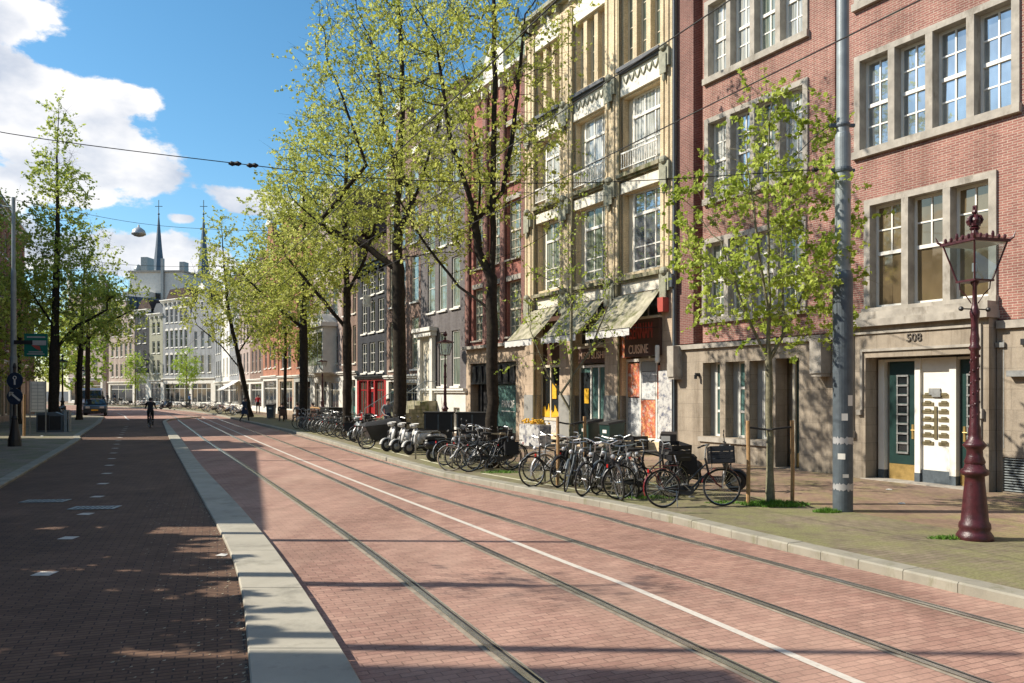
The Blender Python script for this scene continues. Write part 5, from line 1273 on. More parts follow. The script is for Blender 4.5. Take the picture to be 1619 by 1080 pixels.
# ------------------------------------------------------------------ street furniture
# large grey catenary pole
r = empty('catenary_pole', (5.68, 13.9, .1), 0, 'tall grey steel pole with dark scuffed sleeve, wire clamps and sticker remains', 'pole')
b = MB(); b.lathe([(.165, -.1), (.165, 4.0), (.158, 4.05), (.135, 4.12)], 24); b.build('lower_sleeve', M['galv_dark'], r, smooth=False)
b = MB(); b.lathe([(.128, 4.1), (.128, 6.4), (.123, 6.46), (.105, 6.5), (.10, 9.9), (.02, 10.0)], 24); b.build('shaft', M['galv'], r)
for z in (5.85, 6.62):
    b = MB(); b.lathe([(.15, z-.035), (.155, z), (.15, z+.035)] if z < 6.3 else [(.12, z-.03), (.13, z), (.12, z+.03)], 20); b.box(-.22, -.12, -.03, .03, z-.03, z+.03); b.box(.12, .2, -.03, .03, z-.025, z+.025); b.build('clamp', M['galv_dark'], r)
for z in (1.22, .43):
    b = MB(); random.seed(int(z*100)); n = 28
    pr = [(.1675+0*k) for k in range(n)]
    vs = []; fs = []
    for k in range(n+1):
        t = math.pi*(.98+1.04*k/n); hh = .055+random.uniform(-.025, .03)
        for zz in (z-hh, z+hh*random.uniform(.7, 1)): vs.append((.1675*math.cos(t), .1675*math.sin(t), zz))
    for k in range(n): fs.append((2*k, 2*k+2, 2*k+3, 2*k+1))
    b.add(vs, fs); b.build('sticker_residue', M['silver_paint'], r)
for (t, z, w_, h) in ((4.5, 1.62, .05, .06), (4.2, .95, .06, .05), (5.1, 1.9, .05, .09), (4.6, .62, .05, .03)):
    b = MB(); c_, s_ = math.cos(t), math.sin(t)
    b.add([(.168*c_+s_*w_, .168*s_-c_*w_, z-h), (.168*c_-s_*w_, .168*s_+c_*w_, z-h), (.168*c_-s_*w_, .168*s_+c_*w_, z+h), (.168*c_+s_*w_, .168*s_-c_*w_, z+h)], [(0, 1, 2, 3)]); b.build('sticker', M['white_paint'], r)
# crown lantern on cast iron post
m = bpy.data.materials.new('lamp_glass'); m.use_nodes = True; n_ = m.node_tree; p_ = n_.nodes['Principled BSDF']
gl = n_.nodes.new('ShaderNodeBsdfGlossy'); gl.inputs['Roughness'].default_value = .04; tr = n_.nodes.new('ShaderNodeBsdfTransparent'); tr.inputs[0].default_value = (.80, .88, .90, 1)
fr = n_.nodes.new('ShaderNodeFresnel'); fr.inputs[0].default_value = 1.9; mx_ = n_.nodes.new('ShaderNodeMixShader')
mx_.inputs[0].default_value = .16; n_.links.new(tr.outputs[0], mx_.inputs[1]); n_.links.new(gl.outputs[0], mx_.inputs[2]); n_.links.new(mx_.outputs[0], n_.nodes['Material Output'].inputs[0]); M['lamp_glass'] = m
def lamp(loc, rz, label, mat='lamp_red', detail=True, group='crown lantern lamp posts'):
    r = empty('street_lamp', loc, rz, label, 'street lamp', group)
    b = MB()
    b.lathe([(.235, -.05), (.235, .06), (.21, .1), (.19, .13), (.205, .17), (.20, .22), (.175, .26), (.165, .40), (.145, .62), (.128, .80), (.125, .88), (.17, .90), (.185, .94), (.17, .97), (.14, .99), (.125, 1.05)], 20)
    b.build('base', M[mat], r, smooth=True)
    b = MB(); b.lathe([(.12, 1.04), (.135, 1.08), (.105, 1.16), (.10, 1.24), (.13, 1.28), (.155, 1.31), (.13, 1.34), (.085, 1.40), (.075, 1.46), (.08, 1.52), (.064, 1.60), (.058, 2.2), (.054, 2.62), (.07, 2.64), (.075, 2.67), (.055, 2.71), (.062, 2.78), (.05, 2.86), (.045, 3.05), (.06, 3.10), (.065, 3.16), (.045, 3.22), (.03, 3.30), (.028, 3.52), (.05, 3.55), (.06, 3.60)], 16)
    if detail:
        for k in range(34):   # winding leaf relief
            t = k*1.15; z = 1.62+k*.029; b.ball((.056*math.cos(t), .056*math.sin(t), z), .016, .016, .022, 4)
    b.build('column', M[mat], r, smooth=True)
    if detail:
        b = MB(); b.tube([(-.22, 0, 3.2), (.22, 0, 3.2)], .010, 6); b.ball((-.23, 0, 3.2), .034, n=6); b.ball((.23, 0, 3.2), .034, n=6); b.build('ladder_rest', M['black_paint'], r)
        b = MB()
        for a in (0, 1, 2, 3):
            t = math.pi/4+a*math.pi/2; c_, s_ = math.cos(t), math.sin(t)
            b.tube([(.04*c_, .04*s_, 3.28), (.11*c_, .11*s_, 3.40), (.18*c_, .18*s_, 3.48), (.19*c_, .19*s_, 3.60)], .008, 5)
        b.build('bracket', M[mat], r)
    zb, zt, wb, wt = 3.60, 4.10, .152, .272
    b = MB(); b.box(-wb-.015, wb+.015, -wb-.015, wb+.015, zb-.025, zb)
    for (sx, sy) in ((-1, -1), (1, -1), (1, 1), (-1, 1)): b.tube([(sx*wb, sy*wb, zb), (sx*wt, sy*wt, zt)], .012, 5)
    b.build('lantern_frame', M[mat], r)
    b = MB()
    for (a, c) in (((-1, -1), (1, -1)), ((1, -1), (1, 1)), ((1, 1), (-1, 1)), ((-1, 1), (-1, -1))):
        b.quad((a[0]*wb*.97, a[1]*wb*.97, zb+.003), (c[0]*wb*.97, c[1]*wb*.97, zb+.003), (c[0]*wt*.97, c[1]*wt*.97, zt-.003), (a[0]*wt*.97, a[1]*wt*.97, zt-.003))
    b.build('lantern_glass', M['lamp_glass'], r)
    b = MB(); q = wt+.03
    b.box(-q, q, -q, q, zt, zt+.035)
    b.add([(-q, -q, zt+.036), (q, -q, zt+.036), (q, q, zt+.036), (-q, q, zt+.036), (-.1, -.1, zt+.13), (.1, -.1, zt+.13), (.1, .1, zt+.13), (-.1, .1, zt+.13)], [(0, 1, 5, 4), (1, 2, 6, 5), (2, 3, 7, 6), (3, 0, 4, 7), (4, 5, 6, 7)])
    if detail:
        for i in range(4):
            t = math.pi/4+i*math.pi/2; x, y = q*1.414*math.cos(t), q*1.414*math.sin(t)
            b.tube([(x*.97, y*.97, zt+.03), (x*1.07, y*1.07, zt+.06), (x*1.13, y*1.13, zt+.14)], [.02, .016, .004], 5)
            x2, y2 = q*1.414*math.cos(t+math.pi/2), q*1.414*math.sin(t+math.pi/2)
            for k in range(1, 6):
                f = k/6; xx, yy = x+(x2-x)*f, y+(y2-y)*f
                b.ball((xx, yy, zt+.065+(.02 if k == 3 else 0)), .022, .022, .035 if k != 3 else .055, 5)
    b.build('lantern_roof', M[mat], r)
    b = MB(); b.box(-q*.9, q*.9, -q*.9, q*.9, zt-.012, zt-.002); b.build('reflector', M['white_paint'], r)
    b = MB(); b.lathe([(.09, zt+.12), (.05, zt+.16), (.045, zt+.19), (.07, zt+.22), (.04, zt+.25)], 12)
    if detail:   # imperial crown: hoops, pearls, orb
        b.lathe([(.075, zt+.25), (.08, zt+.29)], 12); b.ball((0, 0, zt+.33), .07, .07, .07, 6)
        for k in range(6):
            t = k*math.pi/3; c_, s_ = math.cos(t), math.sin(t)
            b.tube([(.075*c_, .075*s_, zt+.28), (.095*c_, .095*s_, zt+.33), (.075*c_, .075*s_, zt+.38), (.02*c_, .02*s_, zt+.40)], .02, 5); b.ball((.08*c_, .08*s_, zt+.30), .02, n=4)
        b.ball((0, 0, zt+.45), .038, n=6); b.box(-.008, .008, -.03, .03, zt+.46, zt+.54); b.box(-.03, .03, -.008, .008, zt+.50, zt+.515)
    else: b.ball((0, 0, zt+.36), .10, .10, .10, 6); b.ball((0, 0, zt+.48), .04, n=4)
    b.build('crown_finial', M[mat], r)
    b = MB(); b.tube([(0, 0, zb), (0, 0, zb+.12)], .02, 6); b.tube([(0, 0, zb+.12), (0, 0, zb+.24)], .035, 8); b.build('bulb_holder', M['silver_paint'], r)
    return r
lamp((6.43, 11.25, .1), R(15), 'dark red cast iron lamp post with crown lantern in the right foreground')
lamp((-2.85, 34.5, .1), R(20), 'dark crown lantern lamp post in front of the grey house', detail=False)
lamp((-13.3, 56.8, .1), R(20), 'crown lantern lamp post before the pale bay window house', detail=False)
lamp((-31.2, 56.2, .1), R(20), 'black crown lantern lamp post on the left pavement behind the cabinet', 'black_paint', False)
lamp((-44.5, 84, .1), R(20), 'far crown lantern lamp post on the left beside the white van', 'black_paint', False)
# wires
def wire(label, pts, rad=.012, sag=0, name='wire', extras=None, cat='wire'):
    r = empty(name, pts[0], 0, label, cat, 'overhead wires'); p0 = Vector(pts[0]); P = catmull3(pts) if len(pts) > 2 else [Vector(pts[0]).lerp(Vector(pts[1]), i/12)-Vector((0, 0, sag*4*(i/12)*(1-i/12))) for i in range(13)]
    b = MB(); b.tube([p-p0 for p in P], rad, 5); b.build('cable', M['black_rubber'], r)
    if extras:
        b = MB()
        for (q, l) in extras:
            q = Vector(q)-p0; b.tube([q-Vector((l/2, 0, 0)), q-Vector((l/4, 0, 0)), q, q+Vector((l/4, 0, 0)), q+Vector((l/2, 0, 0))], [.015, .045, .03, .045, .015], 6)
        b.build('insulator', M['black_rubber'], r)
    return r
def catmull3(pts, n=8):
    P = [Vector(p) for p in pts]; P = [P[0]*2-P[1]]+P+[P[-1]*2-P[-2]]; out = []
    for i in range(1, len(P)-2):
        for k in range(n):
            t = k/n; out.append(.5*((2*P[i])+(P[i+1]-P[i-1])*t+(2*P[i-1]-5*P[i]+4*P[i+1]-P[i+2])*t*t+(3*P[i]-P[i-1]-3*P[i+1]+P[i+2])*t**3))
    return out+[P[-2]]
wire('span wire with insulators crossing the street from the grey pole', [(5.5, 13.9, 5.98), (1.3, 13.9, 5.74), (-2.07, 13.9, 5.80), (-4.15, 13.9, 6.0), (-8.85, 13.4, 6.52), (-10.4, 11.95, 6.9)], .008, extras=[((-4.75, 13.88, 6.06), .22), ((-4.45, 13.88, 6.03), .2), ((5.2, 13.9, 5.96), .12)])
wire('contact wire over the left tram track', [(2.6, 2, 5.6), (-.9, 10, 5.6), (-10.1, 30, 5.6), (-28.5, 70, 5.6)], .008)
wire('contact wire over the right tram track', [(6.4, 1, 5.6), (2.25, 10, 5.6), (-7.05, 30, 5.6), (-25.6, 70, 5.6)], .008)
wire('upper carrying wire over the right tram track', [(6.4, 1, 6.7), (2.25, 10, 6.7), (-7.05, 30, 6.6), (-25.6, 70, 6.6)], .009)
wire('second span wire from the grey pole towards the cream building', [(5.5, 13.9, 6.75), (4.6, 17, 6.5), (2.0, 29.5, 9.2)], .008, sag=0)
wire('span wire carrying two hanging lamps across the street', [(-19.1, 31.1, 9.5), (-16.6, 36, 9.62), (-13, 37.3, 9.58), (-9.7, 39, 9.9), (-3.1, 41.5, 10.6)], .009)
wire('far span wire across the street at the left', [(-34, 52, 11.5), (-26, 54, 10.6), (-18, 56, 10.8), (-12, 58, 11.4)], .012)
for (x, y, z, lb) in ((-16.6, 36, 9.55, 'left of two round lamps hanging over the street'), (-9.7, 39, 9.83, 'right of two round lamps hanging over the street, before the elms')):
    r = empty('hanging_lamp', (x, y, z), 0, lb, 'lamp', 'round lamps hanging from the wire')
    b = MB(); b.lathe([(.03, 0), (.04, -.1), (.12, -.14), (.25, -.24), (.30, -.38), (.30, -.44)], 16); b.build('lamp_shade', M['silver_paint'], r, smooth=True)
    b = MB(); b.lathe([(.27, -.445), (.2, -.50), (.05, -.54)], 14); b.build('lamp_bowl', M['grey_paint'], r, smooth=True)
# poles on the left
def pole(x, y, h, r_, label, arm=False):
    t = empty('grey_pole', (x, y, .1), 0, label, 'pole', 'grey steel poles on the left pavement'); b = MB(); b.lathe([(r_, -.1), (r_, h*.35), (r_*.8, h*.36), (r_*.7, h*.7), (r_*.55, h*.71), (r_*.5, h)], 12); b.build('shaft', M['galv'], t)
    if arm: b = MB(); b.tube([(0, 0, h-.4), (-.6, 0, h-.3)], .03, 6); b.box(-.9, -.5, -.12, .12, h-.36, h-.26); b.build('lamp_head', M['galv'], t)
    return t
pole(-19.15, 31.1, 9.5, .13, 'tall grey steel pole at the left edge behind the iron sign post', True)
pole(-16.9, 25.4, 10.0, .13, 'tall grey steel pole just left of the view')
pole(-10.4, 11.95, 8.6, .12, 'tall grey steel pole left of the view holding the span wire')
pole(-8.2, 7.05, 9.4, .12, 'tall grey steel pole left of the view near the viewer')
# iron post with signs
r = empty('sign_post', (-18.55, 30.2, .1), 0, 'dark iron post with flared foot carrying two round blue signs', 'sign post')
b = MB(); b.lathe([(.24, -.05), (.22, .25), (.14, .6), (.1, 1.0), (.12, 1.04), (.06, 1.15), (.05, 2.9), (.07, 2.95), (.03, 3.1)], 12); b.build('post', M['black_paint'], r)
for z in (1.85, 2.45):
    b = MB(); n = 20; ds = MB()
    b.add([(math.cos(2*math.pi*k/n)*.3+.05, -.08, z+math.sin(2*math.pi*k/n)*.3) for k in range(n)]+[(math.cos(2*math.pi*k/n)*.3+.05, -.06, z+math.sin(2*math.pi*k/n)*.3) for k in range(n)], [tuple(range(n)), tuple(range(2*n-1, n-1, -1))]+[(k, k+n, (k+1) % n+n, (k+1) % n) for k in range(n)])
    s_ = b.build('round_sign', M['sign_blue'], r)
    b = MB()
    if z < 2: b.prism([(.22, z-.18), (.26, z-.12), (-.08, z+.16), (-.14, z+.12)], -.09, -.082); b.prism([(-.16, z+.18), (-.16, z-.0), (.02, z+.16)][::-1], -.09, -.082)
    else: b.box(.02, .08, -.09, -.082, z-.16, z+.06); b.torus((.05, -.086, z+.1), .06, .015, 12, 4)
    b.build('symbol', M['white_paint'], s_)
r = empty('hanging_sign', (-18.7, 31.05, 3.5), R(10), 'green rectangular sign with white stripes and a red shape on the left pole', 'sign')
b = MB(); b.box(.0, .82, -.03, .03, -.02, .86); b.build('sign_panel', M['sign_green'], r)
b = MB(); b.box(.1, .75, -.036, -.031, .70, .76); b.box(.28, .78, -.036, -.031, .42, .60); b.box(.1, .72, -.036, -.031, .06, .1); b.box(.16, .66, -.036, -.031, .14, .18); b.build('white_print', M['silver_paint'], r)
b = MB(); b.prism([(.25, .42), (.42, .28), (.6, .2), (.55, .38), (.4, .42)], -.037, -.0365); b.build('red_print', M['lettering_red'], r)
b = MB(); b.box(-.35, .3, -.05, .05, .45, .60); b.box(-.3, .0, -.055, -.051, .5, .55); b.build('street_name_board', M['black_paint'], r)
# info board, cabinet, bin
r = empty('notice_board', (-21.9, 37.4, .1), R(20), 'white notice board on posts on the left pavement', 'notice board')
b = MB(); b.box(-.3, .3, -.04, .04, 1.1, 2.5); b.build('board', M['white_paint'], r)
b = MB()
for k in range(8): b.box(-.25, .25, -.045, -.041, 1.2+k*.16, 1.22+k*.16)
for k in range(3): b.box(-.27+k*.26, -.25+k*.26, -.046, -.0455, 1.15, 2.45)
b.build('ruling', M['grey_paint'], r)
b = MB(); b.box(-.34, -.3, -.03, .03, 0, 2.55); b.box(.3, .34, -.03, .03, 0, 2.55); b.build('posts', M['dull_steel'], r)
r = empty('utility_cabinet', (-23.2, 40.8, .1), R(18), 'dark blue green utility cabinet with slanted top on the left pavement', 'cabinet')
b = MB(); b.prism([(-.62, 0), (.55, 0), (.55, .85), (.2, 1.0), (-.62, .95)], -.3, .3); b.build('housing', M['galv_dark'], r)
b = MB(); b.box(-.55, -.05, -.31, -.301, .1, .85); b.box(-.03, .47, -.31, -.301, .1, .8); b.build('door', M['black_paint'], r)
b = MB(); b.box(.6, .75, -.3, .3, 0, 1.1); b.box(.8, .83, -.3, .3, 0, 1.05); b.build('grey_screen', M['galv'], r)
r = empty('tree_stake', (-22.3, 37.0, .1), 0, 'single wooden stake on the left pavement beside the notice board', 'stake')
b = MB(); b.tube([(0, 0, 0), (.02, 0, 1.9)], .06, 8); b.build('post', M['wood_stake'], r)
# bicycle racks (hoops)
k_ = 0
rack_lab = ['steel bicycle hoop beside the white scooters', 'steel bicycle hoop behind the pale bicycle wheel', 'steel bicycle hoop between the cargo bicycle and scooters', 'steel bicycle hoop among the near parked bicycles', 'steel bicycle hoop left of the red bicycle', 'steel bicycle hoop in the middle of the near bicycle row']
for (x, y) in ((-2.45, 24.6), (-1.15, 21.9), (-4.8, 28.6), (1.9, 17.6), (2.75, 16.4), (1.2, 18.6)):
    r = empty('bicycle_rack', (x, y, .1), R(205), rack_lab[k_], 'bicycle rack', 'steel bicycle hoops'); k_ += 1
    b = MB(); b.tube([(-.3, 0, -.05), (-.3, 0, .72), (-.27, 0, .8), (-.2, 0, .83), (.4, 0, .83), (.47, 0, .8), (.5, 0, .72), (.5, 0, -.05)], .024, 8); b.build('hoop', M['dull_steel'], r, smooth=True)
    b = MB(); b.tube([(-.3, 0, .4), (.5, 0, .4)], .015, 6); b.build('crossbar', M['galv'], r)

# ------------------------------------------------------------------ bicycles
def bicycle(name, label, fm='black_paint', step=True, crate=None, tyre='black_rubber', fendm='black_paint', steer=0.0, seg=28, spokes=20, bars='swept', bag=False, rimm='chrome'):
    r = empty(name, (0, 0, 0), 0, label, 'bicycle')
    Rw = .335; RX, FX = -.54, .56
    t = .0165
    b = MB(); bb = (-.06, 0, .29); hd0 = (.34, 0, .60); hd1 = (.29, 0, .86); st = (-.26, 0, .80)
    if step: b.tube([hd0, (.2, 0, .50), (.05, 0, .36), bb], t*1.15, 8); b.tube([(.31, 0, .76), (.14, 0, .62), (-.02, 0, .48), (-.17, 0, .56)], t, 8)
    else: b.tube([hd0, bb], t*1.15, 8); b.tube([hd1, (-.22, 0, .72)], t, 8)
    b.tube([bb, st], t, 8); b.tube([hd0, hd1], t*1.3, 8)
    for s in (-1, 1): b.tube([(RX, s*.06, Rw), (-.1, s*.045, .29)], .011, 6); b.tube([(RX, s*.06, Rw), (-.2, s*.02, .66)], .010, 6)
    fr = b.build('frame', M[fm if fm != 'red_gloss' else 'black_paint'], r)
    fork = MB(); 
    def steer_m(): return Matrix.Translation((.33, 0, 0)) @ Matrix.Rotation(steer, 4, 'Z') @ Matrix.Translation((-.33, 0, 0))
    S = steer_m()
    for s in (-1, 1): fork.tube([S @ Vector((.345, s*.035, .58)), S @ Vector((.40, s*.05, .52)), S @ Vector((.47, s*.05, .40)), S @ Vector((FX, s*.05, Rw))], .012, 6)
    fork.tube([S @ Vector((.345, 0, .60)), S @ Vector((.345, 0, .57))], .03, 8); fork.build('fork', M[fm], r)
    def wheel(cx, st_):
        T = S if st_ else Matrix.Identity(4)
        w_ = MB(); w_.torus((cx, 0, Rw), .305, .011, seg, 5); w_.tube([(cx, -.05, Rw), (cx, .05, Rw)], .022, 8)
        for k in range(spokes):
            a = 2*math.pi*k/spokes; s = 1 if k % 2 else -1
            w_.tube([(cx, s*.025, Rw), (cx+.3*math.cos(a), 0, Rw+.3*math.sin(a))], .0022, 3, cap=False)
        y_ = MB(); y_.torus((cx, 0, Rw), Rw-.018, .019, seg, 7)
        for q in (w_, y_): q.v = [tuple(T @ Vector(v)) for v in q.v]
        o = w_.build('wheel', M[rimm], r); y_.build('tyre', M[tyre], o, smooth=True)
        f = MB(); n = 14; vs = []; fs = []
        a0, a1 = (R(15), R(200)) if not st_ else (R(30), R(165))
        for k in range(n+1):
            a = a0+(a1-a0)*k/n
            for (dy, rr) in ((-.026, .352), (0, .362), (.026, .352)): vs.append(tuple(T @ Vector((cx+rr*math.cos(a), dy, Rw+rr*math.sin(a)))))
        for k in range(n):
            for j in (0, 1): fs.append((3*k+j, 3*k+j+1, 3*k+j+4, 3*k+j+3))
        f.add(vs, fs); f.build('mudguard', M[fendm], r)
    wheel(RX, False); wheel(FX, True)
    b = MB()
    if bars == 'swept': pts = [(.20, -.30, 1.06), (.30, -.29, 1.09), (.36, -.16, 1.10), (.32, 0, 1.05), (.36, .16, 1.10), (.30, .29, 1.09), (.20, .30, 1.06)]
    else: pts = [(.30, -.32, 1.03), (.33, -.1, 1.0), (.33, .1, 1.0), (.30, .32, 1.03)]
    b.tube([S @ Vector(p) for p in pts], .011, 6); b.tube([S @ Vector((.29, 0, .86)), S @ Vector((.315, 0, 1.05))], .013, 6)
    h = b.build('handlebar', M['chrome'], r)
    for s in (0, -1): b = MB(); b.tube([S @ Vector(pts[s]), S @ (Vector(pts[s]).lerp(Vector(pts[1 if s == 0 else -2]), .6 if bars == 'swept' else .45))], .017, 7); b.build('grip', M['black_rubber'], h)
    b = MB(); b.tube([st, (-.29, 0, .93)], .013, 6); b.build('seat_post', M['chrome'], r)
    b = MB(); b.prism([(-.44, .93), (-.42, .985), (-.30, .985), (-.14, .975), (-.06, .955), (-.14, .94), (-.30, .92)], -.035, .035); b.prism([(-.44, .935), (-.42, .982), (-.30, .98), (-.26, .94)], -.085, .085); b.build('saddle', M['black_rubber'] if not bag else M['tan_rubber'], r)
    b = MB(); zr = .735
    for s in (-1, 1): b.tube([(-.26, s*.05, zr), (-.78, s*.05, zr)], .006, 5); b.tube([(-.72, s*.06, zr), (RX, s*.07, Rw)], .005, 5)
    for k in range(4): b.tube([(-.32-.14*k, -.05, zr), (-.32-.14*k, .05, zr)], .005, 4)
    b.build('luggage_rack', M[fendm], r)
    b = MB(); b.box(-.795, -.78, -.03, .03, .62, .68); b.build('rear_light', M['red_lens'], r)
    b = MB(); b.prism([(RX-.06, Rw+.03), (RX-.06, Rw-.03), (-.02, .2), (.07, .24), (.08, .34), (0, .38)], .062, .078); b.build('chain_case', M['black_paint'], r)
    b = MB(); b.torus((-.06, .085, .29), .075, .006, 14, 4); b.tube([(-.06, -.09, .29), (-.06, .1, .29)], .012, 6); b.tube([(-.06, .1, .29), (.06, .105, .18)], .009, 5); b.tube([(-.06, -.09, .29), (-.18, -.095, .40)], .009, 5); b.box(.02, .10, .105, .19, .165, .19); b.box(-.22, -.14, -.18, -.095, .39, .415); b.build('crank', M['dull_steel'], r)
    b = MB(); b.tube([(-.30, -.04, .30), (-.33, -.14, .01)], .008, 5); b.build('kickstand', M['dull_steel'], r)
    b = MB(); b.lathe([(.03, 0), (.045, .02), (.045, .05), (.02, .07)], 10, (0, 0, 0)); b.v = [tuple(S @ Vector((.40+z-.0, x, .82+y))) for x, y, z in b.v]; b.build('headlight', M['silver_paint'], r)
    if crate:
        b = MB(); x0, x1, y0, y1, z0, z1 = .36, .78, -.26, .26, .76, 1.06; tt = .008
        b.box(x0, x1, y0, y1, z0, z0+tt)
        for (q0, q1) in ((z0+.0, z0+.07), (z0+.08, z0+.15), (z0+.16, z0+.20), (z0+.225, z1)):
            b.box(x0, x0+tt, y0, y1, q0, q1); b.box(x1-tt, x1, y0, y1, q0, q1); b.box(x0, x1, y0, y0+tt, q0, q1); b.box(x0, x1, y1-tt, y1, q0, q1)
        for (cx, cy) in ((x0, y0), (x1-.03, y0), (x0, y1-.03), (x1-.03, y1-.03)): b.box(cx, cx+.03, cy, cy+.03, z0, z1)
        b.v = [tuple(S @ Vector(v)) for v in b.v]; c_ = b.build('crate', M[crate], r)
        b = MB(); b.tube([(.40, -.1, .79), (.38, -.05, .62)], .008, 5); b.tube([(.68, .1, .79), (FX, .06, Rw)], .007, 5); b.tube([(.68, -.1, .79), (FX, -.06, Rw)], .007, 5); b.v = [tuple(S @ Vector(v)) for v in b.v]; b.build('crate_carrier', M['dull_steel'], r)
    if bag:
        b = MB(); b.box(-.74, -.36, .06, .17, .40, .74); b.box(-.74, -.36, -.17, -.06, .40, .74); b.build('pannier_bag', M['cloth_black'], r)
    return r
GB = 'bicycles parked along the right hand kerb'
protos = [bicycle('bicycle', 'x', 'black_paint', True, steer=.3), bicycle('bicycle', 'x', 'black_paint', False, steer=-.25, bag=True), bicycle('bicycle', 'x', 'dull_steel', False, steer=.5, fendm='dull_steel', bars='flat'),
          bicycle('bicycle', 'x', 'silver_paint', True, steer=-.45, fendm='silver_paint', tyre='tan_rubber'), bicycle('bicycle', 'x', 'black_paint', True, crate='black_paint', steer=.1), bicycle('bicycle', 'x', 'galv_dark', False, steer=0.0, bag=False, tyre='black_rubber', fendm='galv_dark')]
redb = bicycle('bicycle', 'black bicycle with dark red mudguards and a black crate, nearest the staked tree', 'red_gloss', True, crate='black_paint', tyre='black_rubber', fendm='red_gloss', steer=-.30, bars='swept', seg=40, spokes=28)
col_small = {}
for nm, mm in (('blue', 'cloth_blue'), ('red', 'cloth_red'), ('green', 'teal_paint')): col_small[nm] = bicycle('bicycle', 'x', mm, True, fendm=mm, seg=16, spokes=8)
reg_children(None)
allp = protos+list(col_small.values())
redb.location = (3.2, 14.38, .104); redb.rotation_euler = (R(-7), 0, math.atan2(.22, 1.19)); redb['group'] = GB
UKN = [(-.45, .89)]
def put(p, x, y, deg, lean, label, group=GB):
    c = copy_tree(p); c.location = (x, y, .104+abs(math.sin(R(lean)))*.012); c.rotation_euler = (R(lean), 0, R(deg)); c['label'] = label; c['group'] = group; c['category'] = 'bicycle'; return c
# x, y, heading in degrees (0 = to the right of the picture, 270 = towards the viewer), lean
near = [(2.05, 15.7, 262, 8, 0, 'black bicycle seen nearly head on, left of the red bicycle wheel'), (1.2, 17.0, 258, -7, 5, 'dark grey bicycle seen nearly head on in the near row'), (1.62, 16.25, 248, -8, 1, 'black pannier bicycle leaning over the verge left of the head on bicycle'),
        (2.45, 16.05, 250, 7, 2, 'grey bicycle, front wheel towards the viewer, first left of the red one'), (2.0, 16.6, 236, -6, 5, 'dark bicycle squeezed second left of the red one'),
        (2.55, 15.45, 12, 6, 4, 'black crate bicycle directly behind the red bicycle'), (1.65, 17.1, 246, 6, 2, 'grey bicycle with its narrow seen front wheel on the verge, third from the red one'),
        (1.4, 17.7, 215, -5, 0, 'black step through bicycle in the middle of the near row'), (1.15, 18.2, 32, 6, 3, 'pale framed bicycle with white tyres near the left end of the near row'),
        (.88, 17.75, 226, 7, 1, 'black pannier bicycle at the left end of the near row'), (1.0, 18.75, 208, -6, 5, 'dark bicycle at the back left of the near row'),
        (2.9, 15.95, 190, 5, 1, 'black bicycle standing behind the red bicycle'), (2.2, 17.4, 28, -5, 4, 'black crate bicycle at the back of the near row'), (1.85, 18.3, 10, 6, 2, 'grey bicycle at the back of the near row before the menu posters')]
for x, y, a, l, k, s in near: put(protos[k], x, y, a, l, s)
mid = [(-1.05, 20.95, 206, 6, 3, 'silver bicycle with tan tyres at the front of the second row'), (-.95, 21.5, 24, -6, 0, 'black bicycle right behind the silver one in the second row'), (-.55, 20.75, 202, 6, 1, 'black bicycle with panniers in the second row'),
       (-.42, 21.25, 20, 5, 5, 'dark blue grey bicycle in the second row'), (-.48, 21.75, 196, -7, 0, 'black bicycle at the right end of the second row'), (-.85, 22.1, 22, 6, 4, 'black crate bicycle in the second row beside the elm trunk'),
       (-1.35, 22.6, 24, -6, 5, 'dark bicycle behind the silver one, next to the steel hoop'), (-.65, 22.6, 200, 5, 1, 'black pannier bicycle at the back of the second row'), (-1.0, 23.3, 200, 5, 0, 'black bicycle at the far back of the second row')]
for x, y, a, l, k, s in mid: put(protos[k], x, y, a, l, s)
far = []
random.seed(5)
spots = []
for i in range(7): spots.append((31.0+i*.62, .95+.3*(i % 2)))
for i in range(14): spots.append((36.0+i*.66, .9+.35*(i % 2)))
fn = ['front', 'middle', 'rear']
for i, (y, off) in enumerate(spots):
    x = interp(KERB, y)+.5+off; p = random.choice(protos)
    nm = {0: 'black step through', 1: 'black pannier', 2: 'grey flat bar', 3: 'pale silver', 4: 'black crate', 5: 'dark grey'}[protos.index(p)]
    place = 'past the cargo bicycle' if i < 7 else 'before the dark planter'
    put(p, x, y, 200+random.uniform(-16, 16)+(180 if random.random() < .4 else 0), random.uniform(-7, 7), '%s bicycle, number %d from the viewer %s' % (nm, i+1 if i < 7 else i-6, place))
names = list(col_small)
for i in range(26):   # far row round the bend
    t = i/25; y = 66+t*50; x = interp(KERB, y)+1.0+.5*(i % 3)
    if i % 5 == 0: p = col_small[names[(i//5) % 3]]; nm = names[(i//5) % 3]
    else: p = random.choice(protos); nm = {0: 'black', 1: 'black', 2: 'grey', 3: 'pale', 4: 'black', 5: 'dark'}[protos.index(p)]
    put(p, x, y, random.uniform(170, 230), random.uniform(-6, 6), 'tiny %s bicycle in the far row at the bend, number %d from the right' % (nm, i+1), 'bicycles parked at the far bend')
for i, (x, y, a) in enumerate(((-28.3, 50.9, 300), (-28.9, 52.2, 285), (-29.6, 53.0, 310), (-27.6, 49.6, 280), (-30.2, 54.4, 285))):
    put(protos[(i*2) % 6], x, y, a, 5, 'shaded bicycle on the left pavement, %s from the viewer' % ['second', 'third', 'fourth', 'nearest', 'farthest'][i], 'bicycles parked on the left pavement')
for p in allp:   # prototypes join the far row themselves
    k = allp.index(p); y = 112.5+k*1.2; p.location = (interp(KERB, y)+1.6, y, .104); p.rotation_euler = (0, 0, R(190+7*k)); p['group'] = 'bicycles parked at the far bend'
    p['label'] = 'bicycle at the very end of the far row, number %d there' % (k+1)

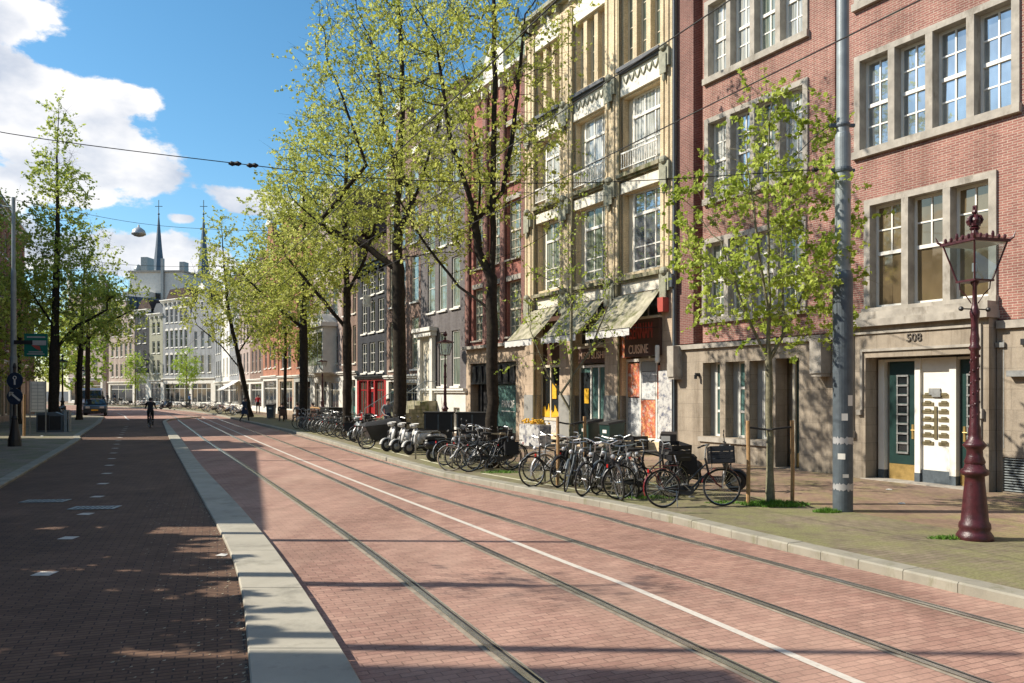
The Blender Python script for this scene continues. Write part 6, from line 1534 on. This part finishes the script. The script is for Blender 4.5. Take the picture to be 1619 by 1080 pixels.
# ------------------------------------------------------------------ scooters
def scooter(loc, deg, body, label, group='scooters parked on the verge', box=None, tilt=6):
    r = empty('scooter', loc, R(deg), label, 'scooter', group); r.rotation_euler = (R(tilt), 0, R(deg)); r.scale = (.92, .92, .92)
    for cx in (-.62, .62):
        b = MB(); b.torus((cx, 0, .24), .175, .065, 22, 8); w_ = b.build('wheel', M['black_rubber'], r, smooth=True)
        b = MB(); b.lathe([(.04, -.05), (.12, -.03), (.12, .03), (.04, .05)], 12); b.v = [(cx+x, z, .24+y) for x, y, z in b.v]
        for k in range(5): a = k*1.2566; b.tube([(cx, 0, .24), (cx+.12*math.cos(a), 0, .24+.12*math.sin(a))], .014, 4)
        b.build('rim', M['dull_steel'], w_)
    b = MB(); b.ball((.43, 0, .64), .07, .235, .31, 10); b.v = [(x-(z-.5)*.30, y, z) for x, y, z in b.v]; b.prism([(.30, .22), (.42, .26), (.44, .5), (.36, .5)], -.17, .17); b.build('leg_shield', M[body], r, smooth=True)
    b = MB(); b.prism([(.50, .50), (.525, .52), (.53, .74), (.50, .78)], -.05, .05); b.build('horn_cover', M['black_paint'], r)
    b = MB(); b.prism([(.36, .22), (.36, .30), (-.2, .30), (-.2, .20)], -.17, .17); b.build('footboard', M['black_rubber'], r)
    b = MB(); b.ball((-.52, 0, .56), .43, .20, .19, 10); b.prism([(-.15, .25), (-.12, .6), (-.3, .68), (-.4, .3)], -.14, .14); b.build('rear_body', M[body], r, smooth=True)
    b = MB(); n = 10; vs = []; fs = []
    for k in range(n+1):
        a = R(10)+R(150)*k/n
        for (dy, rr) in ((-.1, .24), (-.08, .275), (.08, .275), (.1, .24)): vs.append((.62+rr*math.cos(a), dy*.9, .24+rr*math.sin(a)))
    for k in range(n):
        for j in range(3): fs.append((4*k+j, 4*k+j+1, 4*k+j+5, 4*k+j+4))
    b.add(vs, fs); b.build('front_mudguard', M[body], r)
    b = MB(); b.tube([(.62, .09, .24), (.5, .05, .6)], .02, 6); b.tube([(.62, -.09, .24), (.5, -.05, .6)], .02, 6); b.build('fork', M['dull_steel'], r)
    b = MB(); b.prism([(-.22, .725), (-.3, .80), (-.6, .84), (-.92, .80), (-.92, .72)], -.14, .14); b.build('seat', M['black_rubber'], r)
    b = MB(); b.ball((.38, 0, 1.0), .13, .12, .075, 8); b.tube([(.36, -.33, 1.06), (.40, -.1, 1.08), (.40, .1, 1.08), (.36, .33, 1.06)], .02, 6); b.build('handlebar', M[body], r)
    b = MB(); b.ball((.50, 0, 1.0), .03, .07, .055, 6); b.build('headlight', M['dull_steel'], r)
    for s in (-1, 1):
        b = MB(); b.tube([(.38, s*.2, 1.08), (.36, s*.27, 1.28)], .006, 4); b.ball((.36, s*.28, 1.31), .015, .06, .04, 6); b.build('mirror', M['black_paint'], r)
    if box:
        b = MB(); b.box(-1.02, -.66, -.2, .2, .86, 1.30); q = b.build('delivery_box', M['black_paint'], r); b = MB(); b.box(-1.0, -.80, -.203, -.201, .92, 1.06); b.build('red_label', M['lettering_red'], q); b = MB(); b.box(-1.0, -.80, -.203, -.201, 1.08, 1.26); b.build('white_label', M['white_paint'], q)
    return r
scooter((-2.85, 26.45, .1), 216, 'scooter_white', 'white scooter nearest the viewer of the three, beside the dark crates'); scooter((-3.35, 27.2, .1), 214, 'scooter_white', 'middle one of the three white scooters'); scooter((-3.8, 27.9, .1), 217, 'scooter_white', 'farthest of the three white scooters, next to the cargo bicycle')
scooter((-6.0, 33.2, .1), 222, 'galv', 'pale grey scooter in front of the black house'); scooter((-1.75, 23.7, .1), 20, 'black_paint', 'low black scooter between the second bicycle row and the white scooters', tilt=3)
scooter((4.05, 16.8, .1), 345, 'black_paint', 'black moped with a delivery box behind the near bicycles', box=True)
scooter((-38.5, 90, .1), 240, 'black_paint', 'black scooter at the far bend behind the cyclist')
# cargo bicycle with covered box
r = empty('cargo_bicycle', (-4.35, 28.9, .1), R(206), 'black cargo bicycle with a covered load box', 'cargo bicycle')
for (cx, rr) in ((-.85, .33), (.85, .33)):
    b = MB(); b.torus((cx, 0, rr), rr-.02, .022, 26, 6); w_ = b.build('wheel', M['black_rubber'], r); b = MB(); b.torus((cx, 0, rr), rr-.045, .01, 22, 4)
    for k in range(14): a = k*.4488; b.tube([(cx, 0, rr), (cx+(rr-.04)*math.cos(a), 0, rr+(rr-.04)*math.sin(a))], .0025, 3)
    b.build('rim', M['chrome'], w_)
b = MB(); b.add([(-.1, -.3, .3), (.75, -.25, .35), (.75, .25, .35), (-.1, .3, .3), (-.3, -.36, .95), (1.0, -.34, .82), (1.0, .34, .82), (-.3, .36, .95)], [(0, 3, 2, 1), (0, 1, 5, 4), (1, 2, 6, 5), (2, 3, 7, 6), (3, 0, 4, 7)]); b.build('load_box', M['black_paint'], r)
b = MB(); b.add([(-.33, -.38, .951), (1.03, -.36, .821), (1.03, .36, .821), (-.33, .38, .951), (-.25, -.1, 1.12), (.9, -.1, .95), (.9, .1, .95), (-.25, .1, 1.12)], [(0, 1, 5, 4), (1, 2, 6, 5), (2, 3, 7, 6), (3, 0, 4, 7), (4, 5, 6, 7), (0, 3, 2, 1)]); b.build('cover', M['cloth_black'], r)
b = MB(); b.tube([(-.85, 0, .33), (-.45, 0, .30), (.1, 0, .28)], .02, 6); b.tube([(-.45, 0, .3), (-.62, 0, .85)], .018, 6); b.tube([(-.35, 0, .4), (-.38, 0, 1.1)], .018, 6); b.build('frame', M['black_paint'], r)
b = MB(); b.tube([(-.45, -.32, 1.1), (-.36, -.1, 1.12), (-.36, .1, 1.12), (-.45, .32, 1.1)], .014, 6); b.build('handlebar', M['chrome'], r); b = MB(); b.ball((-.66, 0, .9), .14, .08, .035, 6); b.build('saddle', M['black_rubber'], r)
# dark crates, containers, planters
for (x, y, w_, lb) in ((-2.72, 30.3, 1.05, 'left one of the two square black containers before the grey house'), (-1.45, 29.9, 1.15, 'right one of the two square black containers before the grey house')):
    r = empty('container', (x, y, .1), R(0), lb, 'container', 'square black containers on the pavement'); b = MB(); b.box(-w_/2, w_/2, -.45, .45, .08, 1.22); b.build('body', M['black_paint'], r)
    b = MB(); b.box(-w_/2-.03, w_/2+.03, -.48, .48, 1.221, 1.28); b.build('lid', M['black_rubber'], r)
    b = MB(); b.box(-.025, .025, -.47, -.451, .1, 1.2); b.box(-w_/2+.02, -w_/2+.06, -.47, -.451, .1, 1.2); b.box(w_/2-.06, w_/2-.02, -.47, -.451, .1, 1.2); b.build('rib', M['galv_dark'], r)
def bin_(x, y, deg, mat, label, h=1.05, w_=.58, group='wheeled bins'):
    r = empty('wheeled_bin', (x, y, .1), R(deg), label, 'bin', group); b = MB(); a = w_/2
    b.add([(-a*.85, -a*.85, .05), (a*.85, -a*.85, .05), (a*.85, a*.85, .05), (-a*.85, a*.85, .05), (-a, -a, h*.92), (a, -a, h*.92), (a, a*1.1, h), (-a, a*1.1, h)], [(0, 3, 2, 1), (0, 1, 5, 4), (1, 2, 6, 5), (2, 3, 7, 6), (3, 0, 4, 7), (4, 5, 6, 7)]); b.build('body', M[mat], r)
    b = MB(); b.prism([(-a*1.06, 0), (a*1.06, 0), (a*.9, .06), (-a*.9, .06)], -a*1.1, a*1.15); b.v = [(x_, y_, z_+h*.925+(y_+a)*.08/w_) for x_, y_, z_ in b.v]; b.build('lid', M['black_rubber'], r)
    b = MB(); b.tube([(-a, a*1.2, h*.95), (a, a*1.2, h*.95)], .02, 6); b.build('handle', M['black_rubber'], r)
    b = MB(); b.torus((-a*.8, a*.8, .1), .08, .025, 12, 5, axis='y'); b.build('wheel', M['black_rubber'], r)
    b = MB(); b.box(-.1, .12, -a*1.0, -a*.985, h*.66, h*.76); b.build('label_plate', M['white_paint'], r)
bin_(2.65, 27.4, -60, 'green_paint', 'dark green wheeled bin left of two before the sushi shop door'); bin_(3.25, 26.4, -62, 'green_paint', 'dark green wheeled bin right of two before the sushi shop door')
r = empty('flower_stand', (.95, 30.5, .1), R(-61), 'white patterned flower stand with yellow blooms below the left shop window', 'flower stand')
b = MB(); b.box(-.75, .75, -.35, .15, 0, .8); b.build('box', M['graffiti'], r)
b = MB(); random.seed(9)
for k in range(70): b.ball((random.uniform(-.7, .7), random.uniform(-.3, .1), .84+random.uniform(0, .16)), .045, .045, .035, 4)
b.build('blooms', M['yellow_print'], r)
r = empty('planter', (-10.6, 47.5, .1), R(-60), 'dark terrace planter box before the orange red house', 'planter'); b = MB(); b.box(-.9, .9, -.4, .4, 0, 1.05); b.build('box', M['black_paint'], r)
b = MB(); b.box(-.95, .95, -.45, .45, 1.051, 1.1); b.build('rim', M['black_rubber'], r)
r = empty('terrace_screen', (-11.9, 50.6, .1), R(-60), 'low wooden terrace screen behind the dark planter', 'screen'); b = MB(); b.box(-2.2, 2.2, -.04, .04, .1, .95); b.build('panel', M['brown_paint'], r); b = MB(); b.box(-2.25, 2.25, -.07, .07, .951, 1.03)
for x in (-2.2, 0, 2.2): b.box(x-.05, x+.05, -.06, .06, 0, .949)
b.build('frame', M['wood_stake'], r)
bin_(-18.0, 60.5, 0, 'galv_dark', 'dark bin beside the walking person at the far kerb', group='wheeled bins')
# litter on the pavement
random.seed(21)
for i, (px, py, lb) in enumerate(((1405, 775, 'scrap of white paper on the pavement before the portal'), (1425, 797, 'pale scrap on the pavement right of the grey pole'), (66, 690, 'white scrap on the left pavement near the cabinet'), (350, 873, 'small white scrap in the gutter beside the median'))):
    x, y = G(px, py, .1); b = MB(); b.add([(-.07, -.03, .012), (.06, -.035, .008), (.075, .03, .02), (-.05, .04, .01), (0, 0, .035)], [(0, 1, 4), (1, 2, 4), (2, 3, 4), (3, 0, 4)]); o = b.build('paper_scrap', M['white_paint']); o.location = (x, y, .1 if i != 3 else path_z(y)); tag(o, lb, 'litter', 'scraps of litter')
b = MB(); rg = random.Random(4)
for i in range(380):
    Y = rg.uniform(5.6, 16); X = interp(MEDL, Y)-rg.random()**2.2*1.1-.02; s = rg.uniform(.004, .014); b.add([(X-s, Y-s, .052), (X+s, Y-s*.6, .054), (X+s*.7, Y+s, .058), (X-s, Y+s*.8, .052)], [(0, 1, 2, 3)])
o = b.build('gutter_litter', M['tan_rubber']); o['kind'] = 'stuff'; o['label'] = 'small dry leaves and grit scattered along the median gutter'; o['category'] = 'leaf litter'

# ------------------------------------------------------------------ vehicles
def vehicle(loc, deg, label, van, body):
    r = empty('parked_van' if van else 'parked_car', loc, R(deg), label, 'van' if van else 'car')
    L_ = 5.2 if van else 4.1; W_ = 1.0 if van else .87
    if van: side = [(-2.6, .35), (-2.6, 2.3), (-2.3, 2.42), (1.0, 2.42), (1.35, 2.3), (1.95, 1.35), (2.5, 1.1), (2.6, .8), (2.6, .35)]
    else: side = [(-2.0, .3), (-2.05, .85), (-1.8, 1.0), (-1.35, 1.38), (.1, 1.44), (.95, .98), (1.75, .85), (2.0, .65), (2.05, .3)]
    b = MB(); n = len(side); ins = .14
    vs = [(x, -W_+(ins if z > 1.05 else 0), z) for x, z in side]+[(x, W_-(ins if z > 1.05 else 0), z) for x, z in side]
    b.add(vs, [tuple(range(n)), tuple(range(2*n-1, n-1, -1))]+[(i, i+n, (i+1) % n+n, (i+1) % n) for i in range(n)]); b.build('body', M[body], r)
    b = MB()
    if van: b.add([(1.42, -.78, 2.18), (1.42, .78, 2.18), (1.93, .9, 1.42), (1.93, -.9, 1.42)], [(0, 3, 2, 1)])
    else: b.add([(.2, -.66, 1.40), (.2, .66, 1.40), (.92, .76, 1.02), (.92, -.76, 1.02)], [(0, 3, 2, 1)])
    b.v = [(x+.03, y, z+.025) for x, y, z in b.v]; b.build('windscreen', M['glass_dark'], r)
    for s in (-1, 1):
        b = MB(); y = s*(W_-.135 if True else 0)+s*.012
        if van: b.add([(.3, y, 2.15), (1.25, y, 2.15), (1.7, y+s*.1, 1.45), (.3, y+s*.1, 1.45)], [(0, 1, 2, 3)])
        else: b.add([(-1.2, y, 1.33), (.05, y, 1.36), (.75, y+s*.1, 1.02), (-1.5, y+s*.1, 1.02)], [(0, 1, 2, 3)])
        b.build('side_window', M['glass_dark'], r)
        b = MB(); x = side[-2][0]-.02; b.box(x-.02, x+.03, s*W_*.62-.16, s*W_*.62+.16, .68, .86); b.build('headlight', M['silver_paint'], r)
        b = MB(); b.box(1.45 if van else .65, 1.6 if van else .78, s*(W_+.02)-.1, s*(W_+.02)+.1, 1.35 if van else .98, 1.6 if van else 1.1); b.build('mirror', M['black_paint'], r)
        for cx in (-1.6 if van else -1.3, 1.7 if van else 1.3):
            b = MB(); b.torus((cx, s*(W_-.1), .33), .23, .1, 20, 8); w_ = b.build('wheel', M['black_rubber'], r, smooth=True); b = MB(); b.lathe([(.16, -.03), (.16, .03)], 14); b.v = [(cx+a, s*(W_-.06)+c, .33+d) for a, d, c in b.v]; b.build('rim', M['dull_steel'], w_)
    b = MB(); xe = side[-2][0]+.03; b.box(xe-.02, xe, -.5, .5, .45, .62); b.build('grille', M['black_paint'], r)
    b = MB(); b.box(xe, xe+.01, -.26, .26, .47, .58); b.build('number_plate', M['yellow_print'], r)
    return r
vehicle((-40.6, 78.5, 0), 292, 'white high roofed van parked on the left beyond the dark car', True, 'car_white')
vehicle((-36.3, 70.6, 0), 295, 'dark blue car parked in front of the white van', False, 'car_dark')

# ------------------------------------------------------------------ people
def person(label, loc, deg, J, top, legs, hair='hair_dark', group=None, extra=None, scale=1.0, skirt=None):
    """J: joints; one skinned surface for the body, fingers rooted in the palms"""
    order = ['pelvis', 'waist', 'chest', 'neck', 'head', 'crown']
    names = list(J); idx = {n: i for i, n in enumerate(names)}
    E = [('pelvis', 'waist'), ('waist', 'chest'), ('chest', 'neck'), ('neck', 'head'), ('head', 'crown')]
    for s in 'LR': E += [('chest', 'sh'+s), ('sh'+s, 'el'+s), ('el'+s, 'wr'+s), ('wr'+s, 'pa'+s), ('pelvis', 'hip'+s), ('hip'+s, 'kn'+s), ('kn'+s, 'an'+s), ('an'+s, 'to'+s)]
    rad = dict(pelvis=.145, waist=.13, chest=.155, neck=.055, head=.092, crown=.075)
    for s in 'LR': rad.update({'sh'+s: .07, 'el'+s: .045, 'wr'+s: .028, 'pa'+s: .032, 'hip'+s: .095, 'kn'+s: .06, 'an'+s: .04, 'to'+s: .035})
    me = bpy.data.meshes.new('src'); me.from_pydata([J[n] for n in names], [(idx[a], idx[c]) for a, c in E], [])
    o = bpy.data.objects.new('src', me); COL.objects.link(o)
    sk = o.modifiers.new('s', 'SKIN'); sk.use_smooth_shade = True
    for i, n in enumerate(names): v = me.skin_vertices[0].data[i]; v.radius = (rad[n], rad[n]*.85 if n in ('pelvis', 'waist', 'chest') else rad[n]); v.use_root = (n == 'pelvis')
    ss = o.modifiers.new('u', 'SUBSURF'); ss.levels = 1; ss.render_levels = 1
    dg = bpy.context.evaluated_depsgraph_get(); m2 = bpy.data.meshes.new_from_object(o.evaluated_get(dg)); bpy.data.objects.remove(o)
    b = MB(); vs = [v.co.copy() for v in m2.vertices]; fs = [tuple(p.vertices) for p in m2.polygons]
    JV = {n: Vector(J[n]) for n in names}; mi = []
    skin_n = {'head', 'crown', 'neck', 'paL', 'paR'}; leg_n = {'pelvis', 'hipL', 'hipR', 'knL', 'knR', 'anL', 'anR'}
    b.add(vs, fs)
    for k, f in enumerate(fs):
        c = sum((vs[i] for i in f), Vector())/len(f); nn_ = min(names, key=lambda n: (JV[n]-c).length/(1.5 if n in ('chest', 'pelvis') else 1))
        b.m[k] = 2 if nn_ in skin_n else (1 if nn_ in leg_n else (3 if nn_ in ('toL', 'toR') else 0))
    hd = JV['head']; up = (JV['crown']-JV['head']).normalized(); fw = Vector(J.get('_', (0, -1, 0)) if False else (0, -1, 0))
    fw = (fw-up*fw.dot(up)).normalized(); sd = up.cross(fw)
    for s in (-1, 1): b.ball(hd+fw*.085+sd*s*.03+up*.02, .012, n=4, m=3); b.ball(hd+sd*s*.092, .012, .02, .03, 4, m=2)
    b.ball(hd+fw*.105-up*.01, .014, .02, .022, 4, m=2); b.ball(hd+fw*.09-up*.05, .025, .01, .007, 4, m=2)
    for s in 'LR':
        w_, p = JV['wr'+s], JV['pa'+s]; d = (p-w_).normalized(); a = d.cross(Vector((0, 0, 1))); a = a.normalized() if a.length > .1 else Vector((1, 0, 0)); n3 = d.cross(a)
        for k, ln in enumerate((.065, .075, .07, .055)): q = p+a*(k-1.5)*.019+d*.02; b.tube([q, q+d*ln*.5+n3*.012, q+d*ln*.8+n3*.035], [.0095, .0085, .007], 5, m=2)
        q = p-d*.02+a*.03*(1 if s == 'L' else -1); b.tube([q, q+a*.03*(1 if s == 'L' else -1)+d*.02, q+a*.035*(1 if s == 'L' else -1)+d*.05], [.011, .010, .008], 5, m=2)
    b.v = [tuple(Vector(v)*scale) for v in b.v]
    o = b.build('person', [M[top], M[legs], M['skin'], M['black_rubber']], smooth=True); bpy.data.meshes.remove(m2)
    o.location = loc; o.rotation_euler = (0, 0, R(deg)); tag(o, label, 'person', group)
    h = MB(); h.ball(hd+up*.045-fw*.015, .098, .104, .085, 8); h.ball(hd+up*.0-fw*.05, .088, .07, .10, 8); h.v = [tuple(Vector(v)*scale) for v in h.v]; h.build('hair', M[hair], o, smooth=True)
    if skirt:
        c_ = JV['waist']; k_ = MB(); k_.lathe([(.16, 0), (.2, -.2), (.25, -.5)], 12, tuple(c_)); k_.v = [tuple(Vector(v)*scale) for v in k_.v]; k_.build('coat_skirt', M[skirt], o)
    return o
def pose(kind):
    if kind == 'walk': J = dict(pelvis=(0, 0, .93), waist=(0, 0, 1.08), chest=(0, -.02, 1.30), neck=(0, -.03, 1.48), head=(0, -.05, 1.60), crown=(0, -.05, 1.69), shL=(.19, 0, 1.42), elL=(.24, .12, 1.16), wrL=(.24, .05, .94), paL=(.24, .02, .86), shR=(-.19, 0, 1.42), elR=(-.24, -.1, 1.17), wrR=(-.22, -.26, 1.0), paR=(-.21, -.32, .95),
        hipL=(.1, 0, .88), knL=(.1, -.22, .50), anL=(.1, -.28, .09), toL=(.1, -.45, .04), hipR=(-.1, 0, .88), knR=(-.1, .08, .48), anR=(-.1, .38, .16), toR=(-.1, .30, .04))
    elif kind == 'stand': J = dict(pelvis=(0, 0, .93), waist=(0, 0, 1.08), chest=(0, 0, 1.30), neck=(0, -.01, 1.48), head=(0, -.03, 1.60), crown=(0, -.03, 1.69), shL=(.19, 0, 1.42), elL=(.25, .03, 1.15), wrL=(.24, -.06, .92), paL=(.24, -.08, .84), shR=(-.19, 0, 1.42), elR=(-.25, .03, 1.15), wrR=(-.2, -.18, 1.02), paR=(-.17, -.24, 1.0),
        hipL=(.1, 0, .88), knL=(.11, -.01, .48), anL=(.12, .02, .09), toL=(.13, -.15, .04), hipR=(-.1, 0, .88), knR=(-.11, -.01, .48), anR=(-.12, .02, .09), toR=(-.13, -.15, .04))
    elif kind == 'sit': J = dict(pelvis=(0, .1, .50), waist=(0, .12, .65), chest=(0, .06, .88), neck=(0, .03, 1.06), head=(0, 0, 1.18), crown=(0, 0, 1.27), shL=(.19, .05, 1.0), elL=(.25, -.02, .76), wrL=(.16, -.24, .70), paL=(.12, -.31, .70), shR=(-.19, .05, 1.0), elR=(-.25, -.02, .76), wrR=(-.16, -.24, .72), paR=(-.12, -.31, .73),
        hipL=(.1, .06, .48), knL=(.12, -.38, .50), anL=(.12, -.36, .09), toL=(.12, -.52, .04), hipR=(-.1, .06, .48), knR=(-.12, -.38, .50), anR=(-.12, -.36, .09), toR=(-.12, -.52, .04))
    elif kind == 'cycle': J = dict(pelvis=(0, .28, 1.0), waist=(0, .22, 1.13), chest=(0, .10, 1.34), neck=(0, .04, 1.50), head=(0, .0, 1.61), crown=(0, -.01, 1.70), shL=(.2, .06, 1.45), elL=(.24, -.06, 1.22), wrL=(.29, -.27, 1.10), paL=(.29, -.34, 1.10), shR=(-.2, .06, 1.45), elR=(-.24, -.06, 1.22), wrR=(-.29, -.27, 1.10), paR=(-.29, -.34, 1.10),
        hipL=(.1, .24, .96), knL=(.13, -.12, .70), anL=(.12, .08, .34), toL=(.12, -.06, .26), hipR=(-.1, .24, .96), knR=(-.12, -.06, .58), anR=(-.12, .14, .20), toR=(-.12, .0, .13))
    return J
cx, cy = G(238, 677.5)
cb = put(protos[0], cx, cy, 112, 0, 'black bicycle ridden away from the viewer by the cyclist', None); cb.location = (cx, cy, path_z(cy)); del cb['group']
if 'group' in cb: del cb['group']
person('cyclist in black seen from behind riding down the bicycle path', (cx, cy, path_z(cy)), 202, pose('cycle'), 'cloth_black', 'cloth_black', scale=1.0)
x, y = G(387, 668); person('pedestrian in a dark blue coat stepping into the road near the leaning elm', (x, y, 0), 60, pose('walk'), 'cloth_navy', 'cloth_black', skirt='cloth_navy')
person('man in grey jacket standing before the red shopfront', (-5.55, 36.2, .1), 20, pose('stand'), 'cloth_grey', 'cloth_navy')
for i, (px, d, tp, lb) in enumerate(((446, 54, 'cloth_black', 'person in black seated at the left end of the terrace'), (470, 53.5, 'cloth_grey', 'person in pale grey seated in the middle of the terrace'), (494, 53, 'cloth_black', 'person in black seated at the right end of the terrace'))):
    X_ = (px-809.5)/F*d; st_ = empty('terrace_chair', (X_, d, .1), R(200+i*20), lb.replace('person', 'chair under the person'), 'chair', 'terrace chairs')
    b = MB(); b.box(-.22, .22, -.12, .3, .40, .44); b.build('seat', M['brown_paint'], st_); b = MB(); b.box(-.22, .22, .27, .31, .46, .85); b.build('backrest', M['brown_paint'], st_)
    for (ax, ay) in ((-.2, -.1), (.2, -.1), (-.2, .28), (.2, .28)): b = MB(); b.tube([(ax, ay, 0), (ax, ay, .4)], .015, 5); b.build('leg', M['dull_steel'], st_)
    person(lb, (X_, d, .1), 200+i*20, pose('sit'), tp, 'cloth_black')
for i, (px, d, tp, lb) in enumerate(((408, 74, 'cloth_red', 'person in a red top standing among the far bicycles'), (169, 118, 'cloth_black', 'person in black on the far pavement by the yellow green tree'), (181, 117, 'cloth_navy', 'person in navy on the far pavement before the pinnacled building'), (300, 96, 'cloth_blue', 'person in blue beside the far bicycles'))):
    X_ = (px-809.5)/F*d; person(lb, (X_, d, .1), 30*i, pose('stand'), tp, 'cloth_black')
